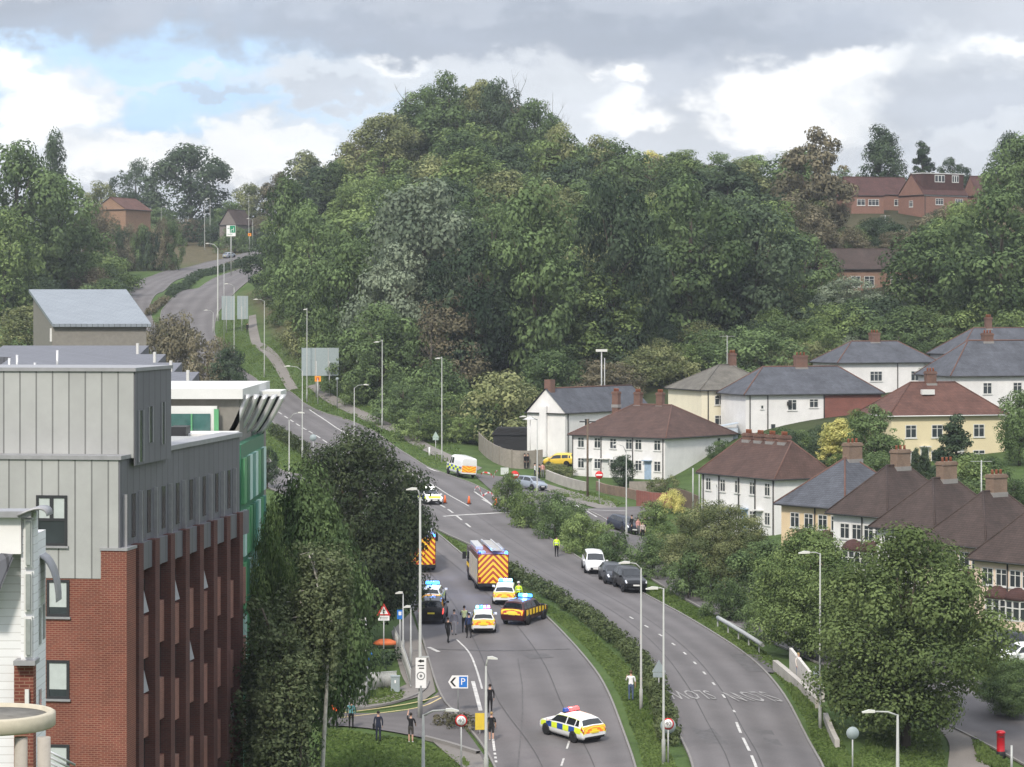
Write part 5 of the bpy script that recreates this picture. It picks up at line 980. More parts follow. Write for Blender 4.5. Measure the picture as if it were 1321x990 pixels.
class Shell:
    def __init__(s, kind): s.S = ST[kind]; s.kind = kind
    def sec(s, x):
        S_ = s.S
        for a, b in zip(S_, S_[1:]):
            if x <= b[0]: break
        t = min(1, max(0, (x - a[0]) / (b[0] - a[0]))); zb, zs, zt, ws, wt = [a[i] + (b[i] - a[i]) * t for i in range(1, 6)]
        return [(.86 * ws, zb), (ws * .985, zb + .14), (ws, zb + (zs - zb) * .62), (ws * .975, zs), (wt + (ws * .97 - wt) * .06, zt - (zt - zs) * .09), (wt * .8, zt), (0, zt + .03)]
    def pt(s, x, t):
        sg = 1
        if t > 6: t = 12 - t; sg = -1
        q = s.sec(x); i = min(5, int(t)); f = t - i; y = q[i][0] + (q[i + 1][0] - q[i][0]) * f; z = q[i][1] + (q[i + 1][1] - q[i][1]) * f
        return Vector((x, sg * y, z))
    def nrm(s, x, t):
        e = .02; a = s.pt(x + e, t) - s.pt(x - e, t); b = s.pt(x, min(12, t + e)) - s.pt(x, max(0, t - e)); n = b.cross(a)
        if n.length < 1e-8: return Vector((0, 0, 1))
        n.normalize(); c = s.pt(x, t) - Vector((0, 0, .8)); c.x *= .3
        return n if n.dot(c) > 0 else -n
    def patch(s, mb, x0, x1, t0, t1, off, mi=0, nx=4, nt=4, mf=None, x0b=None, x1b=None):
        x0b = x0 if x0b is None else x0b; x1b = x1 if x1b is None else x1b; rows = []
        for i in range(nx + 1):
            r = []
            for j in range(nt + 1):
                f = j / nt; x = (x0 + (x0b - x0) * f) * (1 - i / nx) + (x1 + (x1b - x1) * f) * i / nx; t = t0 + (t1 - t0) * f; r.append(s.pt(x, t) + s.nrm(x, t) * off)
            rows.append(r)
        mb.grid(rows, mi, True, False, mf)
def on_slope(o, x, y, head):
    """stand a vehicle on the ground at x, y heading `head` degrees (0 = along +X) with the road's slope"""
    h = R(head); f = Vector((math.cos(h), math.sin(h))); l = Vector((-f.y, f.x)); z = lambda d: Hz(x + d.x, y + d.y)
    fx = Vector((f.x * 2, f.y * 2, z(f) - z(-f))).normalized(); ly = Vector((l.x * 2, l.y * 2, z(l) - z(-l))).normalized(); up = fx.cross(ly).normalized(); ly = up.cross(fx)
    M = Matrix((fx, ly, up)).transposed().to_4x4(); M.translation = Vector((x, y, Hz(x, y) + .05)); o.matrix_world = M
def wheel(o, x, y, r, w=.22):
    s = 1 if y > 0 else -1; Mx = Matrix.Translation((x, y, r)) @ Matrix.Rotation(R(-90 * s), 4, 'X')
    mb = MB(); mb.lathe([(r * .62, -w / 2), (r * .94, -w / 2), (r, -w / 2 + .03), (r, w / 2 - .03), (r * .94, w / 2), (r * .62, w / 2)], 20, 0, Mx); wo = mb.build('wheel', M_TYRE, o)
    rb = MB(); rb.lathe([(r * .63, w / 2 - .05), (r * .60, w / 2 - .012), (r * .5, w / 2 - .03), (r * .16, w / 2 - .02), (0, w / 2 - .01)], 20, 0, Mx)
    for k in range(5): rb.box(-.035, .035, r * .15, r * .6, w / 2 - .03, w / 2 - .004, 1, Mx @ Matrix.Rotation(k * 2 * math.pi / 5, 4, 'Z'))
    rb.build('rim', [M_TRIM, M_RIM], wo)
def glow(par, p, mats):
    for m, c in ((L_BLUE, (.08, .3, 1)), (L_RED, (1, .1, .1)), (L_WHITE, (1, 1, .95))):
        if m in mats:
            d = bpy.data.lights.new('beacon_light', 'POINT'); d.energy = 160; d.color = c; d.shadow_soft_size = .2; o = bpy.data.objects.new('beacon_light', d); C.objects.link(o); o.parent = par; o.location = p; return
def lightbar(o, x, z, mats, w=1.1):
    mb = MB(); mb.box(x - .14, x + .14, -w / 2, w / 2, z, z + .05); b = mb.build('light_bar', M_TRIM, o); n = len(mats)
    for k, m in enumerate(mats):
        y0 = -w / 2 + w * k / n; q = MB(); q.prism([(y0 + .02, z + .05), (y0 + w / n - .02, z + .05), (y0 + w / n - .05, z + .24), (y0 + .05, z + .24)], 'x', x - .12, x + .12); q.build('beacon', m, b)
    glow(b, (x, 0, z + .3), mats)
def car(kind, name, label, x, y, head, body, cat='car', group=None, livery=None, bar=None, tail=M_TAIL, headl=M_LAMPG, plates=True, big=True, rear_cols=None):
    o = thing(name, label, cat, (0, 0, 0), 0, group); on_slope(o, x, y, head); s = Shell(kind); S_ = s.S; xr, xf = S_[0][0], S_[-1][0]
    mb = MB(); xs = sorted(set([a[0] for a in S_] + list(np.linspace(xr, xf, 26)))); rows = [[s.pt(a, t) for t in np.linspace(0, 12, 25)] for a in xs]; mb.grid(rows, 0, True); mb.face([p for p in rows[0]][::-1]); mb.face(rows[-1]); mb.face([r[0] for r in rows] + [r[-1] for r in rows[::-1]], 1)
    mats = [body, M_TRIM, M_FLY, M_BLU, M_CHY, M_CHO, M_CHR, P_WHITE]
    roof0 = S_[3][0] if kind != 'van' else xr; tail_x = S_[2][0]
    wsx = [a for a in S_ if a[3] > .93 * max(q[3] for q in S_)][-1][0]; cowl = S_[S_.index([a for a in S_ if a[0] == wsx][0]) + 1][0]
    if livery == 'police':
        n = 11
        for side in (0, 1):
            f = (lambda t: 12 - t) if side else (lambda t: t)
            def bat(i, j): return 2 if (i // 2 + j // 2) % 2 == 0 else 3
            if kind == 'van': s.patch(mb, -2.55, 2.3, f(1.5), f(2.97), .012, 0, 14, 4, bat)
            else: s.patch(mb, tail_x + .1, xf - .35, f(1.75), f(2.95), .010, 0, 14, 4, lambda i, j: 2 if i < 2 else (2 if (i // 2) % 2 == 0 else 3)); s.patch(mb, roof0 + .02, cowl - .55, f(3.88), f(4.5), .010, 2, 8, 1)
        def chev(i, j, nt=24):
            c = abs(j - nt / 2 + .5) * .55 + i * 1.0; return 4 if int(c) % 4 < 2 else 5
        if kind != 'van':
            s.patch(mb, xr + .006, tail_x, 4.1, 7.9, .012, 0, 8, 24, chev)
            for sg in (0, 1): s.patch(mb, xr + .006, tail_x + .1, 2.2 if not sg else 9.8, 4.1 if not sg else 7.9, .011, 2, 4, 4)
            s.patch(mb, cowl + .1, xf - .12, 4.0, 8.0, .010, 7, 6, 6); s.patch(mb, xf - .42, xf - .06, 3.2, 8.8, .013, 2, 4, 8)
        else:
            rows = [[(xr - .012, -.88 + 1.76 * j / 32, .62 + .78 * i / 20) for j in range(33)] for i in range(21)]; mb.grid(rows, 0, False, False, lambda i, j: 4 if int(abs(j - 15.5) * .5 - i * .75 + 40) % 6 < 3 else 5)
    if livery == 'fire':
        def chev2(i, j, nt=24): return 4 if int(abs(j - 11.5) * .6 + i * .9 + 1) % 6 < 4 else 6
        s.patch(mb, xr + .006, tail_x, 3.4, 8.6, .012, 0, 8, 24, chev2)
        for side in (0, 1): s.patch(mb, tail_x + .2, xf - .6, 1.7 if not side else 10.3, 3.0 if not side else 9.0, .012, 0, 20, 2, lambda i, j: 4 if i % 3 else 1)
    bo = mb.build('body', mats, o)
    # glass
    def glass(nm, *a, **k): g = MB(); s.patch(g, *a, **k); return g.build(nm, M_CGLASS, o)
    glass('windscreen', wsx + .05, cowl - .04, 4.25, 7.75, .006, 0, 4, 6)
    if kind != 'van': glass('rear_window', tail_x + .05, roof0 - .05, 4.35, 7.65, .006, 0, 4, 6)
    else:
        g = MB(); g.box(xr - .02, xr - .005, -.75, -.08, 1.5, 2.05); g.box(xr - .02, xr - .005, .08, .75, 1.5, 2.05); g.build('rear_window', M_PLATEW, o)
    for side in (0, 1):
        f = (lambda t: 12 - t) if side else (lambda t: t)
        if kind == 'van': glass('side_window', .95, 1.75, f(3.1), f(3.85), .008, 0, 3, 3, x1b=1.35); glass('side_window', .15, .8, f(3.15), f(3.8), .008, 0, 3, 3)
        else:
            mid = (roof0 + wsx) / 2 + .1
            glass('side_window', wsx - (wsx - mid) + .05, cowl - .12, f(3.12), f(3.9), .007, 0, 5, 3, x1b=wsx + .1); glass('side_window', mid - .85, mid - .05, f(3.12), f(3.9), .007, 0, 3, 3); glass('side_window', roof0 - .05, mid - .93, f(3.14), f(3.86), .007, 0, 3, 3, x0b=roof0 + .1)
        h = MB(); s.patch(h, xf - .30, xf - .06, f(3.0), f(3.9), .016, 0, 3, 3); h.build('headlight', headl, o)
        h = MB(); s.patch(h, xr + .012, tail_x + .05, f(2.6), f(3.7), .018, 0, 3, 3) if kind != 'van' else s.patch(h, xr + .0, xr + .06, f(2.1), f(3.1), .02, 0, 2, 3); h.build('tail_light', tail if not isinstance(tail, tuple) else tail[side], o)
        sg = -1 if side else 1; m = MB(); w0 = s.pt(cowl - .1, 3)[1]; m.box(cowl - .22, cowl - .08, sg * w0, sg * (w0 + .2), s.pt(cowl, 3)[2] + .02, s.pt(cowl, 3)[2] + .17); m.build('wing_mirror', body if livery != 'fire' else M_TRIM, o)
    r = .36 if kind in ('suv', 'van') else .325; fx, rx = xf - .92, xr + .95 if kind != 'van' else xr + 1.0
    for wx in (fx, rx):
        for sg in (1, -1):
            wy = s.pt(wx, 1.5)[1]; ab = MB(); Mx = Matrix.Translation((wx, sg * (wy - .12), r)) @ Matrix.Rotation(R(-90 * sg), 4, 'X'); ab.lathe([(r * 1.16, 0), (r * 1.16, .145), (0, .145)], 24, 0, Mx); ab.build('wheel_arch', M_TRIM, o)
            wheel(o, wx, sg * (wy - .05), r)
    g = MB(); zg = S_[-1][2]; g.box(xf - .08, xf + .012, -.48, .48, zg - .14, zg + .04); g.box(xf - .12, xf + .006, -.6, .6, .3, .4); g.build('grille', M_TRIM, o)
    g = MB(); g.box(xr - .03, xr + .05, -.7, .7, .34, .42); g.build('rear_bumper_trim', M_TRIM, o)
    if plates:
        p = MB(); p.box(xf + .01, xf + .026, -.26, .26, zg - .1, zg + .015); p.build('number_plate', M_PLATEW, o); p = MB(); zz = S_[1][2] - .14; p.box(xr - .034, xr + .01, -.26, .26, zz - .06, zz + .055); p.build('number_plate', M_PLATEY, o)
    if bar: lightbar(o, .05 if kind != 'van' else .9, max(a[3] for a in S_) + .02, bar)
    return o
def at(px, py): g = G(px, py); return g[0], g[1]
def heading_px(p0, p1): a, b = at(*p0), at(*p1); return math.degrees(math.atan2(b[1] - a[1], b[0] - a[0]))
def park(kind, name, label, px, py, head, *a, **k): x, y = at(px, py); return car(kind, name, label, x, y, head, *a, **k)
up = heading_px((640, 830), (610, 740)); dn = heading_px((795, 725), (850, 775))
park('estate', 'police_car', 'police estate with yellow and blue checks and a red roof lamp, alone on the road', 738, 951, 124, P_WHITE, 'police car', 'police vehicles', 'police', [L_RED, L_RED, L_LAMP])
park('van', 'police_van', 'white police van with orange and yellow chevron rear doors parked across the junction', 594, 614, 111, P_WHITE, 'van', None, 'police', None)
park('estate', 'police_car', 'police car facing the camera with dazzling white lamps, beside two traffic cones', 553, 650, heading_px((553, 650), (562, 680)) + 14, P_WHITE, 'police car', 'police vehicles', 'police', [L_WHITE, L_WHITE], headl=L_WHITE)
park('hatch', 'police_car', 'police hatchback with pink and blue lit roof lamps, nearest of the stopped queue', 623, 813, up - 2, P_WHITE, 'police car', 'police vehicles', 'police', [L_PINK, L_PINK, L_BLUE, L_CYAN])
park('estate', 'police_car', 'police car with white blue roof lamps right behind the fire engine', 652, 776, up - 6, P_WHITE, 'police car', 'police vehicles', 'police', [L_CYAN, L_CYAN, L_BLUE])
park('hatch', 'police_car', 'police car with an orange chevron rear stopped directly ahead of the black off-roader', 558, 780, up - 8, P_WHITE, 'police car', 'police vehicles', 'police', [L_BLUE, L_BLUE])
park('suv', 'off_road_car', 'black off-roader with one red tail lamp lit behind a police car by the kerb', 559, 800, up - 6, P_BLACK, tail=(M_TAIL, L_TAILON))
park('suv', 'fire_officer_car', 'dark red fire officer car with yellow chevrons and blue lamps by the hedge', 677, 802, up - 28, P_RED, 'fire car', None, 'fire', [L_BLUE, L_CYAN, L_BLUE])
park('mpv', 'people_carrier', 'white people carrier parked at the right kerb facing downhill', 766, 737, dn - 4, P_WHITE)
park('hatch', 'parked_car', 'dark grey hatchback between the white people carrier and the black off-roader', 790, 751, dn + 2, P_GREY)
park('suv', 'off_road_car', 'shiny black off-roader facing downhill, front one of the parked cars', 812, 761, dn + 4, P_BLACK)
park('hatch', 'parked_car', 'dark car on the service road next to the group of people', 804, 686, -62, P_NAVY)
park('hatch', 'parked_car', 'silver blue car on the service road behind the no entry sign', 684, 632, -48, P_SILVER)
park('hatch', 'parked_car', 'yellow car parked beside the white gabled house', 722, 601, 165, P_YELC)
x_, y_ = W(1288, 838, 141).xy; car('hatch', 'parked_car', 'dark grey car in front of the pink house, half behind the sycamore', x_, y_, 205, P_GREY)
x_, y_ = W(1318, 846, 138).xy; car('hatch', 'parked_car', 'white car at the right edge in front of the pink house', x_, y_, 205, P_WHITE)
x_, y_ = W(1318, 905, 129).xy; car('hatch', 'parked_car', 'black car at the right edge under the leafy tree', x_, y_, 230, P_BLACK)
park('hatch', 'parked_car', 'small silver car far away on the uphill road near the crest', 296, 333, 60, P_SILVER)

def fire_engine(label, px, py, head, beacon):
    o = thing('fire_engine', label, 'fire engine', (0, 0, 0), 0, 'fire engines'); x, y = at(px, py); on_slope(o, x, y, head); L = 7.6; xr, xf = -3.8, 3.8
    b = MB(); b.box(xr, 1.7, -1.25, 1.25, .55, 3.0); b.box(1.72, xf - .12, -1.22, 1.22, .5, 2.75); b.prism([(xf - .14, .5), (xf, .6), (xf, 1.5), (xf - .25, 2.7), (xf - .3, 2.76), (xf - .5, 2.76)], 'y', -1.2, 1.2)
    n = 30; rows = [[(xr - .012, -1.2 + 2.4 * j / n, .7 + 2.3 * i / 28) for j in range(n + 1)] for i in range(29)]
    def ch(i, j): return 1 if (int(abs(j - n / 2 + .5) * .95 + i * 1.0 + .5)) % 6 < 3 else 2
    b.grid(rows, 0, False, False, ch)
    for sg in (-1, 1): b.box(xr + .05, xf - .4, sg * 1.252, sg * 1.262, 1.15, 1.45, 1)
    b.build('body', [P_RED, M_CHY, M_CHR], o)
    for sg in (-1, 1):
        for k in range(3): l = MB(); x0 = xr + .25 + k * 1.75; l.box(x0, x0 + 1.55, sg * 1.255, sg * 1.285, .75, 2.55); l.build('locker_shutter', mat('shutter_metal', (.50, .46, .38), .5, metal=.2, var=.08), o)
        w = MB(); w.box(1.9, 2.6, sg * 1.225, sg * 1.235, 1.55, 2.5); w.box(2.75, 3.4, sg * 1.225, sg * 1.235, 1.5, 2.5); w.build('side_window', M_CGLASS, o)
        m = MB(); m.box(3.5, 3.65, sg * 1.3, sg * 1.6, 1.6, 2.2); m.build('wing_mirror', M_TRIM, o)
        t = MB(); t.box(xr - .03, xr + .02, sg * 1.08 - .09, sg * 1.08 + .09, .75, 1.2); t.build('tail_light', M_TAIL, o)
        h = MB(); h.box(xf - .02, xf + .03, sg * .9 - .18, sg * .9 + .18, .8, 1.0); h.build('headlight', M_LAMPG, o)
        for wx in (2.6, -1.9): wheel(o, wx, sg * 1.08, .5, .3)
    w = MB(); w.prism([(xf + .006, 1.55), (xf + .016, 1.55), (xf - .225, 2.62), (xf - .24, 2.62)], 'y', -1.1, 1.1); w.build('windscreen', M_CGLASS, o)
    w = MB(); w.box(xr - .06, xr + .02, -1.25, 1.25, .45, .68); w.build('rear_bumper', M_TRIM, o)
    r = MB(); r.box(xr + .1, 1.6, -1.15, 1.15, 3.0, 3.04); r.build('roof_deck', mat('roof_plate', (.25, .10, .09), .6, var=.2), o)
    pl_ = mat('ladder_metal', (.46, .46, .45), .5, metal=.2, var=.1); T_ = Matrix.Translation((0, 0, 0)) @ Matrix.Rotation(R(1.5), 4, 'Y')
    la = MB()
    for y0 in (-.72, .06): la.box(xr - .5, 2.9, y0, y0 + .1, 3.22, 3.40, 0, T_)
    la.box(xr - .45, 2.85, -.62, .06, 3.25, 3.27, 0, T_)
    for k in range(22): la.box(xr - .4 + k * .32, xr - .33 + k * .32, -.62, .06, 3.27, 3.33, 0, T_)
    la.build('ladder', pl_, o)
    g = MB(); g.box(-1.2, 2.4, .5, 1.1, 3.05, 3.30); g.build('roof_locker', pl_, o)
    g = MB(); g.box(-3.2, -2.2, .55, 1.05, 3.05, 3.16); g.box(-2.0, 1.4, -1.12, -.85, 3.05, 3.22); g.build('hose_tray', M_COPE, o)
    for sg, m in ((-1, beacon[0]), (1, beacon[1])):
        q = MB(); q.lathe([(.16, 2.76), (.17, 3.02), (.1, 3.1), (0, 3.11)], 12, 0, Matrix.Translation((3.0, sg * .8, 0))); q.build('beacon', m, o); q = MB(); q.lathe([(.12, 3.0), (.12, 3.18), (.05, 3.24), (0, 3.25)], 12, 0, Matrix.Translation((xr + .25, sg * 1.08, 0))); bb = q.build('beacon', m if sg > 0 else L_BLUE, o); glow(bb, (xr + .25, sg * 1.08, 3.5), [L_BLUE])
fire_engine('fire engine with yellow and red chevron back in the middle of the road', 628, 755, heading_px((640, 790), (612, 715)) + 4, (L_CYAN, L_LAMP))
fire_engine('fire engine half hidden by the big dark tree at the left kerb', 542, 731, heading_px((600, 790), (545, 700)) - 4, (L_BLUE, L_BLUE))
# ------------------------------------------------------------------ people
CL = {}
def cloth(c, rough=.9): 
    k = 'cloth_%02x%02x%02x' % tuple(int(v * 255) for v in c)
    return mat(k, c, rough, var=.15, scale=6)
SKINM = mat('skin', (.50, .30, .22), .6, var=.05); SKIND = mat('dark_skin', (.14, .075, .05), .6, var=.05); HAIRS = {'dark': mat('dark_hair', (.018, .014, .012), .8), 'brown': mat('brown_hair', (.09, .055, .03), .8), 'fair': mat('fair_hair', (.32, .22, .10), .8)}
BLK = (.012, .012, .014); NVY = (.018, .022, .042); GRY = (.16, .16, .17); HIV = (.62, .85, .05); WHT = (.72, .72, .72); BLU = (.08, .13, .28); ORG = (.85, .13, .03); PNK = (.55, .28, .26); JEAN = (.07, .10, .17); RED = (.42, .04, .035); TEAL = (.10, .26, .28)
def person(label, px, py, head, top, legs, shoes=BLK, h=1.75, hair='dark', skin=None, armL=(8, 12), armR=(8, 12), stride=0, short=False, sleeves=True, bag=None, cap=None, vest=None, xy=None, lean=0, group=None, seat=False):
    """head: degrees the person faces, 0 = towards the camera (-Y), 90 = to image right; arm = (raise forward, elbow bend)"""
    x, y = xy or at(px, py); o = thing('person', label, 'person', (x, y, Hz(x, y) + .03), R(head), group); k = h / 1.75; sk = skin or SKINM
    V, E, RD, TG = [], [], [], []
    def v(p, r, parent=None, t='top'):
        V.append(Vector(p) * k); RD.append((r[0] * k, r[1] * k) if isinstance(r, tuple) else (r * k, r * k))
        if parent is not None: E.append((parent, len(V) - 1)); TG.append(t)
        return len(V) - 1
    ln = math.tan(R(lean))
    pel = v((0, 0, .96), (.145, .105)); wa = v((0, -ln * .15, 1.12), (.135, .10), pel, 'top'); ch = v((0, -ln * .35, 1.32), (.165, .115), wa, 'top'); nb = v((0, -ln * .5, 1.46), (.07, .07), ch, 'top'); nk = v((0, -.01 - ln * .55, 1.53), .055, nb, 'skin')
    hd = v((0, -.025 - ln * .6, 1.60), (.072, .085), nk, 'skin'); ht = v((0, -.015 - ln * .65, 1.70), (.078, .092), hd, 'skin'); v((0, -.115 - ln * .62, 1.615), .016, hd, 'skin')
    for sg, arm in ((1, armL), (-1, armR)):
        a, b = R(arm[0]), R(arm[0] + arm[1]); out = arm[2] if len(arm) > 2 else .06; sx, sz = .19 * sg, 1.42
        s1 = v((sx, -ln * .45, sz), .062, ch, 'top'); e = v((sx + out * sg, -ln * .45 - math.sin(a) * .29, sz - math.cos(a) * .29), .046, s1, 'top')
        w = v((sx + out * .8 * sg, V[e].y / k - math.sin(b) * .25, V[e].z / k - math.cos(b) * .25), .031, e, 'top' if sleeves else 'skin'); d = Vector((0, -math.sin(b), -math.cos(b))); f = Vector((0, -math.cos(b), math.sin(b)))
        wp = V[w] / k; pm = v(wp + d * .07, (.038, .022), w, 'skin')
        for q, (off, l) in enumerate(((-.026, .075), (-.009, .088), (.009, .082), (.026, .065))):
            m1 = v(wp + d * (.10 + .02) + f * off + Vector((-.006 * sg, 0, 0)), .010, pm, 'skin'); v(wp + d * (.115 + l) + f * off + Vector((-.03 * sg, 0, 0)), .008, m1, 'skin')
        t1 = v(wp + d * .06 + f * .048, .012, pm, 'skin'); v(wp + d * .105 + f * .062, .009, t1, 'skin')
    for sg in (1, -1):
        st = stride * sg; hp = v((.09 * sg, 0, .88), (.095, .10), pel, 'legs')
        kn = v((.10 * sg, -st * .5 - abs(st) * .12 - .01, .50), .064, hp, 'legs'); an = v((.105 * sg, -st + .01, .10 + (.06 if st < 0 else 0)), .044, kn, 'skin' if short else 'legs'); he = v((.105 * sg, -st - .0, .045 + (.05 if st < 0 else 0)), .042, an, 'shoes'); v((.115 * sg, -st - .16, .035), (.042, .03), he, 'shoes')
    me = bpy.data.meshes.new('body'); me.from_pydata([tuple(p) for p in V], E, []); ob = bpy.data.objects.new('body', me); C.objects.link(ob)
    md = ob.modifiers.new('skin', 'SKIN'); md.use_smooth_shade = True
    for i, sv in enumerate(me.skin_vertices[0].data): sv.radius = RD[i]; sv.use_root = (i == 0); sv.use_loose = False
    sb = ob.modifiers.new('sub', 'SUBSURF'); sb.levels = sb.render_levels = 1
    bpy.context.view_layer.update(); dg = bpy.context.evaluated_depsgraph_get(); nm = bpy.data.meshes.new_from_object(ob.evaluated_get(dg)); bpy.data.objects.remove(ob); bpy.data.meshes.remove(me)
    nm.name = 'body'; mats = [sk, cloth(top), cloth(legs), cloth(shoes), cloth(vest or top)]; nm.materials.clear()
    for m in mats: nm.materials.append(m)
    ix = {'skin': 0, 'top': 1, 'legs': 2, 'shoes': 3}
    for p in nm.polygons:
        c = p.center; best, bt = 9, 'top'
        for (a, b), t in zip(E, TG):
            A, Bv = V[a], V[b]; ab = Bv - A; u = max(0, min(1, (c - A).dot(ab) / max(1e-9, ab.length_squared))); d = (c - A - ab * u).length
            if d < best: best, bt = d, t
        i = ix[bt]
        if i == 1 and c.z < .98 * k and abs(c.x) < .2 * k: i = 2
        if i == 1 and vest and abs(c.x) < .2 * k and c.z > 1.02 * k: i = 4
        if short and i == 2 and c.z < .52 * k: i = 0
        p.material_index = i; p.use_smooth = True
    bo = bpy.data.objects.new('body', nm); C.objects.link(bo); bo.parent = o
    hb = MB(); hm = Matrix.Translation(Vector((0, .012 - ln * .65, 1.665)) * k) @ Matrix.Diagonal((.098 * k, .118 * k, .13 * k, 1)); n = 14
    prof = [(math.cos(t), math.sin(t)) for t in np.linspace(-.1, 1.55, 7)]; hb.lathe(prof, n, 0, hm); hb.build('hair', HAIRS[hair], o)
    for sg in (1, -1): e = MB(); e.lathe([(0, -.009), (.009, -.004), (.009, .004), (0, .009)], 8, 0, Matrix.Translation(Vector((.032 * sg, -.118 - ln * .62, 1.645)) * k)); e.build('eye', M_TRIM, o)
    if cap:
        cb = MB(); cb.lathe([(1.06, -.05), (1.08, .35), (.9, .75), (.4, .98), (0, 1.0)], 14, 0, hm); cb.box(-.8, .8, -1.8, -.9, .0, .12, 0, hm); cb.build('cap', cloth(cap), o)
    if vest == HIV: st = MB(); st.lathe([(.188 * k, 1.14 * k), (.192 * k, 1.19 * k)], 14, 0, Matrix.Diagonal((1, .78, 1, 1))); st.build('reflective_band', mat('reflective', (.7, .72, .72), .4, var=0), o)
    if bag:
        side, col = bag; b = thing('bag', 'dark bag carried by ' + label[:60], 'bag', (0, 0, 0)) if False else MB(); b.box(.26 * side - .06, .26 * side + .06, -.16, .16, .72, 1.02, 0, Matrix.Scale(k, 4)); b.tube([(.24 * side * k, 0, 1.0 * k), (.2 * side * k, 0, 1.44 * k)], .014, n=5); return o, b.build('bag', cloth(col), None, o.location, None), side
    return o
def with_bag(res, label):
    o, b, s = res; b.rotation_euler = o.rotation_euler; tag(b, label, 'bag'); return o
with_bag(person('man in a dark blue suit with a shoulder bag at the grass edge', 488, 957, 178, NVY, NVY, h=1.78, bag=(1, BLK)), 'dark shoulder bag on the man in the blue suit')
person('person in a black top, dark shorts and white trainers raising a phone beside the turning', 530, 959, 170, BLK, (.05, .045, .04), WHT, 1.76, short=True, armL=(118, 30), armR=(20, 30), sleeves=False)
person('woman in black shorts with bare legs walking along the kerb behind the lamp post', 634, 957, 178, BLK, (.02, .02, .02), WHT, 1.72, hair='fair', short=True, stride=.16, sleeves=False)
person('person all in black just ahead of the bare legged woman, partly behind the lamp post', 632, 921, 180, BLK, BLK, h=1.8, stride=.1)
person('person in black walking across the lane towards the police officer', 578, 830, 150, BLK, BLK, h=1.78, stride=.24)
person('person in grey jacket and trousers standing between the black walker and the officer', 586, 820, 175, (.14, .14, .18), (.22, .22, .25), h=1.84)
person('police officer in black with a pale yellow collar vest standing by the hatchback', 599, 817, 175, BLK, BLK, h=1.95, vest=(.5, .56, .32), armL=(30, 60), armR=(30, 60))
person('person in dark blue standing at the corner of the police hatchback', 605, 824, 200, (.02, .035, .10), BLK, h=1.8, stride=.12)
person('officer in a bright yellow jacket between the police car and the fire officer car', 669, 782, 160, HIV, BLK, h=1.85, hair='fair', vest=HIV, cap=(.6, .6, .55))
person('officer in a yellow vest standing alone in the right carriageway with hands at sides', 718, 719, 175, HIV, BLK, h=1.82, vest=HIV)
person('man in a white T-shirt standing in the hedge of the central reservation', 814, 905, 170, WHT, JEAN, h=1.9, hair='brown', armL=(30, 100, .12), sleeves=False)
person('lone walker in black on the footpath far up the hill', 319, 430, 180, BLK, BLK, h=1.9, stride=.15)
for px, py, hd, t, l, hh, lab in [(815, 690, -60, BLK, BLK, 1.9, 'person in black at the left of the group beside the dark car'), (823, 691, 30, PNK, GRY, 1.7, 'person in a pinkish top in the middle of the group beside the dark car'), (832, 690, -80, BLK, BLK, 1.85, 'person in black at the right of the group beside the dark car'), (829, 696, 10, (.5, .42, .38), BLK, 1.6, 'shorter person in a pale top in front of the group beside the dark car')]:
    person(lab, px, py, hd, t, l, WHT if 'right' in lab else BLK, hh, stride=.1)
for px, py, hd, t, l, hh, lab in [(667, 602, 20, (.50, .42, .36), GRY, 1.5, 'person in a beige top at the left end of the group by the wooden fence'), (672, 600, -30, (.20, .04, .05), BLK, 1.75, 'person in dark red by the wooden fence'), (677, 605, 60, BLK, BLK, 1.85, 'person in black standing closest to the wooden fence corner'), (681, 605, -50, BLK, BLK, 1.85, 'second person in black in the group by the wooden fence'), (686, 603, 40, (.45, .40, .30), BLK, 1.75, 'person in a tan top at the right end of the group by the wooden fence'),
                               (690, 618, 90, (.55, .56, .56), NVY, 1.85, 'person in a light grey top beside the silver blue car'), (696, 620, -90, NVY, BLK, 1.85, 'person in navy facing the one in light grey'), (700, 617, 180, PNK, GRY, 1.8, 'person in a pink top behind the silver blue car')]:
    person(lab, px, py, hd, t, l, BLK, hh)
for px, py, t, lab in [(962, 686, NVY, 'person in dark blue in front of the terrace with four chimneys'), (968, 687, PNK, 'bare armed person in pink between two others at the terrace with four chimneys'), (977, 687, (.60, .28, .20), 'person in a salmon top in front of the terrace with four chimneys'), (985, 688, (.03, .04, .03), 'person in black right of the small group at the four chimney terrace')]:
    person(lab, px, py, random.uniform(-60, 60), t, BLK, BLK, 1.75)
person('person in a bright orange jacket under the hanging birch twigs', 432, 941, 175, ORG, BLK, h=1.72, vest=ORG, cap=ORG)
person('person in a grey teal top at the edge of the birch', 453, 941, 180, TEAL, BLK, h=1.72)
person('person in a pale top mostly behind the birch twigs', 420, 938, 170, (.6, .55, .42), BLK, h=1.65, hair='fair')
person('person in a pale top and blue trousers behind the white ramp wall', 1030, 876, 30, (.6, .55, .5), BLU, h=1.7, hair='fair')
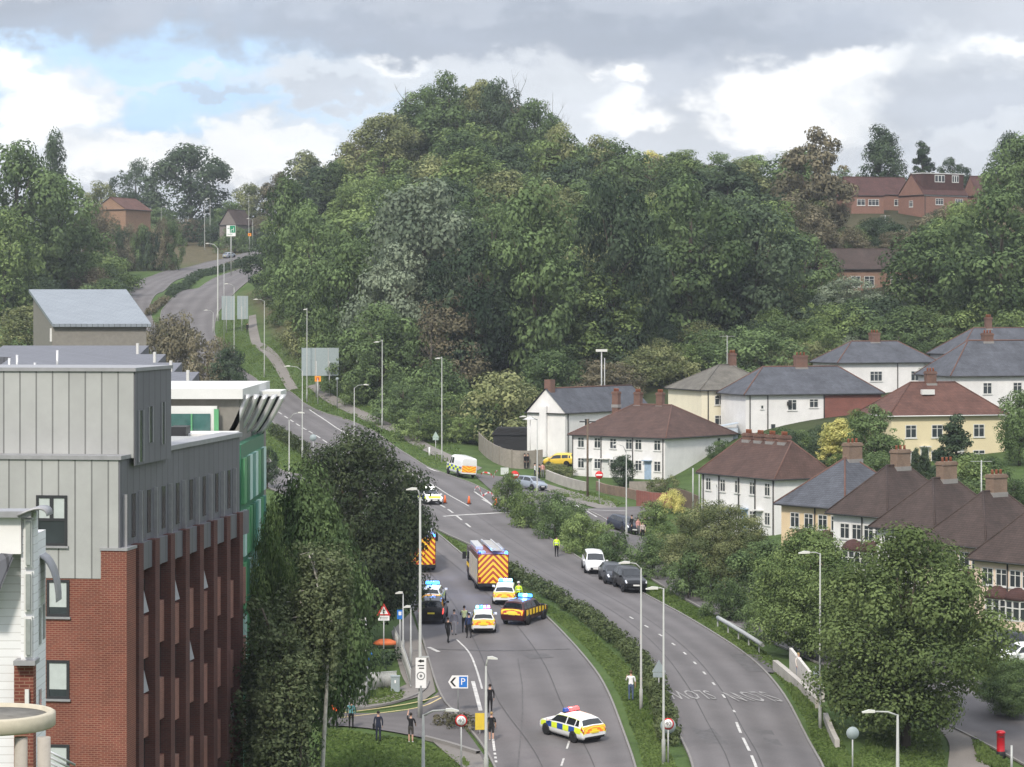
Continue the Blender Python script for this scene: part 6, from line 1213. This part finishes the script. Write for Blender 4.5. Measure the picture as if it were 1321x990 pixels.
# ------------------------------------------------------------------ street furniture
M_GALV = mat('galvanised_steel', (.40, .41, .40), .55, metal=.25, var=.1); M_COL = mat('lamp_column_paint', (.36, .37, .35), .6, var=.1, scale=1.5); M_COLD = mat('dark_column_paint', (.17, .18, .18), .6, var=.15); M_LENS = mat('lamp_lens', (.60, .60, .56), .3, var=0)
M_SBACK = mat('sign_back', (.28, .33, .34), .6, var=.08); M_SWHITE = mat('sign_white', (.74, .74, .73), .5, var=.03); M_SRED = mat('sign_red', (.55, .02, .02), .5, var=.05); M_SBLUE = mat('sign_blue', (.02, .16, .52), .5, var=.05); M_SGREEN = mat('sign_green', (.0, .22, .10), .5, var=.05); M_SBLACK = mat('sign_black', (.015, .015, .015), .6, var=0); M_ORANGE = mat('sign_orange', (.78, .30, .03), .5, var=.1); M_SYEL = mat('sign_yellow', (.62, .46, .05), .5, var=.1)
LAMPS = 'street lamps along the roads'
def lamp(label, px, pb, pt, arm, do=None, r=.072, m=None, hang=0, group=LAMPS, two=False, zb=None):
    """arm = (px, py) of the lantern's far end as seen"""
    if do: p = W(px, pb, do); x, y = p.x, p.y; z = Hz(x, y)
    else: x, y, z = G(px, pb)
    k = y / F; zt = CZ - (pt - HY) * k; h = zt - z; o = thing('street_lamp', label, 'street lamp', (x, y, z - .05), 0, group); m = m or M_COL
    mb = MB(); mb.lathe([(r * 1.55, -.2), (r * 1.55, 1.4), (r * 1.05, 1.5), (r * .62, h)], 10); mb.lathe([(r * 1.9, 0), (r * 1.9, .06)], 10); mb.build('column', m, o)
    for a in (arm if two else [arm]):
        dx, dz = (a[0] - px) * k, (pt - a[1]) * k; lt = min(.75, abs(dx) * .6 + .2); sg = 1 if dx > 0 else -1; ax = dx - sg * lt * .8
        b = MB(); b.tube([(0, 0, h - .05), (ax * .4, 0, h + dz * .75 + .02), (ax, 0, h + dz)], r * .55, r * .45, 8); ao = b.build('bracket', m, o)
        l = MB(); l.prism([(ax - sg * .1, h + dz - .05), (dx, h + dz - .07), (dx, h + dz - .02), (ax + sg * lt * .3, h + dz + .10), (ax - sg * .1, h + dz + .07)], 'y', -.14, .14); lo = l.build('lantern', M_LENS, ao)
    return o
for px, pb, pt, arm, lab, do in [
    (827, 918, 732, (798, 725), 'tall lamp post in the central hedge, left one of the near pair', None), (856, 985, 758, (833, 758), 'tall lamp post beside the speed sign, right one of the near pair', None), (1058, 940, 713, (1030, 712), 'tall lamp post on the grass verge right of the road words', None),
    (925, 716, 628, (917, 624), 'lamp post rising from the shrubs before the white terrace with four chimneys', None), (808, 700, 583, (790, 573), 'lamp post behind the dark car on the service road', None), (693, 646, 541, (670, 537), 'lamp post in front of the white gable wall', None),
    (570, 596, 460, (561, 462), 'lamp post right beside the police van', None), (493, 553, 438, (482, 441), 'lamp post on the verge left of the wood, above the footpath', None), (457, 566, 500, (476, 496), 'curved lamp post rising above the big dark tree', None), (390, 592, 478, (367, 472), 'lamp post on the traffic island hedge', None),
    (373, 640, 541, (393, 532), 'slim lamp post on the turning road left of the traffic island', None), (396, 518, 397, (391, 399), 'lamp post beside the large road sign back', None), (341, 486, 388, (327, 386), 'lamp post on the verge beside the upper footpath', None), (302, 462, 370, (289, 366), 'lamp post in front of the double sign board up the hill', None), (275, 431, 403, (263, 400), 'short looking lamp post at the road edge above the dark shrubs', None),
    (208, 331, 268, (216, 266), 'lamp post on the dry bank left of the cedar', None), (165, 331, 291, (173, 284), 'lamp post on the dry bank below the brick gable', None), (264, 322, 258, (268, 257), 'left one of two lamp posts in front of the cedar', None), (271, 318, 257, (267, 256), 'right one of two lamp posts in front of the cedar', None),
    (321, 322, 254, (323, 252), 'tall lamp post at the far bend behind the green sign', None), (326, 325, 283, (318, 282), 'shorter lamp post at the far bend', None), (90, 395, 330, (102, 325), 'lamp post left of the monopitch roof, nearer one', 430), (105, 385, 315, (116, 310), 'lamp post left of the monopitch roof, further one', 450), (281, 414, 320, (265, 314), 'thick tall lamp post between the two far carriageways', None)]:
    lamp(lab, px, pb, pt, arm, do, r=.072 if 'thick' not in lab else .15)
lamp('very tall lamp post at the left kerb carrying a white sign panel', 542, 926, 641, (524, 630), None, .10)
lamp('near lamp post at the bottom with its arm pointing right', 546, 1040, 921, (592, 915), None, .10, M_COL); lamp('near lamp post by the kerb with a short upturned arm', 627, 1010, 858, (642, 848), None, .09); lamp('near lamp post at the bottom right with its arm pointing left', 1158, 1035, 921, (1112, 917), None, .10)
for px, pb, pt, lab in [(472, 903, 799, 'small path lamp beside the railings at the subway'), (520, 852, 765, 'small path lamp behind the subway railings, left one of two'), (530, 862, 783, 'small path lamp behind the subway railings, right one of two')]: lamp(lab, px, pb, pt, (px - 10, pt - 1), None, .06, M_GALV, group='path lamps at the subway')
def post(name, label, cat, px, pb, pt, m, r=.07, do=None, extra=None, group=None):
    if do: p = W(px, pb, do); x, y = p.x, p.y; z = Hz(x, y)
    else: x, y, z = G(px, pb)
    h = CZ - (pt - HY) / F * y - z; mb = MB(); mb.tube([(0, 0, -.3), (0, 0, h)], r, r * .8, 8)
    if not extra: return tag(mb.build(name, m, None, (x, y, z)), label, cat, group)
    o = thing(name, label, cat, (x, y, z), 0, group); mb.build('pole', m, o); extra(o, h); return o
def xarm(o, h): b = MB(); b.box(-.9, .9, -.05, .05, h - .35, h - .22); b.build('crossarm', M_TRIM, o)
M_POLE = mat('telegraph_wood', (.13, .10, .075), .95)
post('telegraph_pole', 'brown telegraph pole in front of the white terrace with three chimneys', 'pole', 758, 641, 541, M_POLE, .13, None, xarm)
post('pole', 'bare steel pole beside the corner of the terrace with four chimneys', 'pole', 894, 668, 604, M_GALV, .08); post('pole', 'second steel pole closer to the four chimney terrace', 'pole', 902, 672, 612, M_GALV, .06)
def flood(o, h): b = MB(); b.box(-.8, .8, -.15, .15, h, h + .35); b.build('floodlight', M_LENS, o)
post('floodlight_mast', 'floodlight mast behind the slate roof of the white gabled house', 'mast', 776, 505, 454, M_GALV, .12, 268, flood); post('pole', 'thin pole next to the floodlight mast', 'pole', 780, 505, 462, M_GALV, .08, 268)
post('aerial_mast', 'tall thin mast at the right edge above the white houses', 'mast', 1303, 425, 386, M_GALV, .1, 290, lambda o, h: (lambda b: (b.box(-.7, .2, -.03, .03, h - .1, h), b.build('aerial', M_GALV, o)))(MB()))
def tvaer(o, h): b = MB(); [b.box(-.9 + k * .3, -.87 + k * .3, -.3, .3, h - .12, h - .09) for k in range(7)]; b.box(-1, 1, -.02, .02, h - .12, h - .08); b.build('aerial', M_GALV, o)
post('pole', 'steel pole with a lantern between the brown roofs and the yellow house', 'pole', 1266, 650, 594, M_GALV, .08, 180, tvaer); post('aerial_mast', 'mast with a television aerial over the cream house roof', 'mast', 938, 500, 433, M_GALV, .05, 250, tvaer); post('pole', 'grey pole before the cone shaped conifer', 'pole', 1238, 606, 571, M_GALV, .07, None, tvaer); post('pole', 'grey pole on the slope below the red brick houses', 'pole', 1142, 305, 278, M_GALV, .12, 385, tvaer)

def sign(name, label, px, py, pb, build, do=None, cat='road sign', r=.045, postm=None, group=None, posts=(0,), top=None):
    """sign whose centre is seen at (px, py) and whose post foot is at (px, pb); build(o, z) adds the faces"""
    if do: p = W(px, pb, do); x, y = p.x, p.y; z = Hz(x, y)
    else: x, y, z = G(px, pb)
    zc = CZ - (py - HY) / F * y - z; o = thing(name, label, cat, (x, y, z), 0, group); k = y / F
    for dx in posts: mb = MB(); mb.tube([(dx * k, .06, -.3), (dx * k, .06, zc + (top if top is not None else .1))], r, n=8); mb.build('post', postm or M_GALV, o)
    build(o, zc, k); return o
DISC = Matrix.Rotation(R(90), 4, 'X')
def disc(mb, r, y0, y1, z, x=0, n=32, mi=0): mb.lathe([(r, -y0), (r, -y1), (0, -y1)], n, mi, Matrix.Translation((x, 0, z)) @ DISC)
def face_text(o, body, size, x, y, z, m, nm='lettering', bold=.0):
    t = MB()
    for q in text_polys(body, size): t.face([(x + a, y, z + b) for a, b in q])
    return t.build(nm, m, o)
def roundel40(r):
    def f(o, z, k):
        b = MB(); disc(b, r, .02, -.0, z); b.build('backing', M_SRED, o)
        w = MB(); disc(w, r * .78, .0, -.008, z); w.build('face', M_SWHITE, o); face_text(o, '40', r * 1.05, 0, -.012, z, M_SBLACK, 'numerals')
    return f
sign('speed_limit_sign', 'round 40 speed limit sign in front of the planting at the turning', 595, 930, 1000, roundel40(.34), None); 
def rb(o, z, k):
    b = MB(); disc(b, .44, .06, .03, z - .12); b.build('rear_disc', M_SBACK, o); roundel40(.33)(o, z, k)
sign('speed_limit_sign', 'round 40 speed limit sign with grey rear disc at the central hedge end', 862, 934, 985, rb, None)
def noentry(o, z, k):
    b = MB(); disc(b, .42, .02, 0, z); b.build('face', M_SRED, o); w = MB(); w.box(-.33, .33, -.012, -.004, z - .08, z + .08); w.build('bar', M_SWHITE, o)
sign('no_entry_sign', 'no entry sign above the shrubs in front of the silver blue car', 664, 613, 662, noentry, None); sign('no_entry_sign', 'no entry sign on the grass before the white terrace with three chimneys', 773, 613, 648, noentry, None)
def tri(r, fm, plate=True, red=True):
    def f(o, z, k):
        P = lambda s: [(math.cos(R(a)) * r * s, z + math.sin(R(a)) * r * s) for a in (90, 210, 330)]
        b = MB(); b.prism(P(1), 'y', 0, .02); b.build('backing', M_SRED if red else fm, o)
        if red: w = MB(); w.prism(P(.66), 'y', -.008, 0); w.build('face', M_SWHITE, o); t = MB(); t.box(-r * .12, r * .02, -.012, -.008, z - r * .25, z + r * .2); t.box(-r * .12, r * .2, -.013, -.009, z + r * .08, z + r * .2); t.build('symbol', M_SBLACK, o)
        if plate: w = MB(); w.box(-r * .72, r * .72, 0, .02, z - r * 1.15, z - r * .55); w.build('plate', M_SWHITE if red else fm, o)
        if plate and red: t = MB(); [t.box(-r * .5, r * .5, -.006, 0, z - r * q, z - r * q + .04) for q in (.78, .98)]; t.build('plate_lettering', M_COLD, o)
    return f
sign('warning_sign', 'red triangle warning sign with white plate under the big dark tree', 495, 789, 852, tri(.55, M_SWHITE), None)
sign('warning_sign', 'small red triangle sign on the dry bank up the hill', 215, 327, 336, tri(.8, M_SWHITE, False), None)
sign('road_sign', 'grey back of a triangular sign on the right of the near lamp post pair', 850, 862, 900, tri(.52, M_SBACK, True, False), None); sign('road_sign', 'grey back of a triangular sign half hidden by the sycamore', 1052, 868, 905, tri(.42, M_SBACK, True, False), None)
sign('road_sign', 'pale green back of a triangular sign with plate on the verge by the police van', 562, 562, 593, tri(.5, mat('sign_back_green', (.33, .42, .37), .6), True, False), None)
def rdisc(r, m): 
    def f(o, z, k): b = MB(); disc(b, r, .02, 0, z); b.build('face', m, o)
    return f
sign('road_sign', 'grey round sign back on the traffic island with the hedge', 404, 565, 593, rdisc(.42, M_SBACK), None); sign('road_sign', 'grey round sign back at the bottom right of the downhill road', 1100, 946, 1000, rdisc(.36, M_SBACK), None)
def keepleft(o, z, k):
    b = MB(); disc(b, .40, .02, 0, z); b.build('face', M_SBLUE, o); a = MB(); M_ = Matrix.Translation((0, 0, z)) @ Matrix.Rotation(R(45), 4, 'Y'); a.box(-.05, .05, -.012, -.004, -.18, .22, 0, M_); a.prism([(-.15, -.08), (.15, -.08), (0, -.28)], 'y', -.013, -.005, 0, M_); a.build('arrow', M_SWHITE, o); y = MB(); y.box(.45, .62, 0, .03, z - .12, z + .05); y.build('marker', M_SYEL, o)
sign('keep_left_sign', 'blue keep left sign on the nose of the traffic island', 417, 597, 608, keepleft, None)
def cyc(o, z, k):
    b = MB(); disc(b, .32, .02, 0, z); b.build('face', M_SBLUE, o); t = MB(); disc(t, .09, 0, -.008, z - .03, -.12, 16); disc(t, .09, 0, -.008, z - .03, .12, 16); t.box(-.12, .12, -.010, -.002, z + .04, z + .08); t.build('symbol', M_SWHITE, o)
sign('cycle_sign', 'round blue sign on a post in front of the subway railings', 474, 846, 902, cyc, None)
def bsq(o, z, k): b = MB(); b.box(-.2, .2, 0, .02, z - .32, z + .32); b.build('face', M_SBLUE, o); t = MB(); t.box(-.1, .1, -.008, 0, z - .05, z + .2); t.build('symbol', M_SWHITE, o)
sign('blue_sign', 'blue rectangular sign on a post behind the subway railings', 516, 793, 850, bsq, None)
def parking(o, z, k):
    b = MB(); b.prism([(-.62, z), (-.38, z + .40), (.62, z + .40), (.62, z - .40), (-.38, z - .40)], 'y', 0, .03); b.build('board', M_SWHITE, o)
    q = MB(); q.box(.06, .56, -.008, 0, z - .33, z + .33); q.build('blue_panel', M_SBLUE, o); face_text(o, 'P', .62, .30, -.012, z, M_SWHITE, 'letter')
    a = MB(); a.prism([(-.50, z), (-.25, z + .28), (-.12, z + .28), (-.35, z), (-.12, z - .28), (-.25, z - .28)], 'y', -.008, 0); a.build('chevron', M_SBLACK, o)
sign('parking_sign', 'white arrow shaped parking sign with a blue P on a dark post', 591, 880, 922, parking, None, postm=M_COLD)
def panel(o, z, k):
    b = MB(); b.box(-.33, .33, 0, .03, z - .95, z + .92); b.build('board', M_SWHITE, o); t = MB()
    t.prism([(-.2, z + .72), (.02, z + .84), (.02, z + .78), (.2, z + .78), (.2, z + .66), (.02, z + .66), (.02, z + .60)], 'y', -.008, 0); t.box(-.2, .2, -.008, 0, z + .40, z + .47); t.box(-.12, .2, -.008, 0, z + .24, z + .31); t.build('symbol', M_SBLACK, o)
    r = MB(); n = 24; rows = [[(math.cos(a) * q, -.009, z - .2 + math.sin(a) * q) for q in (.2, .26)] for a in [2 * math.pi * i / n for i in range(n + 1)]]; r.grid(rows, 0, False); r.prism([(0, z - .08), (.1, z - .2), (0, z - .32), (-.1, z - .2)], 'y', -.009, 0); r.build('ring', M_COLD, o)
    c = MB(); c.box(-.1, .5, .0, .2, z + .92, z + 1.0); c.build('bracket', M_GALV, o)
sign('pole_sign', 'tall white sign panel with black arrow and ring on the very tall lamp post', 543, 868, 927.5, panel, None, r=.085, postm=M_COLD, top=-.8)
def boards(spans, m=M_SBACK):
    def f(o, z, k):
        for x0, x1, z0, z1 in spans: b = MB(); b.box(x0 * k, x1 * k, 0, .06, z + z0 * k, z + z1 * k); b.build('board', m, o); q = MB(); [q.box(x0 * k + (x1 - x0) * k * t - .06, x0 * k + (x1 - x0) * k * t + .06, -.05, 0, z + z0 * k, z + z1 * k) for t in (.37, .72)]; q.build('stiffener', M_GALV, o)
    return f
sign('direction_sign', 'large grey back of a direction sign on two posts beside the footpath', 413, 467, 513, boards([(-24, 24, -18, 18)]), None, r=.1, posts=(-5, 12))
sign('direction_sign', 'double grey back of direction signs up the hill, left of the walker', 304, 396, 428, boards([(-18, -1, -17, 14), (2, 16, -16, 14)]), None, r=.1, posts=(-12, 8))
def green(o, z, k):
    b = MB(); b.box(-1.05, 1.05, 0, .06, z - 1.25, z + 1.25); b.build('board', M_SWHITE, o); g = MB(); g.box(-.25, .98, -.012, 0, z - .45, z + 1.18); g.build('green_panel', M_SGREEN, o)
    t = MB(); t.box(.55, .65, -.02, -.01, z - .2, z + .75); t.box(.05, .6, -.021, -.011, z + .2, z + .3); t.box(.02, .1, -.022, -.011, z - .2, z + .25); t.build('route_lines', M_SWHITE, o); t = MB(); t.box(-.8, -.35, -.012, 0, z + .5, z + .62); t.box(-.8, .3, -.012, 0, z - .85, z - .75); t.build('lettering', M_SGREEN, o)
sign('direction_sign', 'green and white direction sign at the top of the road', 298, 298, 356, green, None, r=.11)
def orange(o, z, k): b = MB(); b.box(-.45, .45, 0, .04, z - .40, z + .42); b.build('board', M_ORANGE, o); t = MB(); t.box(-.2, .2, -.006, 0, z - .2, z + .2); t.build('symbol', M_CHR, o)
sign('orange_sign', 'small orange sign on a grey post below the large sign back', 410, 489, 521, orange, None, r=.09); sign('orange_sign', 'small orange sign near the far bend of the road', 322, 303, 327, orange, None)
def wplate(w, h, m):
    def f(o, z, k): b = MB(); b.box(-w, w, 0, .05, z - h, z + h); b.build('board', m, o)
    return f
sign('road_sign', 'small pale sign in the shrubs just left of a no entry sign', 651, 608, 660, wplate(.4, .35, mat('pale_plate', (.52, .56, .52), .6)), None); sign('yellow_sign', 'yellow and white box sign beside the walking women at the turning', 619, 931, 948, wplate(.28, .5, M_SYEL), None, posts=(0,))
post('marker_post', 'white marker post on the verge by the police van', 'marker post', 554, 587, 577, M_SWHITE, .12); post('marker_post', 'grey post in the grass beside the pillar box', 'post', 1305, 1000, 962, M_GALV, .09); post('sign_post', 'thin pole left of the double sign back up the hill', 'pole', 289, 446, 340, M_GALV, .06); post('sign_post', 'grey post with a round top beside the footpath', 'pole', 435, 528, 489, M_COLD, .06, None, lambda o, h: (lambda b: (disc(b, .22, .03, -.03, h), b.build('disc', M_SBACK, o)))(MB()))

# traffic cones and fallen tape
for px, py, lab in [(574, 650, 'orange traffic cone close to the police car with white lamps'), (605, 651, 'orange traffic cone alone in the middle of the junction'), (640, 653, 'orange traffic cone by the shrubs at the junction')]:
    x, y, z = G(px, py); o = thing('traffic_cone', lab, 'traffic cone', (x, y, z + .05), 0, 'traffic cones'); b = MB(); b.box(-.24, .24, -.24, .24, 0, .06); b.build('base', M_TRIM, o); b = MB(); b.lathe([(.18, .06), (.05, .82), (0, .83)], 14, 0); b.build('cone', mat('cone_orange', (.85, .16, .03), .5, var=.05), o); b = MB(); b.lathe([(.145, .25), (.112, .42)], 14); b.build('reflective_sleeve', M_SWHITE, o)
def tape(label, pts, n=40):
    ln = resample(pl(pts), n); mb = MB(); p0 = ln[0]; z0 = Hz(p0.x, p0.y); rng = random.Random(len(pts)); rows = []
    for i, p in enumerate(ln):
        z = Hz(p.x, p.y) - z0 + .05 + .7 * abs(math.sin(i * .22)) ; rows.append([(p.x - p0.x, p.y - p0.y, z), (p.x - p0.x, p.y - p0.y + .06, z + .16)])
    mb.grid(rows, 0, False, False, lambda i, j: (i // 2) % 2); return tag(mb.build('barrier_tape', [M_SWHITE, M_SRED], None, (p0.x, p0.y, z0)), label, 'tape')
tape('red and white tape sagging across the junction mouth beside the police van', [(618, 616), (630, 620), (642, 616)], 24); tape('loose red and white tape lying beside the shrubs at the junction', [(612, 634), (622, 642), (630, 644), (640, 650)], 30)

# fences, walls, rails
def wall_line(name, label, pts, h, t, m, cat='wall', sm=1, parts=None, top=None):
    ln = pl(pts, sm); p0 = ln[0]; z0 = Hz(p0.x, p0.y); P = resample(ln, max(2, int(sum((b - a).length for a, b in zip(ln, ln[1:])) / 1.0) + 1)); rows = []
    for i, p in enumerate(P):
        tg = (P[min(i + 1, len(P) - 1)] - P[max(i - 1, 0)]).normalized(); n = Vector((-tg.y, tg.x)) * t / 2; g = Hz(p.x, p.y) - z0; hh = h if not isinstance(h, tuple) else h[0] + (h[1] - h[0]) * i / (len(P) - 1)
        a, b = p + n - p0, p - n - p0; rows.append([(a.x, a.y, g - .4), (a.x, a.y, g + hh), (b.x, b.y, g + hh), (b.x, b.y, g - .4)])
    mb = MB(); mb.grid(rows, 0, False); mb.face(rows[0][::-1]); mb.face(rows[-1])
    if not parts: return tag(mb.build(name, m, None, (p0.x, p0.y, z0)), label, cat)
    o = thing(name, label, cat, (p0.x, p0.y, z0)); mb.build('panel', m, o)
    for i in range(0, len(P), parts): p = P[i] - p0; q = MB(); g = Hz(P[i].x, P[i].y) - z0; q.box(p.x - .07, p.x + .07, p.y - .12, p.y + .12, g - .4, g + (h if not isinstance(h, tuple) else h[0]) + .1); q.build('post', M_COLD if m is not M_WOOD else mat('fence_post', (.2, .18, .15), .9), o)
    return o
wall_line('wooden_fence', 'weathered wooden garden fence curving round the white gabled house', [(618, 580), (632, 594), (652, 603), (676, 605), (700, 603)], 2.2, .1, M_WOOD, 'fence', 1, 3)
wall_line('garden_wall', 'grey garden wall below the yellow car', [(705, 618), (725, 626), (755, 634)], 1.1, .25, M_CONC); wall_line('garden_wall', 'low dark wall in front of the white terrace with three chimneys', [(770, 632), (800, 640), (830, 648)], 1.0, .25, M_CHIM2); wall_line('garden_wall', 'red brick garden wall beside the bright yellow bush', [(822, 652), (845, 656), (868, 655)], 1.6, .25, M_REDB)
wall_line('wooden_fence', 'brown garden fence between the two white terraces', [(862, 650), (880, 652), (902, 662)], 1.7, .1, M_POLE, 'fence'); wall_line('garden_fence', 'grey boarded fence right of the clipped tree', [(812, 640), (835, 640), (855, 640)], 1.6, .1, M_WOOD, 'fence')
wall_line('ramp_wall', 'pale concrete kerb wall between the verge and the sycamore', [(1000, 865), (1025, 886), (1055, 915)], .7, .35, M_CONC); wall_line('ramp_wall', 'short pale wall end beyond the tall verge lamp', [(1065, 930), (1080, 965)], .5, .3, M_CONC); wall_line('ramp_parapet', 'white wedge shaped parapet behind the kerb wall', [(1020, 868), (1045, 890), (1062, 905)], (1.7, .9), .2, mat('white_concrete', (.5, .48, .45), .9, var=.15))
def guard(label, pts, h=.75):
    ln = pl(pts); p0 = ln[0]; z0 = Hz(p0.x, p0.y); P = resample(ln, 14); o = thing('guard_rail', label, 'guard rail', (p0.x, p0.y, z0)); mb = MB(); mb.tube([(p.x - p0.x, p.y - p0.y, Hz(p.x, p.y) - z0 + h) for p in P], .16, n=8); mb.build('rail', M_GALV, o)
    for p in P[::3]: q = MB(); g = Hz(p.x, p.y) - z0; q.box(p.x - p0.x - .05, p.x - p0.x + .05, p.y - p0.y + .1, p.y - p0.y + .2, g - .3, g + h); q.build('post', M_GALV, o)
guard('grey guard rail on the verge under the dark trees', [(926, 810), (950, 824), (984, 846)])
def railing(label, pts, h=1.15, n=22):
    ln = pl(pts, 1); p0 = ln[0]; z0 = Hz(p0.x, p0.y); P = resample(ln, n); o = thing('railing', label, 'railing', (p0.x, p0.y, z0)); mb = MB()
    for hh in (h, .12): mb.tube([(p.x - p0.x, p.y - p0.y, Hz(p.x, p.y) - z0 + hh) for p in P], .035, n=6)
    mb.build('rail', M_GALV, o); q = MB()
    for a, b in zip(P, P[1:]):
        for t in (0, .33, .66): p = a.lerp(b, t); g = Hz(p.x, p.y) - z0; q.tube([(p.x - p0.x, p.y - p0.y, g), (p.x - p0.x, p.y - p0.y, g + h)], .016 if t else .03, n=5)
    q.build('balusters', M_GALV, o)
railing('galvanised railing running along the subway beside the kerb', [(508, 830), (520, 855), (530, 888)], 1.2); railing('galvanised railing across the end of the subway', [(457, 893), (480, 892), (512, 890)], 1.2); railing('short galvanised railing at the left of the grass patch', [(456, 890), (462, 902), (466, 914)], 1.2, 10)
wall_line('subway_wall', 'grey subway wall below the railings', [(480, 886), (512, 884)], .7, .3, M_CONC); wall_line('graffiti_wall', 'pale concrete wall with faint blue scribble behind the birch', [(418, 918), (432, 915), (448, 910)], 5.0, .4, mat('pale_concrete', (.42, .40, .37), .9, var=.15, scale=.6))
g0 = G(440, 913); mb = MB(); rng = random.Random(5)
for i in range(9): xx = -.7 + i * .17; mb.tube([(xx, -.35, .9 + rng.uniform(0, .25)), (xx + .1, -.35, 1.25 + rng.uniform(0, .3)), (xx + .18, -.35, .85 + rng.uniform(0, .3))], .03, n=5)
tag(mb.build('graffiti', mat('blue_spray', (.16, .25, .42), .8), None, (g0[0], g0[1], g0[2])), 'faint blue graffiti scribble on the pale wall behind the birch', 'graffiti')
b = MB(); x, y, z = G(510, 893); b.box(-.28, .28, -.2, .2, -.1, 1.0); b.box(-.31, .31, -.23, .23, 1.0, 1.06); o = thing('cabinet', 'grey utility cabinet at the end of the subway railings', 'cabinet', (x, y, z)); b.build('case', M_SBACK, o); q = MB(); q.box(-.05, .05, -.22, -.2, .6, .8); q.build('label_plate', M_SWHITE, o)
x, y, z = G(497, 836); b = MB(); b.lathe([(.0, .0), (.9, .04), (.8, .25), (.4, .42), (0, .45)], 12, 0, Matrix.Diagonal((1, .5, 1, 1))); tag(b.build('tarpaulin', mat('orange_sheet', (.60, .16, .06), .7, var=.15), None, (x, y, z + .2)), 'crumpled orange sheet lying above the subway hollow', 'sheet')
x, y, z = G(1291, 977); o = thing('pillar_box', 'red pillar box with black foot on the grass by the service road', 'post box', (x, y, z - .05)); b = MB(); b.lathe([(.27, .42), (.25, .45), (.25, 1.5), (.29, 1.52), (.29, 1.6), (.2, 1.68), (0, 1.72)], 20); b.build('body', paint('post_red', (.42, .01, .02), .35), o); b = MB(); b.lathe([(.29, -.1), (.29, .4), (.26, .43)], 20); b.build('foot', M_TRIM, o); b = MB(); b.box(-.13, .13, -.262, -.24, 1.3, 1.36); b.build('slot', M_TRIM, o)
x, y, z = G(647, 583); o = thing('parasol', 'closed white parasol behind the wooden fence', 'parasol', (x, y + 2, Hz(x, y + 2))); b = MB(); b.tube([(0, 0, 0), (0, 0, 2.6)], .04); b.build('pole', M_GALV, o); b = MB(); b.lathe([(.32, 1.9), (.25, 2.5), (.08, 3.1), (0, 3.2)], 10); b.build('canopy', M_SWHITE, o)
x, y, z = G(660, 590); o = thing('garden_shelter', 'black roofed garden shelter between the fence and the white gable', 'shelter', (x, y + 6, Hz(x, y + 6))); b = MB(); b.prism([(-2.6, 2.6), (2.6, 2.6), (2.2, 3.5), (-1.8, 3.5)], 'y', -2, 3); b.build('roof', M_TRIM, o); b = MB(); b.box(-2.4, 2.4, -1.8, 2.8, -.5, 2.6); b.build('wall', M_TRIM, o)
b = MB(); p = W(684, 541, 244); b.lathe([(1.0, -.05), (.1, .35), (0, .36)], 12); b.tube([(0, 0, -4.3), (0, 0, .3)], .04); tag(b.build('parasol', M_SWHITE, None, tuple(p)), 'open white parasol against the white gable wall', 'parasol')
x, y, z = G(935, 566); b = MB(); b.prism([(-1.6, 1.3), (1.6, 1.9), (1.6, 2.0), (-1.6, 1.4)], 'y', -1.2, 1.2); b.box(-1.5, 1.5, -1.1, 1.1, -1, 1.3); tag(b.build('garden_shed', mat('pale_blue_sheet', (.42, .48, .54), .5), None, (x, y, z)), 'pale blue sheet roofed shed between the white terrace and the half brick pair', 'shed')

# ------------------------------------------------------------------ thin air between the camera and the hill
def haze():
    b = MB(); b.box(-4200, 4200, -450, 8100, -135, 120); m = bpy.data.materials.new('haze'); m.use_nodes = True; N = m.node_tree.nodes; N.clear()
    v = N.new('ShaderNodeVolumePrincipled'); v.inputs['Color'].default_value = (.80, .86, .94, 1); v.inputs['Density'].default_value = .00014; v.inputs['Anisotropy'].default_value = .2
    o = N.new('ShaderNodeOutputMaterial'); m.node_tree.links.new(v.outputs[0], o.inputs['Volume'])
    h = b.build('haze', m); h['kind'] = 'stuff'; h['label'] = 'thin pale haze in the air over the valley'
haze()
